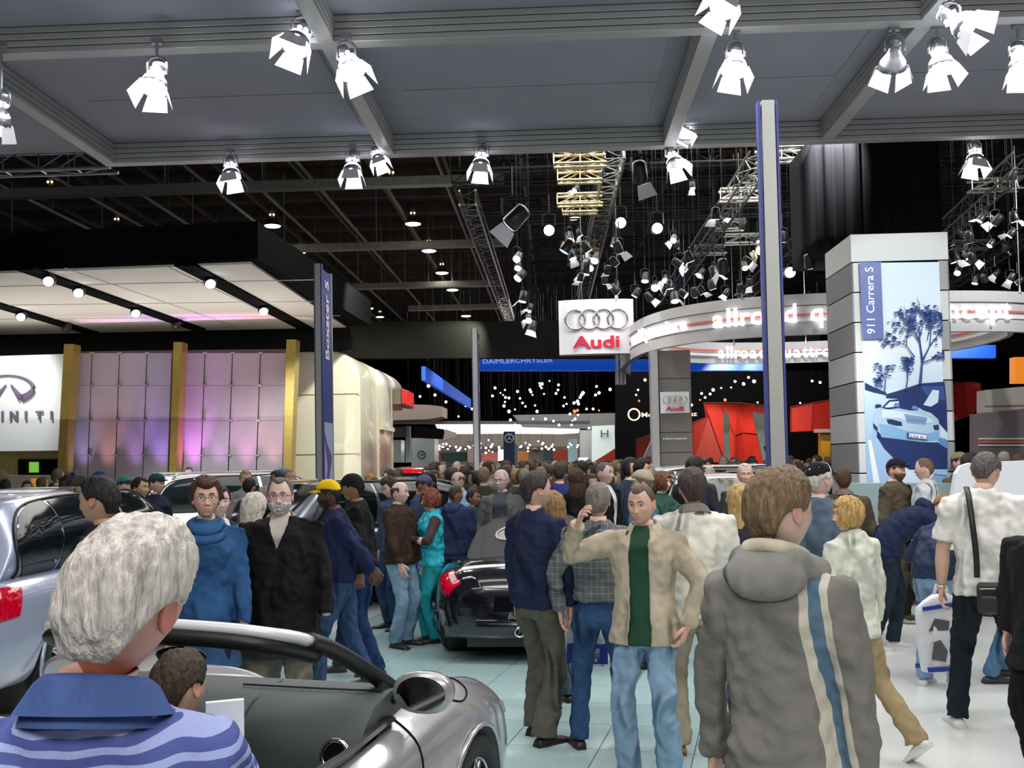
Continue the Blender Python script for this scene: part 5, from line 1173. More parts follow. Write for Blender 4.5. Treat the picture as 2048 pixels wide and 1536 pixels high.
    if cap:
        cc, bc, kind = cap
        if kind == 'knit':
            hairshell(lambda azs, z, x, y: sstep(z-(.028-.05*sstep(angf(azs), R(60), R(150))), 0, .008), .014, .002, 20, name='knit_cap', m=m_cloth, col=cc)
        else:
            bt = R(brimturn)
            hairshell(lambda azs, z, x, y: sstep(z-(.052-.03*sstep(angf(azs-bt), R(60), R(150))), 0, .006), .017, .0, 20, name='cap', m=m_cloth, col=cc)
            top_, bot_ = [], []
            n = 14; V = []; Fs = []
            for j in range(2):
                for i in range(n+1):
                    a = R(-58+116*i/n); 
                    for r_ in (0, 1):
                        rx, ry = .082+.002*r_, (.098 if not r_ else .098+.068*math.cos(a*1.45)**.8)
                        v = Vector((rx*math.sin(a), -ry*math.cos(a)+.004, .060-.012*r_-.020*(math.sin(a)**2)-.004*j))
                        V.append(hp(Matrix.Rotation(bt, 3, 'Z') @ v))
            def ix(j, i, r_): return (j*(n+1)+i)*2+r_
            for i in range(n):
                Fs += [(ix(0, i, 0), ix(0, i, 1), ix(0, i+1, 1), ix(0, i+1, 0)), (ix(1, i, 0), ix(1, i+1, 0), ix(1, i+1, 1), ix(1, i, 1)), (ix(0, i, 1), ix(1, i, 1), ix(1, i+1, 1), ix(0, i+1, 1))]
            obj('brim', (V, Fs), m_cloth, root, True, color=bc)
    # ---------- top garment
    bw = s*w
    def prof(hemz, g=1.0, o=0.0, neckz=1.5):
        P_ = [(hemz, .175*flare+(.03 if hemz < .8 else 0), .132*(flare*.5+.5)+belly*.9+(.035 if hemz < .8 else .006), -belly*.35-.004)]+([(.8, .185*(flare+1)/2, .145+belly, -belly*.4)] if hemz < .75 else [])+[(.95, .170*(flare+1)/2, .128+belly*1.05, -belly*.5), (1.08, .162, .122+belly*1.1, -belly*.6), (1.2, .172, .125+belly*.8, -belly*.4), (1.32, .186, .128+belly*.3+.01*fem, -.006-.02*fem), (1.40, .187*sw, .116, 0), (1.45, .150*sw, .096, .006), (1.49, .095, .080, .012), (neckz+.012, .066, .068, .014)]
        P_ = [q for q in P_ if q[0] >= hemz]; D_ = []
        for q0, q1 in zip(P_[:-1], P_[1:]):
            m_ = max(1, int((q1[0]-q0[0])/.045)) if (lean or side) else 1
            for k_ in range(m_): D_.append(tuple(q0[j]+(q1[j]-q0[j])*k_/m_ for j in range(4)))
        P_ = D_+[P_[-1]]
        return [(z*s, (a*g+o)*bw, (b*g+o)*bw, c*s) for z, a, b, c in P_]
    def torso(hemz, g=1.0, o=0.0, neckz=1.505, n=24):
        rr = []
        for z, a, b, c in prof(hemz, g, o, neckz):
            rr.append([B((a*math.copysign(abs(math.cos(t))**.85, math.cos(t)), c+b*math.copysign(abs(math.sin(t))**.85, math.sin(t)), z)) for t in np.linspace(0, 2*math.pi, n, endpoint=False)])
        return loft(rr)
    def sleeves(o=0.0, kind='long', n=12):
        out = []
        for nm in ('l', 'r'):
            sh, el, wr, sd = arms[nm]; ins = sh+(Vector((-sd*.08*s, 0, 0)))
            if kind == 'long': out.append(tube([ins, sh, sh.lerp(el, .5), el, el.lerp(wr, .5), el.lerp(wr, .97)], [(.075+o)*bw, (.074+o)*bw, (.064+o)*bw, (.058+o)*bw, (.052+o)*bw, (.044+o)*bw], n))
            elif kind == 'short': out.append(tube([ins, sh, sh.lerp(el, .45), sh.lerp(el, .82)], [(.073+o)*bw, (.076+o)*bw, (.074+o)*bw, (.078+o)*bw], n))
            elif kind == 'none': out.append(tube([ins, sh+(ins-sh)*.1], [.075*bw, .085*bw], n))
        return combine(*out)
    nr = {0: 10, 1: 16, 2: 24, 3: 32}[lod]
    if inner:
        garment('shirt', torso(hem+.02, .93, -.004, 1.50), m_cloth, root, inner, vox, 4, .004)
    if top is not None:
        vf = combine(torso(hem, 1.0, .0, n=nr), sleeves(0, sleeve, 10 if lod < 2 else 14))
        g = garment('vest' if sleeve == 'none' else ('shirt' if sleeve == 'short' else 'jacket'), vf, tm or m_cloth, root, top, vox, 5 if lod < 2 else 7, {0: 0, 1: .024, 2: .034, 3: .034}[lod]*s)
        if opening:
            bake(g); bm = bmesh.new(); bm.from_mesh(g.data); dl = []
            wb, wt, zt = opening
            for f in bm.faces:
                c = f.calc_center_median(); t = (c.z/s-hem)/(zt-hem); hw = wb+(wt-wb)*max(0, min(1, t))
                if c.y < .02*s and abs(c.x) < hw*s and c.z/s < zt+.06: dl.append(f)
            bmesh.ops.delete(bm, geom=dl, context='FACES')
            bmesh.ops.bisect_plane(bm, geom=bm.verts[:]+bm.edges[:]+bm.faces[:], plane_co=(0, 0, (hem+.022)*s), plane_no=(0, 0, 1), clear_inner=True)
            for _ in range(6):
                bv = [v for v in bm.verts if v.is_boundary and v.co.z > (hem+.03)*s]; nc = {}
                for v in bv:
                    nb = [e.other_vert(v).co for e in v.link_edges if e.is_boundary]
                    if len(nb) == 2: nc[v] = (nb[0]+nb[1])*.25+v.co*.5
                for v, c in nc.items(): v.co = c
            bm.to_mesh(g.data); bm.free()
            so_ = g.modifiers.new('so', 'SOLIDIFY'); so_.thickness = .008; so_.offset = -1
    if vest:   # long sleeves below a vest
        garment('sleeves', sleeves(-.012), m_cloth, root, vest, vox, 4, .012)
    if collar:
        col, ck = collar
        rg = []
        if ck == 'hood':
            vfh = combine(tube([B(Vector(q)*s) for q in ((.0, .085, 1.50), (.085, .06, 1.49), (.115, .0, 1.46), (.07, -.06, 1.44))], [(.045*s, .05*s)]*4, 12), tube([B(Vector(q)*s) for q in ((.0, .085, 1.50), (-.085, .06, 1.49), (-.115, .0, 1.46), (-.07, -.06, 1.44))], [(.045*s, .05*s)]*4, 12), sph(B((0, .10*s, 1.455*s)), (.13*s, .06*s, .075*s), 16, 10))
            garment('hood', vfh, m_cloth, root, col, vox*.9 if vox else 0, 4, .014)
            if lod == 3:
                lin = [B(Vector(q)*s) for q in smooth_path([(-.075, -.035, 1.492), (-.088, .03, 1.515), (-.055, .088, 1.538), (0, .108, 1.545), (.055, .088, 1.538), (.088, .03, 1.515), (.075, -.035, 1.492)], 5)]
                obj('hood_lining', tube(lin, [(.014*s, .022*s)]*len(lin), 8), m_cloth, root, True, color=(.66, .60, .44))
                obj('lanyard', tube([B(Vector(q)*s) for q in smooth_path([(-.05, .0, 1.535), (-.03, .055, 1.55), (.0, .066, 1.553), (.03, .055, 1.55), (.05, .0, 1.535)], 4)], [(.006*s, .009*s)]*17, 6), m_cloth, root, True, color=(.06, .03, .30))
        elif ck == 'cowl':
            t1 = torus((0, 0, 0), .082*s, .034*s, 26, 10, None, 1.0, 1.0); V = [B((v[0], v[1]*.95+.008*s-(.02*s if v[1] < 0 else 0), v[2]*1.15+1.475*s+v[1]*.25)) for v in t1[0]]
            t2 = torus((0, 0, 0), .115*s, .030*s, 26, 10); V2 = [B((v[0], v[1]*.9-.01*s, v[2]+1.435*s+v[1]*.35)) for v in t2[0]]
            garment('cowl', combine((V, t1[1]), (V2, t2[1])), m_cloth, root, col, 0)
        else:
            n = 26; hh = {'stand': .045, 'turn': .034, 'crew': .014}[ck]; rr = []
            for (dz, r0) in ((-.015, .080), (.0, .075), (hh, .066), (hh, .062), (0, .066)):
                rr.append([B(Vector((r0*math.cos(t)*1.0, .014+r0*1.0*math.sin(t)-.008, 1.487+dz+(.018*math.sin(t) if ck != 'crew' else .012*math.sin(t)))) * s) for t in np.linspace(0, 2*math.pi, n, endpoint=False)])
            
            if ck == 'stand':
                rr = []
                for (dz, r0) in ((-.03, .105), (-.004, .088), (.026, .074), (.040, .076), (.030, .088), (-.012, .112)):
                    rr.append([B(Vector((r0*math.sin(t), .016-r0*.92*math.cos(t), 1.487+dz-.022*math.cos(t)))*s) for t in np.linspace(R(32), R(328), 26)])
            o = obj('collar', loft(rr, ck != 'stand', False, False), m_cloth, root, True, color=col)
            if ck == 'turn':
                pass
    # ---------- trousers and shoes
    if legs:
        lt = [torso_z for torso_z in ()]
        rr = []
        for z, a, b, c in ((.80, .150, .105, .0), (.86, .160, .115, .008), (.93, .152, .106, .008), (1.0, .138, .090+belly*.6, -belly*.2), (1.03, .130, .085+belly*.6, -belly*.2)):
            rr.append([B((a*bw*math.cos(t), c*s+b*bw*math.sin(t), z*s)) for t in np.linspace(0, 2*math.pi, max(12, nr*2//3), endpoint=False)])
        pr = [loft(rr)]
        for nm in ('l', 'r'):
            hip, kn, an, sd, yaw, pit = lg[nm]
            e = an.lerp(kn, -.07) if True else an
            pr.append(tube([hip+Vector((0, .005*s, .02*s)), hip.lerp(kn, .35), hip.lerp(kn, .75), kn, kn.lerp(an, .5), an.lerp(kn, .06), an+Vector((0, 0, -.028*s))], [(.088*bw, .102*bw), (.084*bw, .095*bw), (.070*bw, .074*bw), .068*bw, .064*s*ankle, .064*s*ankle, .068*s*ankle], 12 if lod < 2 else 16))
        o = garment('trousers', combine(*pr), pm or m_denim, root, pants, vox, 4, {0: 0, 1: .02, 2: .03, 3: .032}[lod]*s, label=pants_label)
        for nm in ('l', 'r'):
            hip, kn, an, sd, yaw, pit = lg[nm]
            A = Matrix.Rotation(R(yaw), 3, 'Z') @ Matrix.Rotation(R(pit), 3, 'X'); base = an+Vector((0, 0, -.085*s))
            st = [(.065, .030, .040, .030), (.05, .036, .055, .045), (.0, .038, .075, .065), (-.06, .040, .060, .05), (-.12, .046, .042, .036), (-.17, .042, .034, .030), (-.20, .026, .024, .02)]
            rg = []
            for (y, a, hgt, hh) in st:
                rg.append([an+A @ (Vector((a*math.cos(t)*s, y*s, -.085*s+(hgt*.5+hgt*.5*math.sin(t))*s if math.sin(t) > -.3 else -.085*s+.0*s+(.012*(1+math.sin(t)))*s))) for t in np.linspace(0, 2*math.pi, 12, endpoint=False)])
            sh_ = obj('shoe', loft(rg), m_leather, root, True, color=shoes)
            sr = []
            for y, a in ((.07, .030), (.0, .040), (-.06, .041), (-.13, .048), (-.185, .042), (-.207, .02)):
                sr.append([an+A @ (Vector((xx*a, y, zz))*s) for xx, zz in ((-1, -.085), (1, -.085), (1, -.068), (-1, -.068))])
            obj('sole', loft(sr), m_leather, sh_, False, color=tuple(c*.5 for c in shoes) if max(shoes) < .5 else (.7, .7, .68))
    if trim: trim(root, B, s, arms, hp)
    root['_h'] = H
    for k in ('_h',): del root[k]
    return root, B, s, arms, hp, lg
# ---- the individual people (front to back)
SK = (.66, .42, .32); SKP = (.70, .48, .40); SKD = (.10, .05, .03); SKM = (.30, .16, .10); SKT = (.50, .32, .20)
JB = (.10, .19, .34); JL = (.24, .36, .50); JD = (.03, .06, .13); KH = (.42, .34, .24)
PE = {}
NAVY = (.018, .025, .065)
PE['navy'] = person('man in a navy sweatshirt and olive cargo trousers turned away beside the black car', 1072, 6.7, 1.77, 140, NAVY, (.105, .10, .08), (.035, .018, .018), SK, 'short', (.045, .035, .035), 2, turn=-28, la=(.22, -.06, .86), ra=(-.24, -.06, .88), lf=(.12, -.10, 0, 5), rf=(-.10, .08, 0, -10), hem=.86, w=.96, pm=m_cloth, ankle=1.25, collar=((.55, .45, .42), 'crew'), hairlen=.004)
PE['beige'] = person('man in an open beige jacket and green shirt raising his right arm', 1288, 5.8, 1.70, -22, (.50, .42, .31), JL, (.1, .06, .04), SK, 'buzz', (.10, .07, .05), 3, turn=-8, nod=4, ra=(-.33, -.24, 1.53), rp=(-1, .1, -.8), la=(.26, -.06, .93), lp=(1, .4, 0), hem=.80, flare=1.22, opening=(.07, .055, 1.47), inner=(.022, .07, .04), eyes='closed', w=1.06, collar=((.50, .42, .31), 'stand'), lf=(.13, .0, 0, 10), rf=(-.11, -.03, 0, -10), ankle=1.2, curl=.9, hide_hands=())
PE['boy'] = person('tall boy in a grey hooded jacket with white and blue shoulder stripes', 1556, 3.05, 1.80, 142, (.27, .26, .24), (.3, .25, .18), (.5, .5, .5), SKP, 'short', (.20, .13, .07), 3, turn=-22, hem=.70, flare=1.12, w=.93, collar=((.29, .28, .26), 'hood'), la=(.245, -.04, .86), ra=(-.225, -.03, .86), hairlen=.008, sw=.98, tm=pt_boy)
PE['oldman'] = person('white haired man in a blue striped shirt seen from behind in front', 112, 1.50, 1.77, 174, (.20, .26, .52), KH, (.1, .1, .1), (.60, .30, .22), 'short', (.62, .57, .52), 3, tilt=-10, side=-7, turn=-4, hem=.9, w=.90, tm=pt_old, collar=((.07, .12, .32), 'stand'), rwp=(352, 1500, 1.86), rp=(-1, .3, -1), curl=1.2, la=(.28, -.05, .9), sw=1.05, hairlen=.002)
PE['profile'] = person('dark haired man in a dark jacket walking left beside the silver estate car', 218, 5.4, 1.80, -98, (.03, .03, .035), JD, (.02, .02, .02), (.52, .32, .22), 'short', (.012, .01, .01), 2, lean=5, hairlen=.004)
PE['poncho'] = person('woman with short dark hair and glasses in a blue cowl neck poncho', 412, 6.1, 1.77, 14, (.03, .10, .24), (.02, .02, .03), (.02, .02, .02), SK, 'full', (.07, .035, .025), 2, fem=1, hairlen=.006, glasses=True, hem=.62, flare=1.1, w=.95, collar=((.035, .11, .26), 'cowl'), la=(.22, -.12, .86), ra=(-.22, -.12, .86), lp=(.4, 1, 0), rp=(-.4, 1, 0), turn=6, nod=-4, curl=.5)
PE['suit_left'] = person('man in a dark suit with a red tie behind the woman in blue', 438, 7.5, 1.70, 30, (.035, .033, .04), (.02, .02, .025), (.02, .02, .02), SKP, 'short', (.03, .02, .02), 1, inner=(.8, .8, .82), opening=(.01, .07, 1.48), hem=.78)
PE['beard'] = person('heavy bearded man with glasses in a long black coat over khaki trousers', 562, 6.45, 1.765, 4, (.008, .008, .009), (.20, .18, .14), (.03, .03, .03), SKP, 'thin', (.12, .10, .09), 3, w=1.22, belly=.035, beard=(.55, .53, .50), opening=(-.25, .06, 1.47), inner=(.50, .46, .40), glasses=True, hem=.63, flare=1.12, heavy=.9, la=(.30, -.14, .88), ra=(-.30, -.14, .88), lp=(.5, 1, 0), rp=(-.5, 1, 0), collar=((.42, .38, .33), 'stand'), nod=-2, hide_hands=('l', 'r'), pm=m_cloth)
PE['longblond'] = person('woman with long pale hair and a white patterned top behind the bearded man', 508, 7.3, 1.64, 165, (.55, .52, .50), (.05, .05, .06), (.02, .02, .02), SKP, 'full', (.62, .56, .46), 1, fem=1, tm=pt_print, longhair=.34, collar=((.03, .55, .52), 'hood'))
PE['yellow'] = person('man in a yellow cap and navy sweatshirt with hands clasped behind his back', 680, 8.3, 1.72, -84, (.012, .018, .06), (.035, .07, .15), (.03, .03, .03), SKD, 'cap', (.01, .01, .01), 2, cap=((.80, .50, .01), (.80, .50, .01), 'ball'), beard=(.02, .015, .012), w=1.08, lean=8, la=(.06, .30, .93), ra=(-.03, .31, .95), lp=(1, 1, 0), rp=(-1, 1, 0), lf=(.1, -.18, 0, 0), rf=(-.1, .22, 0, 0), hem=.9, curl=1.0, turn=-4)
PE['durag'] = person('man in a black knit cap and black sweater just behind the yellow cap', 722, 8.9, 1.76, -88, (.01, .01, .012), (.02, .045, .13), (.03, .02, .02), SKM, 'cap', (.01, .01, .01), 2, cap=((.01, .01, .012), None, 'knit'), w=1.1, lean=6, la=(.24, .02, .9), lf=(.1, .15, 0, 0), rf=(-.1, -.22, 0, 0), hem=.88, turn=-8)
PE['brownjacket'] = person('balding man in a dark brown leather jacket and pale jeans facing the woman in turquoise', 800, 10.2, 1.66, 62, (.045, .028, .018), (.20, .32, .44), (.03, .02, .02), SKP, 'bald', (.05, .04, .035), 2, w=1.08, belly=.01, la=(.22, -.12, .88), ra=(-.22, -.16, .86), turn=8, hem=.88, ankle=1.15)
PE['turquoise'] = person('woman with curly auburn hair in a turquoise quilted vest and matching trousers', 863, 10.4, 1.56, -72, (.02, .48, .60), (.02, .34, .40), (.02, .02, .02), SKP, 'curly', (.20, .06, .03), 2, fem=1, w=1.12, sleeve='none', vest=(.075, .045, .055), tm=m_shiny, pm=m_cloth, ra=(-.16, -.30, 1.26), rp=(-1, .2, -1), la=(.16, -.32, 1.22), lp=(1, .3, -1), hem=.88, collar=((.03, .52, .64), 'stand'), lf=(.08, 0, 0, 0), rf=(-.08, -.05, 0, 0))
PE['denimboy'] = person('young man with tousled dark hair in a denim jacket looking down', 786, 11.3, 1.70, -50, (.05, .07, .14), JD, (.02, .02, .02), SK, 'full', (.035, .02, .015), 1, nod=18)
PE['ginger'] = person('woman with ginger hair in a black coat in front of the cream pavilion', 742, 13.4, 1.70, 40, (.01, .01, .012), (.02, .02, .02), (.02, .02, .02), SKP, 'bob', (.42, .22, .08), 1, fem=1)
PE['hooded'] = person('bald man in a navy hooded coat behind the black car', 912, 11.6, 1.58, 150, (.03, .045, .11), JD, (.02, .02, .02), SKM, 'buzz', (.05, .035, .03), 1, w=1.2, collar=((.035, .05, .12), 'hood'), turn=-20)
PE['tealarm'] = person('person in a dark teal jacket leaning on the black car', 948, 12.0, 1.52, 60, (.012, .07, .07), JD, (.02, .02, .02), SKM, 'short', (.03, .02, .02), 1, w=1.05, la=(.1, -.3, 1.2))
PE['stripeshirt'] = person('bald man with glasses in a pale blue striped shirt left of the slim pole', 920, 13.2, 1.72, -62, (.42, .55, .75), JD, (.02, .02, .02), SKP, 'bald', (.10, .08, .07), 1, glasses=True, w=1.08, tm=pt_vs)
PE['greyjacket'] = person('white haired man with glasses in a grey jacket over a grey jumper', 1006, 11.2, 1.75, -14, (.13, .13, .115), JD, (.02, .02, .02), SKP, 'thin', (.65, .62, .60), 2, glasses=True, opening=(.09, .08, 1.47), inner=(.07, .08, .10), w=1.05, collar=((.05, .055, .07), 'stand'), turn=-10, hide_hands=('l', 'r'))
PE['bluecap'] = person('man in a dark blue and grey cap looking down in the crowd', 845, 12.2, 1.70, 70, (.05, .06, .14), JD, (.02, .02, .02), SKM, 'cap', (.02, .02, .02), 1, cap=((.10, .11, .20), (.03, .03, .06), 'ball'), nod=15)
PE['tanhair'] = person('woman with tan hair and a black and red jacket behind the man in navy', 1108, 7.7, 1.60, -150, (.02, .018, .02), (.09, .14, .17), (.02, .02, .02), SK, 'bob', (.30, .17, .07), 2, fem=1, turn=30, longhair=.16, collar=((.55, .03, .04), 'stand'), lf=(.1, .12, 0, 0), ra=(-.24, -.05, .86))
PE['plaid'] = person('man in a grey plaid shirt and blue jeans seen from behind', 1198, 6.5, 1.69, 172, (.20, .20, .205), (.035, .085, .19), (.05, .02, .02), SK, 'short', (.20, .17, .15), 2, w=1.06, belly=.01, tm=pt_plaid, la=(.27, .0, .9), ra=(-.28, .02, .9), lf=(.16, .0, 0, 20), rf=(-.13, .0, 0, -15), hem=.97, hairlen=.0)
PE['whitejacket'] = person('man in a cream white jacket and khaki trousers seen from behind', 1388, 6.35, 1.775, 178, (.72, .70, .62), (.42, .35, .26), (.35, .18, .05), SK, 'short', (.06, .04, .04), 2, w=1.14, collar=((.20, .18, .16), 'stand'), hem=.84, flare=1.1, pm=m_cloth, ankle=1.15, lf=(.12, 0, 0, 5), rf=(-.12, 0, 0, -5), hairlen=.006)
PE['blacksuit'] = person('close cropped man in a black suit and white shirt looking right', 1212, 11.0, 1.82, 52, (.008, .008, .01), (.01, .01, .01), (.02, .02, .02), SKP, 'buzz', (.14, .11, .10), 2, opening=(.005, .05, 1.48), inner=(.8, .8, .82), w=1.08, hem=.78)
PE['camo'] = person('man in a camouflage cap and pale denim shirt looking left', 1290, 9.0, 1.74, -100, (.14, .22, .34), JD, (.02, .02, .02), SK, 'cap', (.15, .12, .1), 1, cap=((.40, .36, .26), (.62, .58, .48), 'ball'), w=1.08)
PE['blackhair'] = person('man with black hair in a purple shirt behind the camouflage cap', 1288, 12.4, 1.84, 60, (.08, .07, .25), JD, (.02, .02, .02), SKT, 'full', (.012, .01, .01), 1)
PE['greenwoman'] = person('woman with wavy auburn hair in a dark green jumper reaching forward', 1326, 11.3, 1.69, 58, (.025, .08, .055), (.02, .02, .02), (.02, .02, .02), SKP, 'bob', (.16, .06, .03), 2, fem=1, la=(.16, -.42, 1.1), ra=(-.16, -.40, 1.12), longhair=.12)
PE['darkback'] = person('dark skinned man with short black hair seen from behind near the information pillar', 1392, 11.6, 1.86, 150, (.03, .03, .04), JD, (.02, .02, .02), SKD, 'short', (.01, .01, .01), 1, turn=-30)
PE['suitface'] = person('grey haired man in a charcoal suit and tie facing us', 1494, 10.8, 1.775, -4, (.045, .045, .055), (.03, .03, .04), (.02, .02, .02), SK, 'thin', (.5, .48, .46), 2, opening=(.005, .055, 1.48), inner=(.62, .68, .78), w=1.1, heavy=.5, hem=.78)
PE['blond'] = person('woman with long wavy blond hair and a dark jacket seen from behind', 1482, 6.9, 1.65, 178, (.03, .03, .04), JD, (.02, .02, .02), SKP, 'full', (.50, .34, .13), 2, fem=1, longhair=.40)
PE['blackcapold'] = person('old man with white hair in a black cap and denim shirt', 1640, 7.3, 1.79, 150, (.10, .14, .20), JD, (.02, .02, .02), SKP, 'short', (.65, .62, .60), 2, turn=-35, cap=((.01, .01, .012), (.01, .01, .012), 'ball'), brimturn=0, w=1.1)
PE['blondboy'] = person('blond boy in a white jacket and tan trousers walking right', 1702, 6.25, 1.585, -150, (.66, .68, .58), (.34, .26, .14), (.7, .7, .68), SKP, 'bob', (.50, .32, .11), 3, turn=60, hem=.80, flare=1.12, w=1.02, collar=((.62, .63, .52), 'turn'), pm=m_cloth, lf=(.08, .10, 0, 0), rf=(-.16, .36, .08, 0, 40), hairlen=-.008, ankle=1.1)
PE['browncoat'] = person('man with brown hair in a brown coat seen from behind near the desk', 1690, 10.0, 1.71, 170, (.085, .065, .04), JD, (.02, .02, .02), SK, 'short', (.07, .035, .02), 1, w=1.2, collar=((.16, .13, .10), 'stand'))
PE['capman'] = person('man in a black cap and brown leather jacket looking right by the poster column', 1796, 11.2, 1.79, 42, (.085, .07, .045), (.06, .05, .04), (.3, .27, .2), SK, 'cap', (.05, .03, .02), 2, cap=((.012, .012, .02), (.01, .01, .012), 'ball'), beard=(.16, .08, .05), w=1.18, la=(.30, -.05, .9))
PE['whitetee'] = person('man in a white printed T-shirt facing left by the poster column', 1856, 11.0, 1.80, -125, (.72, .74, .76), (.08, .07, .06), (.3, .27, .2), SKP, 'buzz', (.18, .10, .06), 2, sleeve='short', w=1.08)
PE['bendnavy'] = person('man in a navy hooded sweatshirt bending far forward to the right', 1772, 9.6, 1.78, 82, NAVY, (.018, .03, .045), (.7, .7, .68), SKP, 'short', (.32, .14, .06), 2, lean=66, nod=-10, collar=((.02, .028, .07), 'hood'), la=(.10, -.72, .95), ra=(-.1, -.7, 1.0), lf=(.1, -.06, 0, 0), rf=(-.1, .18, 0, 0), hem=.86, w=1.1)
PE['bendjeans'] = person('person in light blue jeans and a navy top bending away beside the man in white', 1872, 8.0, 1.72, 140, (.03, .045, .09), (.24, .36, .52), (.75, .75, .75), SK, 'short', (.1, .06, .04), 2, lean=72, la=(.2, -.62, .9), ra=(-.2, -.6, .9), hem=.87, w=1.08, ankle=1.05, lf=(.13, 0, 0, 0), rf=(-.13, .05, 0, 0))
PE['polo'] = person('man in a white short sleeved shirt with a black camera bag seen from behind', 1972, 6.75, 1.86, 158, (.80, .78, .73), (.012, .018, .025), (.75, .74, .70), SK, 'short', (.10, .085, .08), 3, turn=-20, nod=24, sleeve='short', w=1.10, hem=.84, flare=1.03, la=(.27, -.02, .86), ra=(-.27, .02, .86), lf=(.20, -.02, 0, 15), rf=(-.21, .02, 0, -20), curl=.9, pm=m_cloth)
PE['jeansright'] = person('person in blue jeans crouching behind the man with the camera bag', 1985, 8.2, 1.70, 90, (.05, .30, .55), (.10, .20, .34), (.05, .05, .05), SK, 'short', (.1, .06, .04), 1, lean=60, lf=(.15, -.12, 0, 0), rf=(-.1, .1, 0, 0), la=(.2, -.5, .8), ra=(-.2, -.5, .8), hem=.86)
PE['rightedge'] = person('person in a black coat cut by the right edge of the photo', 2092, 5.6, 1.62, -60, (.01, .01, .012), (.01, .01, .012), (.02, .02, .02), SK, 'short', (.03, .02, .02), 2, w=1.2, hem=.7)
# left background people
for (lb, px, Y, H, fa, tp, hr, hcx, kw) in (
 ('boy looking left behind the roof of the silver estate car', 88, 8.6, 1.66, -60, (.1, .1, .12), 'short', (.10, .05, .03), {}),
 ('woman with curly brown hair behind the silver estate car', 152, 8.8, 1.66, 170, (.05, .04, .04), 'curly', (.12, .07, .03), dict(fem=1)),
 ('person with a big round black hairstyle left of the gold post', 146, 10.2, 1.77, 175, (.02, .02, .02), 'curly', (.012, .01, .01), dict(hairlen=.02, skin=SKM)),
 ('boy in a blue cap and red shirt in front of the panels', 198, 15.5, 1.80, 60, (.5, .05, .05), 'cap', (.03, .02, .02), dict(cap=((.03, .08, .25), (.03, .06, .2), 'ball'))),
 ('boy in a green cap and white T-shirt with red print', 249, 13.0, 1.74, 60, (.7, .7, .72), 'cap', (.03, .02, .02), dict(cap=((.05, .22, .2), (.02, .05, .06), 'ball'), sleeve='short')),
 ('man in a dark jacket with black hair and raised hand left of the white car', 280, 11.2, 1.74, 70, (.015, .018, .022), 'short', (.012, .01, .01), dict(skin=SKT, la=(.1, -.3, 1.2))),
 ('man in a dark green cap before the white car', 313, 12.2, 1.77, 70, (.015, .02, .045), 'cap', (.02, .02, .02), dict(cap=((.02, .07, .08), (.02, .04, .05), 'ball'))),
 ('small orange-lit person at the foot of the gold post', 103*1.66, 17.5, 1.60, 0, (.4, .15, .03), 'short', (.03, .02, .02), dict(skin=(.5, .2, .08))),  # orange light put into the skin and jacket colours
 ('person with blond hair at the door of the dark car', 492, 14.2, 1.78, 30, (.3, .3, .3), 'short', (.4, .3, .15), {}),
 ('person with black hair in front of the blond one at the dark car', 499, 13.4, 1.68, 170, (.3, .3, .3), 'short', (.012, .01, .01), {}),
 ('dark haired man between the bearded man and the gold post', 556, 14.0, 1.77, -60, (.05, .05, .06), 'short', (.012, .01, .01), dict(skin=SKM)),
 ('man in a grey blue cap in front of the gold post', 567, 15.0, 1.80, 60, (.1, .15, .25), 'cap', (.1, .1, .1), dict(cap=((.2, .28, .36), (.2, .28, .36), 'ball'))),
 ('bald man in front of the gold post', 582, 14.6, 1.79, 20, (.2, .2, .2), 'buzz', (.3, .2, .15), {}),
 ('person passing in front of the right purple panels', 378, 21.3, 1.84, 10, (.2, .1, .05), 'short', (.1, .05, .03), {}),
 ('man in black behind the board at the far right', 1925, 12.6, 1.85, 20, (.1, .08, .07), 'cap', (.03, .02, .02), dict(cap=((.25, .2, .1), (.2, .15, .1), 'ball'))),
 ('dark haired man looking right near the grey striped counter', 1946, 11.6, 1.84, 60, (.06, .04, .04), 'short', (.02, .015, .012), {}),
 ('woman with pink face at the far right edge', 2044, 12.5, 1.80, -40, (.3, .2, .25), 'bob', (.1, .05, .03), dict(fem=1)),
 ('man in red at the left of the white car on the right', 1424, 17.6, 1.68, -40, (.75, .12, .12), 'short', (.6, .58, .55), {}),
 ('man in a dark suit left of the charcoal suit man', 1444, 18.2, 1.66, 40, (.03, .03, .04), 'short', (.02, .02, .02), {}),
 ('woman with a scarf behind the white car roof on the right', 1455, 17.2, 1.60, -20, (.35, .33, .3), 'short', (.05, .04, .03), dict(fem=1)),
 ('man in a grey blue jumper before the red wall', 1468, 18.6, 1.76, 60, (.10, .13, .18), 'short', (.05, .04, .03), {}),
 ('tall man in a dark jacket left of the tallest pole', 1580, 8.6, 1.77, 170, (.02, .018, .02), 'short', (.12, .10, .08), {}),
 ('man in a dark coat beside the grey cap in the middle crowd', 970, 14, 1.76, 175, (.055, .05, .035), 'short', (.22, .17, .10), dict(hairlen=.004)),
 ('person in bright blue seen from behind in the middle crowd', 1122, 13.0, 1.80, 175, (.035, .04, .20), 'short', (.04, .03, .02), {}),
 ('woman with long brown hair and black coat in the middle crowd', 1155, 11.6, 1.74, 178, (.012, .012, .012), 'full', (.07, .035, .02), dict(fem=1, longhair=.3)),
 ('man in a grey cap right of the white haired man', 1052, 13.2, 1.74, 178, (.04, .04, .035), 'thin', (.22, .20, .16), {}),
 ('woman with fair hair right of the white haired man', 1036, 14.5, 1.72, 175, (.2, .16, .1), 'bob', (.35, .24, .10), dict(fem=1)),
 ('dark haired woman with face lit between two caps', 860, 12.9, 1.72, -20, (.012, .012, .012), 'full', (.012, .01, .01), dict(fem=1, longhair=.2, skin=SKT))):
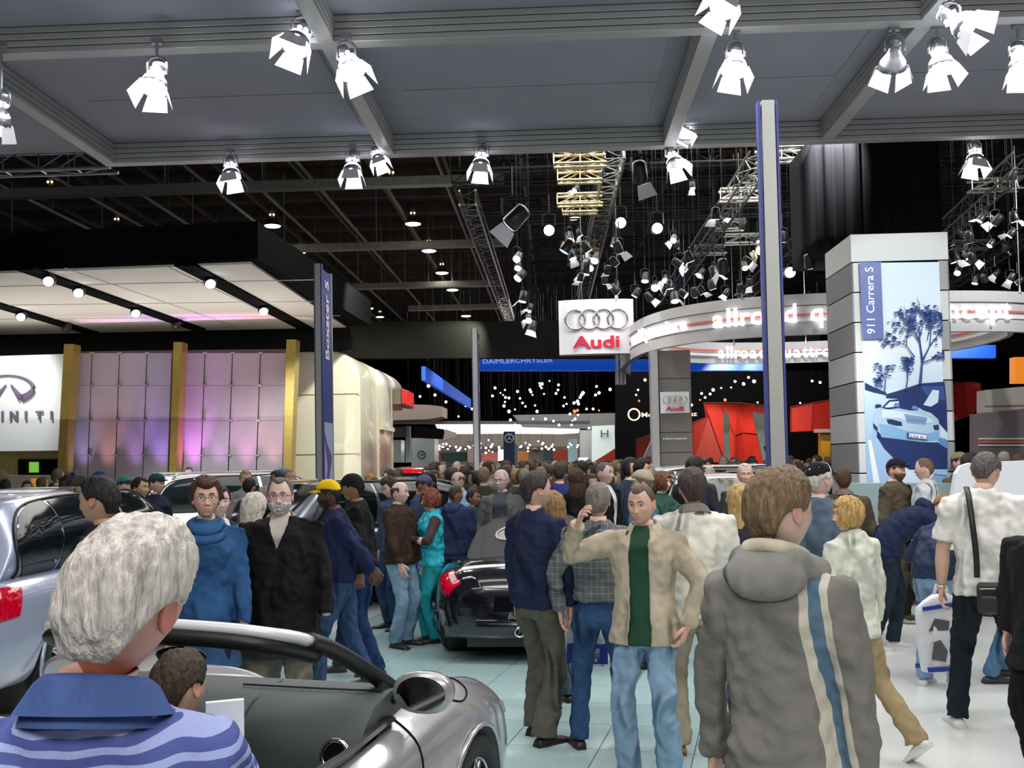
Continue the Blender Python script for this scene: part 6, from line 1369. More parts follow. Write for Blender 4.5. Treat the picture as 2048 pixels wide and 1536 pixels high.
    kw = dict(kw); sk = kw.pop('skin', SK)
    person(lb, px, Y, H, fa, tp, random.choice([JD, (.03, .03, .04)]), (.03, .03, .03), sk, hr, hcx, 1, **kw)
# ---- far crowd
# ================================================================== CARS
def paint(name, col, metal=.5, rough=.28, flake=0): return mat(name, col, rough, metal, coat=1, spec=.5)
m_silver = paint('silver_paint', (.40, .385, .40), .4, .3); m_silver2 = paint('blue_silver_paint', (.44, .48, .62), .3, .28); m_blackp = paint('black_paint', (.006, .006, .010), .2, .15); m_whitep = paint('white_paint', (.82, .85, .82), 0, .25); m_darkp = paint('graphite_paint', (.16, .17, .19), .6, .25); m_redp = paint('red_paint', (.60, .01, .015), .1, .2)
m_dglass = mat('dark_glass', (.006, .010, .012), .08, spec=.35); m_rub = mat('tyre_rubber', (.015, .015, .016), .8, bump=.2, bscale=60); m_rim = mat('alloy', (.50, .50, .54), .28, .9); m_trimb = mat('black_trim', (.010, .010, .011), .45); m_lea = mat('black_leather', (.018, .018, .020), .45, bump=.15, bscale=90); m_dash = mat('dash_grey', (.085, .10, .095), .55, bump=.2, bscale=200)
m_chrome = mat('chrome', (.8, .8, .82), .08, 1); m_tail = mat('tail_red', (.55, .0, .02), .12, coat=1, emit=(.9, .0, .03), es=.06); m_tailw = mat('tail_clear', (.8, .55, .55), .12, coat=1); m_amber = mat('amber_marker', (.75, .18, .01), .2, coat=1)
m_mirror = mat('mirror_glass', (.9, .9, .92), .02, 1)
def CR(keys, y):
    """interpolate rows of (y, a, b, ...) smoothly at y"""
    K = keys
    if y <= K[0][0]: return K[0][1:]
    if y >= K[-1][0]: return K[-1][1:]
    for i in range(len(K)-1):
        if K[i][0] <= y <= K[i+1][0]:
            p0, p1, p2, p3 = K[max(i-1, 0)], K[i], K[i+1], K[min(i+2, len(K)-1)]; h = p2[0]-p1[0]; t = (y-p1[0])/h; out = []
            for j in range(1, len(p1)):
                m1 = (p2[j]-p0[j])/max(1e-6, p2[0]-p0[0])*h; m2 = (p3[j]-p1[j])/max(1e-6, p3[0]-p1[0])*h
                out.append((2*t**3-3*t*t+1)*p1[j]+(t**3-2*t*t+t)*m1+(-2*t**3+3*t*t)*p2[j]+(t**3-t*t)*m2)
            return out
class Body:
    """lower body loft. keys rows: y, half width, sill z, belt z, centre top z ; y forward"""
    def __init__(s, keys, tum=.86, shoulder=.96): s.k = keys; s.tum = tum; s.sh = shoulder
    def sec(s, y):
        w, z0, zb, zc = CR(s.k, y); h = zb-z0
        return [(0, z0), (.72*w, z0), (.93*w, z0+.10*h), (1.0*w, z0+.38*h), (1.0*w, z0+.62*h), (s.sh*w, z0+.86*h), (s.tum*w, zb), (.70*w, zb+(zc-zb)*.55), (.4*w, zb+(zc-zb)*.92), (0, zc)]
    def pt(s, y, t, off=0):
        P_ = s.sec(y); n = len(P_)-1; f = t*n; i = min(int(f), n-1); u = f-i
        p0, p1, p2, p3 = [np.array(P_[max(0, min(n, j))]) for j in (i-1, i, i+1, i+2)]
        q = .5*((2*p1)+(-p0+p2)*u+(2*p0-5*p1+4*p2-p3)*u*u+(-p0+3*p1-3*p2+p3)*u**3)
        if off:
            d = .5*((-p0+p2)+2*(2*p0-5*p1+4*p2-p3)*u+3*(-p0+3*p1-3*p2+p3)*u*u); nn = np.array((d[1], -d[0])); nn /= max(1e-6, np.linalg.norm(nn)); q = q+nn*off
        return q
    def mesh(s, y0, y1, ny=60, nt_=40):
        rings = []
        for y in np.linspace(y0, y1, ny):
            r = [(*s.pt(y, t)[:1], y, s.pt(y, t)[1]) for t in np.linspace(0, 1, nt_)]
            l = [(-x, yy, z) for x, yy, z in r[-2:0:-1]]
            rings.append(r+l)
        return loft(rings)
    def patch(s, poly_fn=None, ys=None, ts=None, side=1, off=.006, n=10, quad=None):
        """patch over quad corners [(y,t)*4] mapped bilinearly"""
        (ya, ta), (yb, tb), (yc, tc), (yd, td) = quad; rings = []
        for i in range(n+1):
            u = i/n; row = []
            for j in range(n+1):
                v = j/n; y = (1-v)*((1-u)*ya+u*yb)+v*((1-u)*yd+u*yc); t = (1-v)*((1-u)*ta+u*tb)+v*((1-u)*td+u*tc)
                q = s.pt(y, t, off); row.append((side*q[0], y, q[1]))
            rings.append(row)
        V, Fs = loft(rings, False); return V, Fs
    def poly(s, pts, side=1, off=.006, n=24, th=.0):
        """filled closed outline [(y,t)] as a fan grid following the surface"""
        P_ = np.array(smooth_path(list(pts)+[pts[0]], 5)[:-1]); c = P_.mean(0); V, Fs = [], []; m = len(P_); K = 5
        for k in range(K+1):
            f = k/K
            for p in P_:
                y, t = c+(p-c)*f; q = s.pt(y, t, off); V.append((side*q[0], y, q[1]))
        for k in range(K):
            for j in range(m): Fs.append((k*m+j, k*m+(j+1) % m, (k+1)*m+(j+1) % m, (k+1)*m+j))
        return V, Fs
    def line(s, pts, side=1, off=.002, r=.004):
        return tube([(side*s.pt(y, t, off)[0], y, s.pt(y, t, off)[1]) for y, t in smooth_path(pts, 6)], r, 5)
def wheel(name, c, r, wd, side, parent, spokes=5, tw=0):
    """wheel with axle along x, outer face toward side"""
    root = empty(name, c, 0, parent=parent); n = 36
    prof = [(-wd/2, r*.70), (-wd/2, r*.93), (-wd/2+.02, r*.985), (-wd/4, r), (wd/4, r), (wd/2-.02, r*.985), (wd/2, r*.93), (wd/2, r*.70), (wd/2-.04, r*.66), (-wd/2, r*.66)]
    V, Fs = [], []
    for i in range(n):
        a = 2*math.pi*i/n
        for x, rr in prof: V.append((side*x, rr*math.cos(a), rr*math.sin(a)))
    m = len(prof)
    for i in range(n):
        for j in range(m): Fs.append((i*m+j, ((i+1) % n)*m+j, ((i+1) % n)*m+(j+1) % m, i*m+(j+1) % m))
    obj('tyre', (V, Fs), m_rub, root, True)
    ri = [torus((side*(wd/2-.02), 0, 0), r*.665, r*.028, 36, 6, Matrix.Rotation(R(90), 3, 'Y')), disc((side*.0, 0, 0), r*.66, Matrix.Rotation(R(90), 3, 'Y'), 32, .02), disc((side*(wd/2-.05), 0, 0), r*.13, Matrix.Rotation(R(90), 3, 'Y'), 16, .04)]
    obj('brake_disc', disc((side*.02, 0, 0), r*.5, Matrix.Rotation(R(90), 3, 'Y'), 28, .02), m_trimb, root)
    for k in range(spokes):
        a = 2*math.pi*k/spokes+tw
        for da in (-.13, .13):
            ri.append(tube([(side*(wd/2-.045), r*.10*math.cos(a), r*.10*math.sin(a)), (side*(wd/2-.03), r*.4*math.cos(a+da*.6), r*.4*math.sin(a+da*.6)), (side*(wd/2-.025), r*.66*math.cos(a+da), r*.66*math.sin(a+da))], [(.018, .022), (.014, .020), (.014, .018)], 6))
    obj('rim', combine(*ri), m_rim, root, True); return root
def arches(body_o, centers, r, w):
    for cy_ in centers:
        V, Fs = [], []; n = 28
        for x in (-w-.3, w+.3):
            for i in range(n): V.append((x, cy_+r*math.cos(2*math.pi*i/n), .33+(r-.33*0)*math.sin(2*math.pi*i/n)*1.0))
        Fs = [tuple(range(n))[::-1], tuple(range(n, 2*n))]+[(j, (j+1) % n, n+(j+1) % n, n+j) for j in range(n)]
        cut(body_o, (V, Fs))
def pnorm(o):
    bm = bmesh.new(); bm.from_mesh(o.data); bmesh.ops.recalc_face_normals(bm, faces=bm.faces); bm.to_mesh(o.data); bm.free(); return o
def shade(o, a=35):
    for p in o.data.polygons: p.use_smooth = True
    e = o.modifiers.new('es', 'EDGE_SPLIT'); e.split_angle = R(a); return o
# ---------------------------------------------------------------- foreground silver roadster
AX = (-1.02, 4.72); HD = R(17)       # front axle centre and heading
def car_root(name, x, y, heading, label, cat='car'):
    r = empty(name, (x, y, 0), -heading, label, cat); return r
roadster_keys = [(-3.26, .62, .30, .62, .66), (-3.2, .76, .24, .74, .80), (-2.95, .86, .22, .84, .90), (-2.45, .90, .20, .90, .90), (-1.9, .89, .18, .86, .84), (-1.3, .86, .17, .815, .80), (-.75, .86, .17, .82, .82), (-.35, .875, .18, .86, .84), (.0, .89, .20, .875, .75), (.35, .87, .20, .82, .68), (.65, .80, .22, .72, .62), (.85, .62, .28, .55, .52)]
def build_roadster(name, x, y, hd, label, pm, open_=True, tailside=True):
    root = car_root(name, x, y, hd, label); b = Body(roadster_keys, .80, .955)
    o = obj('body', b.mesh(-3.26, .85, 80, 46), pm, root); pnorm(o)
    if open_:
        # cockpit opening
        op = [(-.66, -.42), (.66, -.42), (.72, -.7), (.735, -1.6), (.70, -1.98), (-.70, -1.98), (-.735, -1.6), (-.72, -.7)]
        cut(o, loft([[(a, c, .34) for a, c in op], [(a, c, 1.3) for a, c in op]]))
    arches(o, (0, -2.415), .355, .95); shade(o, 30)
    for sd in (1, -1):
        for cy_ in (0, -2.415):
            wheel('wheel', (sd*.775, cy_, .325), .325, .21, sd, root)
        [obj('wheel_well', tube([(sd*.35, cy_, .34), (sd*.80, cy_, .34)], .40, 20), m_trimb, root) for cy_ in (0, -2.415)]
        for cy_ in (0, -2.415):
            pts = [(sd*(b.pt(cy_+.36*math.cos(a), .42)[0]*1.0), cy_+.357*math.cos(a), .33+.357*math.sin(a)) for a in np.linspace(-.2, math.pi+.2, 18)]
            obj('arch_lip', tube(pts, .012, 6), pm, root, True)
    return root, b, o
rd, rb, ro_ = build_roadster('roadster', AX[0], AX[1], HD, 'open silver roadster with dark windscreen frame in the left foreground', m_silver)
def rz_(V): return V
# interior
obj('cabin_floor', box((0, -1.2, .35), (1.40, 1.56, .06)), m_trimb, rd)
obj('door_card', combine(box((.70, -1.15, .58), (.05, 1.5, .44)), box((-.70, -1.15, .58), (.05, 1.5, .44))), m_lea, rd)
obj('rear_bulkhead', box((0, -1.97, .6), (1.42, .05, .5)), m_trimb, rd)
# dash: loft across x
dr = []
for x in np.linspace(-.70, .70, 25):
    hump = .035*math.exp(-((x+.36)/.2)**2)
    dr.append([(x, -.28, .84), (x, -.36, .935), (x, -.52, .945+hump), (x, -.68, .915+hump), (x, -.775, .84), (x, -.80, .74), (x, -.74, .58), (x, -.40, .50)])
ds = shade(obj('dashboard', loft(dr), m_dash, rd), 40)
for x in (-.62, -.06, .10, .60): 
    v = obj('air_vent', torus((x, -.805, .765), .055, .011, 20, 6, Matrix.Rotation(R(80), 3, 'X')), m_chrome, ds, True); obj('vent_core', disc((x, -.795, .765), .048, Matrix.Rotation(R(80), 3, 'X'), 18, .02), m_black, ds)
obj('dash_seam', tube([(.05, -.55, .948), (.4, -.55, .948), (.66, -.54, .948)], .004, 4), m_trimb, ds); obj('dash_seam', tube([(.16, -.42, .945), (.18, -.68, .920), (.17, -.782, .84), (.15, -.806, .74)], .003, 4), m_trimb, ds)
obj('instrument_hood', sph((-.36, -.70, .86), (.21, .12, .07), 18, 8), m_lea, ds, True)
st = empty('steering_wheel', (-.36, -.93, .80), parent=rd); Mst = Matrix.Rotation(R(-68), 3, 'X')
obj('rim', torus((0, 0, 0), .185, .016, 32, 8, Mst), m_lea, st, True); obj('spokes', combine(*[tube([Vector((0, 0, 0)), Mst @ Vector((math.cos(a)*.18, math.sin(a)*.18, 0))], .018, 6) for a in (0, math.pi, -math.pi/2)], disc((0, 0, 0), .07, Mst, 20, .04)), m_lea, st)
obj('column', tube([(0, .02, -.01), (0, .28, .04)], .04, 8), m_trimb, st)
for sx in (-.36, .36):
    se = empty('seat', (sx, -1.35, .33), parent=rd)
    obj('belt_stalk', tube([(-.26, -.1, .1), (-.25, -.05, .3)], .015, 6), m_trimb, se); c = obj('cushion', tube([(0, -.22, .12), (0, 0, .12), (0, .25, .15), (0, .32, .12)], [(.22, .08), (.24, .09), (.24, .09), (.2, .05)], 16, side=(1, 0, 0), sup=3), m_lea, se, True)
    obj('backrest', tube([(0, -.20, .1), (0, -.27, .3), (0, -.36, .52), (0, -.42, .66), (0, -.44, .72), (0, -.46, .83), (0, -.465, .87)], [(.24, .09), (.25, .10), (.23, .08), (.15, .06), (.13, .055), (.115, .05), (.06, .02)], 18, side=(1, 0, 0), sup=2.8), m_lea, se, True)
    # roll hoop: silver outer, black inner panel
    hp_ = [(sx-.20, -1.98, .80), (sx-.19, -1.97, .98), (sx-.15, -1.96, 1.075), (sx-.06, -1.955, 1.105), (sx+.06, -1.955, 1.105), (sx+.15, -1.96, 1.075), (sx+.19, -1.97, .98), (sx+.20, -1.98, .80)]
    sp_ = [tuple(q) for q in smooth_path(hp_, 5)]
    h = obj('roll_hoop', tube(sp_, [(.035, .028)]*len(sp_), 10), m_silver, rd, True); obj('hoop_cover', tube([(x_, y_+.05, z_) for x_, y_, z_ in sp_], [(.04, .03)]*len(sp_), 10), m_lea, h, True)
    inn = [(sx+(x_-sx)*.86, y_+.01, .80+(z_-.80)*.93) for x_, y_, z_ in sp_]; obj('wind_mesh', extrude([Vector(q) for q in inn], (0, .012, 0)), m_black, h)
obj('rear_bridge', box((0, -2.0, .84), (1.3, .14, .06)), m_lea, rd)
# windscreen frame: silver header + black pillars
hd_z, hd_y, hw = 1.245, -1.02, .50
fr = [(-.66, -.30, .86), (-.635, -.42, .95), (-.575, -.75, 1.14), (-.535, -.93, 1.215), (-.47, hd_y-.02, 1.25), (-.3, hd_y-.06, 1.27), (0, hd_y-.075, 1.28), (.3, hd_y-.06, 1.27), (.47, hd_y-.02, 1.25), (.535, -.93, 1.215), (.575, -.75, 1.14), (.635, -.42, .95), (.66, -.30, .86)]
sp_ = [tuple(q) for q in smooth_path(fr, 6)]; n0, n1 = 17, len(sp_)-17
obj('header_rail', tube(sp_[n0:n1], [(.038, .024)]*(n1-n0), 10), paint('header_silver_lit', (.78, .76, .80), 0, .3), rd, True)  # rail's bright reflection put into its colour, paler than the silver body
obj('pillar', tube(sp_[:n0+1], [(.045, .032)]*(n0+1), 10), m_trimb, rd, True); obj('pillar', tube(sp_[n1-1:], [(.045, .032)]*(len(sp_)-n1+1), 10), m_trimb, rd, True)
inn = [(x_*.955, y_-.02, z_-.035) for x_, y_, z_ in sp_]; obj('inner_header', tube(inn[n0-3:n1+3], [(.04, .03)]*(n1-n0+6), 10), m_trimb, rd, True)
gl = [(x_*.95, y_, z_-.01) for x_, y_, z_ in sp_]
obj('windscreen', loft([[gl[i], gl[len(gl)-1-i]] for i in range(len(gl)//2)], False), mat('clear_screen', (.9, 1, .95), .02, alpha=.10, coat=0), rd, True)
obj('sun_visor', extrude([Vector((-.42, -1.02, 1.20)), Vector((.42, -1.02, 1.20)), Vector((.40, -.90, 1.165)), Vector((-.40, -.90, 1.165))], (0, .01, .015)), m_lea, rd)
rm = empty('rear_mirror', (0, -.90, 1.13), parent=rd); obj('mirror_shell', sph((0, 0, 0), (.115, .025, .035), 18, 8), m_trimb, rm, True); obj('mirror_stem', tube([(0, 0, .02), (0, .02, .10)], .010, 6), m_trimb, rm)
for sd in (1, -1):
    mr = empty('door_mirror', (sd*.845, -.50, .95), parent=rd)
    obj('mirror_housing', tube([(0, -.055, 0), (0, -.04, 0), (0, .02, 0), (0, .07, 0), (0, .10, 0)], [(.118, .078), (.125, .083), (.115, .075), (.08, .05), (.03, .02)], 22, side=(1, 0, 0), sup=2.3), m_silver, mr, True)
    obj('mirror_glass', disc((0, -.058, 0), 1, Matrix.Rotation(R(90), 3, 'X') @ Matrix.Diagonal((.103, .066, .1)), 26, .02), m_mirror, mr)
    obj('mirror_stem', tube([(-sd*.08, 0, -.02), (-sd*.22, .03, -.07)], [(.03, .02), (.035, .02)], 8), m_trimb, mr)
    obj('quarter_trim', extrude([Vector((sd*.665, -.30, .86)), Vector((sd*.64, -.50, .98)), Vector((sd*.69, -.66, .84))], (sd*.02, 0, 0)), m_trimb, rd)
    obj('window_seal', tube([(sd*.715, -.55, .845), (sd*.735, -1.0, .83), (sd*.735, -1.6, .835), (sd*.715, -1.95, .86)], [(.022, .012)]*4, 6, side=(1, 0, 0)), m_trimb, rd)
    obj('door_line', combine(rb.line([(-.52, .66), (-.55, .55), (-.62, .35), (-.62, .15)], sd), rb.line([(-1.72, .66), (-1.78, .45), (-1.70, .15)], sd)), m_black, rd)
    obj('side_marker', rb.poly([(.50, .49), (.60, .49), (.60, .53), (.50, .53)], sd, .008), m_amber, rd, True)
obj('fuel_flap', rb.line([(.02, .70), (.10, .665), (.08, .60), (-.06, .575), (-.16, .62), (-.14, .69), (-.05, .715), (.02, .70)], 1, .003, .0035), m_black, rd)
obj('door_handle', rb.poly([(-1.70, .58), (-1.52, .58), (-1.50, .62), (-1.70, .62)], 1, .02), m_silver, rd, True)
# ---------------------------------------------------------------- black roadster seen from behind
p = G0 = PZ(1075, 1310, 0)
BX, BY = p.x+.12, 9.9
bk, bb_, bo = build_roadster('black_roadster', BX, BY+2.55, R(4), 'glossy black roadster with closed soft top seen from behind', m_blackp, False)
top = Body([(-2.55, .60, .84, .86, .90), (-2.3, .64, .84, .96, 1.02), (-1.95, .64, .83, 1.10, 1.17), (-1.5, .62, .82, 1.18, 1.25), (-1.05, .58, .82, 1.16, 1.25), (-.7, .60, .82, 1.03, 1.10), (-.35, .62, .82, .86, .90)], .80, .93)
so2 = obj('soft_top', top.mesh(-2.55, -1.0, 30, 30), mat('soft_top_cloth', (.055, .052, .056), .9, bump=.2, bscale=200), bk); pnorm(so2); shade(so2, 50)
obj('windscreen', top.mesh(-.98, -.35, 12, 24), m_dglass, bk, True)
# rear window with pale rim
def topz(y): return CR(top.k, y)[3]
rw_o = []; rw_i = []
for a in np.linspace(0, 2*math.pi, 28, endpoint=False):
    xx = .36*math.copysign(abs(math.cos(a))**.8, math.cos(a)); yy = -2.12+.155*math.copysign(abs(math.sin(a))**.8, math.sin(a)); zz = topz(yy)+.022-.11*(xx/.64)**2
    rw_o.append((xx, yy, zz+.0))
obj('window_rim', tube(rw_o+[rw_o[0]], .012, 6), mat('rim_grey', (.5, .5, .5), .4, .4), bk, True); obj('rear_window', loft([rw_o, [(x*.02, -2.12+(y+2.12)*.02, topz(-2.12)+.03) for x, y, z in rw_o]], True, False, True), m_dglass, bk, True)
for sd in (1, -1):
    obj('tail_lamp', bb_.patch(quad=[(-3.225, .52), (-2.93, .56), (-2.98, .665), (-3.215, .665)], side=sd, off=.010), m_tail, bk, True)
    obj('reverse_lamp', bb_.patch(quad=[(-3.19, .61), (-3.02, .62), (-3.04, .655), (-3.18, .655)], side=sd, off=.016), m_tailw, bk, True)
    obj('door_mirror', sph((sd*.93, -.5, .95), (.11, .06, .07), 14, 8), m_blackp, bk, True)
obj('rear_bumper', loft([[(x*1.0, -3.30+.10*(x/.8)**2*1.2, z) for x in np.linspace(-.76, .76, 20)] + [(x*1.0, -3.18+.10*(x/.8)**2, z) for x in np.linspace(.76, -.76, 20)] for z in (.24, .34, .40)]), m_blackp, bk, True)
obj('plate_recess', extrude([Vector((-.30, -3.29, .48)), Vector((.30, -3.29, .48)), Vector((.28, -3.28, .62)), Vector((-.28, -3.28, .62))], (0, -.012, .0)), m_black, bk)
obj('deck_line', combine(*[tube(smooth_path([(-.62, -3.12, .80), (-.60, -2.95, .875), (-.55, -2.75, .905), (0, -2.68, .93), (.55, -2.75, .905), (.60, -2.95, .875), (.62, -3.12, .80), (.5, -3.22, .70), (0, -3.27, .69), (-.5, -3.22, .70), (-.62, -3.12, .80)], 4), .004, 5)]), m_trimb, bk)
obj('exhaust', combine(*[torus((x, -3.33, .30), .042, .011, 20, 6, Matrix.Rotation(R(90), 3, 'X')) for x in (-.055, .055)], tube([(-.055, -3.33, .30), (-.055, -3.15, .30)], .04, 12, caps=False), tube([(.055, -3.33, .30), (.055, -3.15, .30)], .04, 12, caps=False)), m_chrome, bk, True)
tv = text_vf('Boxster S', .075, .003, frame((-.02, -3.305, .44), (1, 0, 0), (0, 0, 1)), shear=.35); obj('badge', tv, m_chrome, bk)
obj('under_tray', box((0, -3.1, .2), (1.1, .25, .10)), m_trimb, bk)
# ---------------------------------------------------------------- SUVs
suv_keys = [(-3.75, .80, .40, .95, .97), (-3.68, .88, .30, 1.02, 1.04), (-3.4, .93, .26, 1.04, 1.05), (-2.86, .955, .26, 1.04, 1.05), (-1.5, .95, .26, 1.03, 1.04), (-.4, .95, .27, 1.04, 1.05), (.1, .95, .28, 1.02, 1.08), (.6, .90, .30, .95, 1.0), (.95, .72, .36, .80, .82)]
def build_suv(name, x, y, hd, label, pm, roof=1.70, ygs=(-3.62, -3.35, -2.9, -1.6, -.8, -.25, .15), rails=False, tail=m_tail, wheel_r=.37, glassm=None, lenk=1.0):
    root = car_root(name, x, y, hd, label); b = Body([tuple([k[0]*lenk]+list(k[1:])) for k in suv_keys], .90, .985); o = obj('body', b.mesh(-3.75*lenk, .95*lenk, 60, 40), pm, root); pnorm(o); arches(o, (0, -2.855*lenk), .43, 1.0); shade(o, 30)
    y0, y1, y2, y3, y4, y5, y6 = [q*lenk for q in ygs]
    g = Body([(y0, .80, 1.0, 1.06, 1.06), (y1, .80, 1.0, roof-.22, roof-.17), (y2, .79, 1.0, roof-.08, roof-.02), (y3, .80, 1.0, roof-.05, roof), (y4, .80, 1.0, roof-.08, roof-.03), (y5, .82, 1.0, roof-.36, roof-.30), (y6, .84, 1.0, 1.05, 1.06)], .80, .90)
    go = obj('cabin', g.mesh(y0, y6, 44, 36), pm, root); pnorm(go); shade(go, 40)
    gm = glassm or m_dglass
    for sd in (1, -1):
        obj('side_window', g.poly([(y1+.10, .30), (y1+.02, .45), (y1+.30, .60), (y2+.22, .625), (y2+.24, .22), (y1+.25, .20)], sd, .008), gm, root, True)
        obj('side_window', g.patch(quad=[(y2+.30, .20), (y3+.10, .20), (y3+.10, .64), (y2+.28, .635)], side=sd, off=.008), gm, root, True)
        obj('side_window', g.patch(quad=[(y3+.16, .20), (y5-.02, .20), (y4+.02, .63), (y3+.16, .64)], side=sd, off=.008), gm, root, True)
        obj('window_surround', g.line([(y1+.05, .28), (y1+.0, .46), (y1+.28, .62), (y2+.3, .655), (y3, .66), (y4, .65), (y5, .3), (y5+.05, .18), (y3, .18), (y1+.22, .18), (y1+.05, .28)], sd, .008, .012), m_trimb, root, True)
        obj('door_line', combine(b.line([(y3+.13, .74), (y3+.13, .15)], sd), b.line([(y2+.35, .74), (y2+.4, .5), (y2+.75, .15)], sd), b.line([(-.45*lenk, .74), (-.5*lenk, .15)], sd)), m_black, root)
        obj('tail_lamp', b.patch(quad=[(-3.72*lenk, .47), (-3.52*lenk, .48), (-3.44*lenk, .61), (-3.70*lenk, .65)], side=sd, off=.010), tail, root, True)
        obj('head_lamp', b.poly([(.86*lenk, .62), (.70*lenk, .70), (.45*lenk, .68), (.55*lenk, .60), (.80*lenk, .56)], sd, .012), mat('head_lamp_clear', (.7, .75, .8), .08, .3, coat=1), root, True)
        obj('door_mirror', sph((sd*1.03, -.62*lenk, 1.12), (.12, .06, .09), 14, 8), pm, root, True)
        obj('door_handle', combine(sph((sd*.965, (y3-.05), .93), (.03, .10, .02), 10, 6), sph((sd*.965, y4-.3, .93), (.03, .10, .02), 10, 6)), pm, root, True)
        for cy_ in (0, -2.855*lenk): wheel('wheel', (sd*.82, cy_, wheel_r), wheel_r, .25, sd, root)
        [obj('wheel_well', tube([(sd*.3, cy_, .40), (sd*.84, cy_, .40)], .46, 20), m_trimb, root) for cy_ in (0, -2.855*lenk)]
        obj('arch_lip', combine(*[tube([(sd*.965, cy_+.44*math.cos(a), .34+.44*math.sin(a)) for a in np.linspace(-.1, math.pi+.1, 18)], .016, 6) for cy_ in (0, -2.855*lenk)]), m_trimb if rails else pm, root, True)
        if rails: obj('roof_rail', tube([(sd*.62, y1+.3, roof-.10), (sd*.62, y1+.4, roof+.02), (sd*.62, y4-.1, roof+.03), (sd*.62, y4, roof-.06)], .022, 6), m_rim, root, True)
    W_ = .66; zz = lambda y: CR(g.k, y)
    def glassq(ya, yb, wa, wb):
        rings = []
        for k in range(7):
            y = ya+(yb-ya)*k/6; w_ = wa+(wb-wa)*k/6; z = zz(y)[3]
            rings.append([(x, y+(.012 if ya > -1 else -.012), z+.012-.05*(x/.8)**2) for x in np.linspace(-w_, w_, 9)])
        return loft(rings, False)
    obj('rear_window', glassq(y0+.03, y1-.0, .68, .60), gm, root, True); obj('windscreen', glassq(y6-.04, y4+.10, .70, .58), gm, root, True)
    obj('bumper', box((0, .80*lenk, .45), (1.3, .30, .22)), m_trimb, root); obj('grille', box((0, .93*lenk, .62), (.9, .06, .16)), m_trimb, root)
    return root, b, g
build_suv('estate_car', -4.36, 10.78, R(2), 'blue silver off-road estate car at the left edge seen from its rear corner', m_silver2, 1.68)
build_suv('white_car', -3.95, 19.9, R(52), 'white off-road car in front of the purple panels', m_whitep, 1.72, rails=True)
build_suv('dark_car', P(500, 1000, 12.6).x, 12.4, R(-140), 'graphite off-road car with black windows behind the bearded man', m_darkp, 1.66)
build_suv('pale_car', P(1440, 1000, 14).x, 12.9, R(178), 'white off-road car facing us left of the man in the charcoal suit', m_whitep, 1.62, rails=True)
build_suv('white_van', P(1630, 1000, 18.5).x, 18.8, R(80), 'white car roof glimpsed behind the old man in the black cap', m_whitep, 1.72)
build_suv('red_car', P(808, 1000, 27).x+.5, 29.3, R(4), 'bright red car beside the cream pavilion behind the ginger haired woman', m_redp, 1.75)
build_suv('red_truck', P(838, 1000, 35).x, 37.5, R(-4), 'second red car with a pale roof beyond the first red one', m_redp, 1.65)
spot('car_fill_spot', (-6.5, 15.5, 5.0), (-5.2, 18.8, 1.2), 1500, 80); spot('car_fill_spot', (3.2, 10.6, 5.4), (2.9, 13.4, .8), 420, 70)  # left spot has no fixture, added to brighten the white car
# ================================================================== FAR CROWD
m_fskin = mat('far_skin', (.50, .30, .22), .6); m_fcloth = mat('far_cloth', (1, 1, 1), .9, objcol=True); m_fhair = mat('far_hair', (1, 1, 1), .7, objcol=True)
def far_proto(k):
    fem = k % 2; wv = (1.0, 1.1, .95, 1.15)[k % 4]; hd = []
    nh = 14; az = np.linspace(0, 2*np.pi, nh, endpoint=False)
    for ph in np.linspace(np.pi/2, -R(60), 11):
        x, y, z = head_xyz(az, np.full(nh, ph), fem); hd.append([(x[j], y[j]-.01, z[j]+1.633) for j in range(nh)])
    hd += [[(.055*math.sin(a), .01-.055*math.cos(a), z) for a in az] for z in (1.53, 1.45)]
    body = mesh('body', loft(hd), m_fskin, True)
    rr = [[(a*wv*math.cos(t), b*wv*math.sin(t), z) for t in np.linspace(0, 2*math.pi, 12, endpoint=False)] for z, a, b in ((.84, .18, .14), (1.0, .17, .13), (1.2, .18, .13), (1.38, .20, .12), (1.45, .15, .09), (1.50, .07, .07))]
    jk = mesh('jacket', combine(loft(rr), *[tube([(s*.16, 0, 1.40), (s*.21, 0, 1.36), (s*.25, .02, 1.12), (s*.26, -.04, .90)], [.07, .07, .058, .045], 7) for s in (-1, 1)]), m_fcloth, True)
    tr = mesh('trousers', combine(*[tube([(s*.08, 0, .95), (s*.09, 0, .5), (s*.10, .01, .06)], [(.10, .11), .075, .065], 8) for s in (-1, 1)]), m_fcloth, True)
    sh = mesh('shoe', combine(*[sph((s*.10, -.05, .04), (.05, .14, .045), 8, 5) for s in (-1, 1)]), m_fcloth, True)
    hr = []
    for ph in np.linspace(np.pi/2, -R(40), 9):
        x, y, z = head_xyz(az, np.full(nh, ph), fem); row = []
        for j in range(nh):
            a = abs(((az[j]+np.pi) % (2*np.pi))-np.pi); m = 1 if (z[j] > .06 or (a > 1.3 and z[j] > (-.05 if not fem else -.2))) else 0
            v = Vector((x[j], y[j]-.01, z[j])); row.append(tuple(v+v.normalized()*((.016+.012*fem) if m else -.01)+Vector((0, 0, 1.633))))
        hr.append(row)
    prt = [loft(hr, True, False, False)]
    if fem: prt.append(tube([(0, .05, 1.66), (0, .07, 1.55), (0, .08, 1.42)], [(.085, .05), (.09, .045), (.06, .02)], 10, side=(1, 0, 0)))
    hm = mesh('hair', combine(*prt), m_fhair, True); return body, jk, tr, sh, hm
protos = [far_proto(k) for k in range(4)]
hcol = [(.02, .014, .01), (.03, .02, .012), (.06, .035, .02), (.10, .06, .03), (.22, .15, .07), (.30, .28, .26), (.012, .01, .01)]
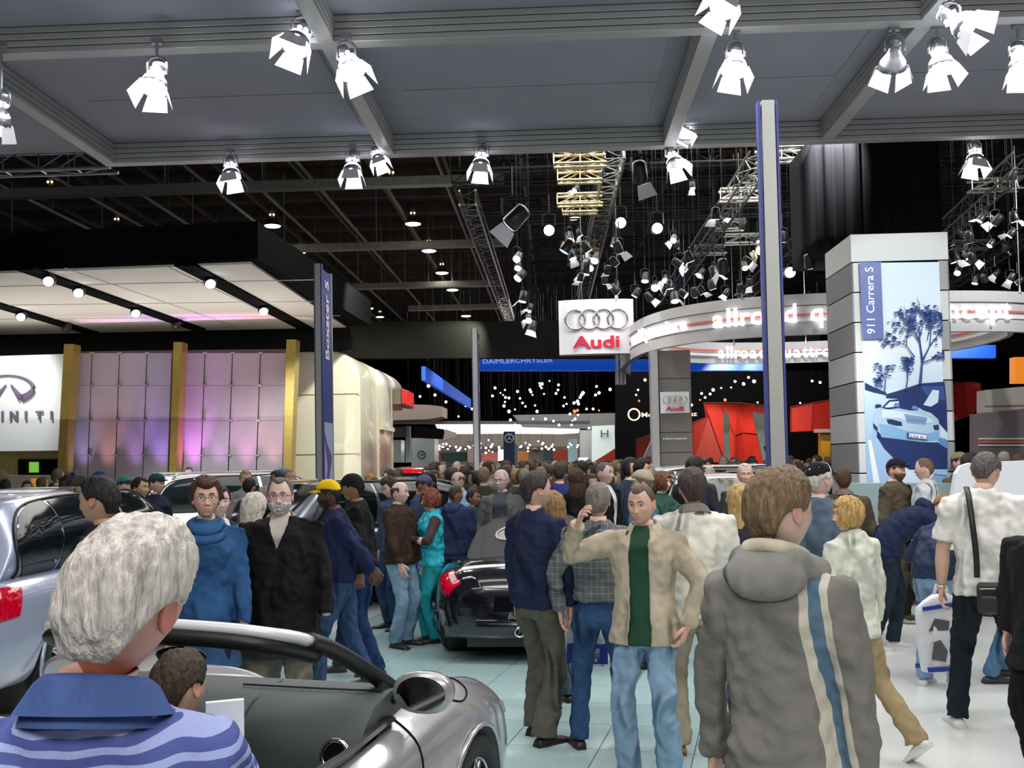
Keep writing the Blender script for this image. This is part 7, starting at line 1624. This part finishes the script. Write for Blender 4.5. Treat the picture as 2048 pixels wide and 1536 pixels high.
ccol = [(.015, .015, .018), (.02, .02, .028), (.03, .028, .025), (.05, .035, .025), (.02, .03, .06), (.06, .055, .05), (.10, .09, .08), (.16, .03, .03), (.03, .05, .10), (.25, .24, .22), (.012, .012, .012), (.05, .06, .04)]
def far_person(px, Y, H=1.72, face=None, g='dense crowd filling the aisles in the distance'):
    q = P(px, 930, Y); k = random.randrange(4); body, jk, tr, sh, hm = protos[k]
    r = empty('person', (q.x, Y, 0), R(random.uniform(0, 360) if face is None else face), 'visitor in the dense crowd filling the distant aisles', 'person', g); sc = H/1.75; r.scale = (sc, sc, sc)
    c = random.choice(ccol); hc = random.choice(hcol)
    cn = dict(zip(ccol, ('black', 'charcoal', 'dark grey', 'brown', 'navy', 'grey', 'light grey', 'dark red', 'blue', 'pale', 'jet black', 'olive')))[c]; hn = dict(zip(hcol, ('black', 'dark brown', 'brown', 'light brown', 'fair', 'grey', 'jet black')))[hc]
    zn = 'aisle left of slim pole' if px < 953 else 'aisle right of slim pole' if px < 1310 else 'crowd before the red stand' if px < 1700 else 'far right edge' if px > 1800 else 'crowd'
    if px < 200: zn = 'before the tan reception'
    r['label'] = 'far visitor, %s hair, %s jacket, %s' % (hn, cn, zn)
    obj('body', body, parent=r); obj('jacket', jk, parent=r, color=c); obj('trousers', tr, parent=r, color=random.choice([(.02, .03, .06), (.02, .02, .02), (.04, .05, .08)])); obj('shoe', sh, parent=r, color=(.02, .02, .02)); obj('hair', hm, parent=r, color=hc)
    if Y < 20:
        for x_ in (-.26, .26): obj('hand', far_hand, parent=r, loc=(x_, -.05, .84))
far_hand = mesh('hand', sph((0, 0, 0), (.03, .045, .08), 7, 5), m_fskin, True)
taken = []
random.seed(11)
cnt = 0
def free(x, y, d=.5):
    for a, b in taken:
        if abs(a-x) < d and abs(b-y) < d: return False
    taken.append((x, y)); return True
zones = [(775, 1300, 14, 20, 60), (850, 1300, 20, 30, 90), (870, 1310, 30, 44, 70), (1385, 1660, 16, 22, 34), (1400, 1660, 23, 31, 34), (1900, 2040, 15, 21, 8), (0, 120, 16.5, 18.8, 8), (1225, 1310, 13.5, 20, 12)]
for (x0, x1, y0, y1, n) in zones:
    k = t = 0
    while k < n and t < n*12 and cnt < 296:
        t += 1; px = random.uniform(x0, x1); Y = random.uniform(y0, y1); q = P(px, 930, Y)
        if abs(px-953) < 12 and 23 < Y < 26: continue
        if 1300 < px < 1395 and 18.5 < Y: continue
        if px > 1480 and px < 1790 and 15.5 < Y < 20.5: continue
        if 1285 < px < 1400 and Y > 17.5: continue
        if q.x < 0 and (q.xy.to_3d()-Vector((-2.0, 14.0, 0))).length < 2.6: continue
        if 750 < px < 860 and 20.5 < Y < 28: continue
        if 1385 < px < 1490 and Y < 18.6: continue
        if not free(q.x, Y): continue
        far_person(px, Y, random.uniform(1.58, 1.86)); k += 1; cnt += 1
# the rest of the crowd beyond, nobody could count it
VF = []
for i in range(260):
    px = random.uniform(868, 1300); Y = random.uniform(44, 60); q = P(px, 930, Y); H = random.uniform(1.55, 1.9)
    VF.append(combine(sph((q.x, Y, H-.11), (.08, .09, .12), 6, 4), tube([(q.x, Y, 0), (q.x, Y, .9), (q.x, Y, H-.3), (q.x, Y, H-.2)], [(.14, .1), (.19, .13), (.22, .13), (.06, .06)], 6)))
def stuff_mat():
    m = mat('distant_crowd', (.05, .04, .035), .9, var=.9, vscale=2.2); return m
tag(obj('distant_crowd', combine(*VF), stuff_mat(), label='mass of tiny figures at the far end of the aisle', cat='crowd'), kind='stuff')
# ================================================================== BAGS AND SMALL THINGS
root, B, s, arms, hp, lg = PE['polo']
bpy.context.view_layer.update(); MW = root.matrix_world
def W_(v): return MW @ Vector(v)
bag = empty('camera_bag', W_((-.06, .20, .88)), R(158), 'black camera bag hanging at the back of the man in white', 'bag')
o = obj('bag_body', box((0, .0, .02), (.27, .12, .20)), mat('bag_nylon', (.02, .02, .023), .6, bump=.3, bscale=80), bag); bevel(o, .03, 3)
o = obj('front_pocket', box((0, .075, -.01), (.24, .05, .11)), MATS['bag_nylon'], bag); bevel(o, .02, 3)
obj('zip', tube([(-.12, .065, .085), (0, .068, .09), (.12, .065, .085)], .005, 5), m_truss, bag)
sl = [B((.11, .03, 1.525*s)), B((.10, .125, 1.47*s)), B((.085, .185, 1.30*s)), B((.07, .19, 1.10*s)), B((.07, .19, .97*s))]
inv = bag.matrix_world.inverted() if False else (Matrix.Translation(bag.location) @ Matrix.Rotation(R(158), 4, 'Z')).inverted()
obj('strap', tube([inv @ W_(q) for q in smooth_path([tuple(q) for q in sl], 5)], [(.018, .004)]*21, 6, side=(1, 0, 0)), m_trimb, bag, True)
def plastic_bag(x, y, z, w, h, rz, label, mats, deco):
    r = empty('plastic_bag', (x, y, z), rz, label, 'bag'); rings = []
    for k in range(13):
        t = k/12; ww = w*(.80+.22*math.sin(t*2.6)) if t < .85 else w*(1.0-.9*(t-.85)/.15*.75); dd = .07*(1-.6*t)
        rings.append([(ww/2*math.copysign(abs(math.cos(a))**.6, math.cos(a))+.008*mnoise.noise(Vector((a*2, t*6, w*9))), dd*math.sin(a)*(1+.6*mnoise.noise(Vector((a*3, t*5, 3)))), h*t) for a in np.linspace(0, 2*math.pi, 24, endpoint=False)])
    o = obj('bag_film', loft(rings), mats[0], r, True)
    obj('handle', tube([(-w*.14, 0, h*.97), (-w*.07, 0, h*1.12), (w*.02, 0, h*1.16), (w*.1, 0, h*1.10), (w*.14, 0, h*.97)], [(.014, .004)]*5, 6), mats[0], r, True)
    for (poly, m) in deco:
        for sgn in (-1, 1):
            obj('print_shape', extrude([Vector((sgn*a*w*-1, sgn*(.078-.045*b), b*h)) for a, b in poly], (0, sgn*.003, 0)), m, r)
    return r
m_film = mat('white_film', (.75, .77, .82), .3, bump=.6, bscale=22); m_inkb = mat('ink_blue', (.02, .05, .30), .4); m_inkr = mat('ink_red', (.70, .02, .02), .4); m_inkg = mat('ink_grey', (.10, .10, .11), .4)
q = W_((.30, -.02, .80)); 
plastic_bag(P(1885, 1300, 7.3).x, 7.3, .28, .40, .55, R(8), 'white plastic bag with blue bands and grey car prints held by the man in white', [m_film],
  [([(-.42, .80), (.42, .86), (.42, .91), (-.42, .85)], m_inkb), ([(-.40, .02), (.42, .02), (.42, .08), (-.42, .08)], m_inkb), ([(-.32, .18), (-.05, .14), (.0, .28), (-.12, .42), (-.25, .40)], m_inkg), ([(-.34, .54), (.05, .54), (.08, .66), (-.2, .70)], m_inkg), ([(.12, .40), (.28, .40), (.28, .54), (.12, .54)], m_inkb)])
plastic_bag(P(1178, 1290, 7.0).x, 7.05, .42, .34, .52, R(-12), 'white bag with red and blue panels behind the plaid shirt man', [m_film],
  [([(-.42, .04), (.42, .04), (.42, .30), (-.42, .30)], m_inkb), ([(-.20, .08), (.25, .08), (.25, .24), (-.20, .24)], m_film), ([(-.40, .68), (.40, .68), (.40, .95), (-.40, .95)], m_inkr)])
rb_ = obj('red_bag', tube([(0, 0, 0), (0, 0, .06), (0, 0, .16), (0, 0, .19)], [(.12, .06), (.14, .07), (.12, .06), (.07, .03)], 16, side=(1, 0, 0), sup=3), m_inkr, None, True, 'small red bag hanging between the navy and the plaid man', 'bag'); rb_.location = P(1128, 1230, 7.35)+Vector((0, 0, -.08))
plastic_bag(P(828, 1180, 10.0).x+.02, 10.9, .52, .22, .42, 0, 'blue and white carrier bag hanging between the leather jacket man and the woman in turquoise', [m_film], [([(-.4, .3), (.4, .3), (.4, .8), (-.4, .8)], m_inkb)])
# old man's booklet
bk_ = empty('booklet', P(450, 1478, 1.60), R(20), 'white booklet held up by the white haired man', 'booklet')
obj('cover', box((0, 0, -.04), (.058, .014, .20)), mat('paper_white', (.78, .78, .82), .5), bk_); obj('page_block', box((.016, .008, -.09), (.048, .012, .13)), mat('paper_cream', (.80, .76, .66), .6), bk_)
# wrist watch of the man in white
e, w0, w1 = arms['l'][1], arms['l'][2], arms['l'][3]
d = (w0-e).normalized(); c = w0-d*.02; obj('watch', torus(c, .031, .006, 18, 6, d.to_track_quat('Z', 'Y').to_matrix()), m_chrome, root, True)
# yellow cap etc. have their parts; seated passenger in the roadster
ps = person('seated passenger in a black jacket and blue jeans inside the silver roadster', 500, 3.5, 1.70, 0, (.010, .010, .012), (.22, .34, .56), (.03, .03, .03), SK, 'short', (.05, .03, .02), 2, hide_hands=(), lean=8, legs=False, la=(.2, -.35, 1.0), ra=(-.2, -.35, 1.0), hem=.9)
pr_ = ps[0]; pr_.parent = None; pr_.rotation_euler.z = -HD+R(180)
cr_ = Matrix.Translation((AX[0], AX[1], 0)) @ Matrix.Rotation(-HD, 4, 'Z'); loc = cr_ @ Vector((.30, -1.42, 0)); pr_.location = (loc.x, loc.y, -.46)
kn = []
for sx in (-.10, .10):
    kn.append(tube([(sx, .05, .93), (sx*1.3, -.22, .99), (sx*1.5, -.46, 1.04), (sx*1.5, -.52, .99), (sx*1.4, -.60, .74)], [.09, .085, .078, .072, .06], 12))
garment('trousers', combine(*kn), m_denim, pr_, (.22, .34, .56), .014, 4, .018)
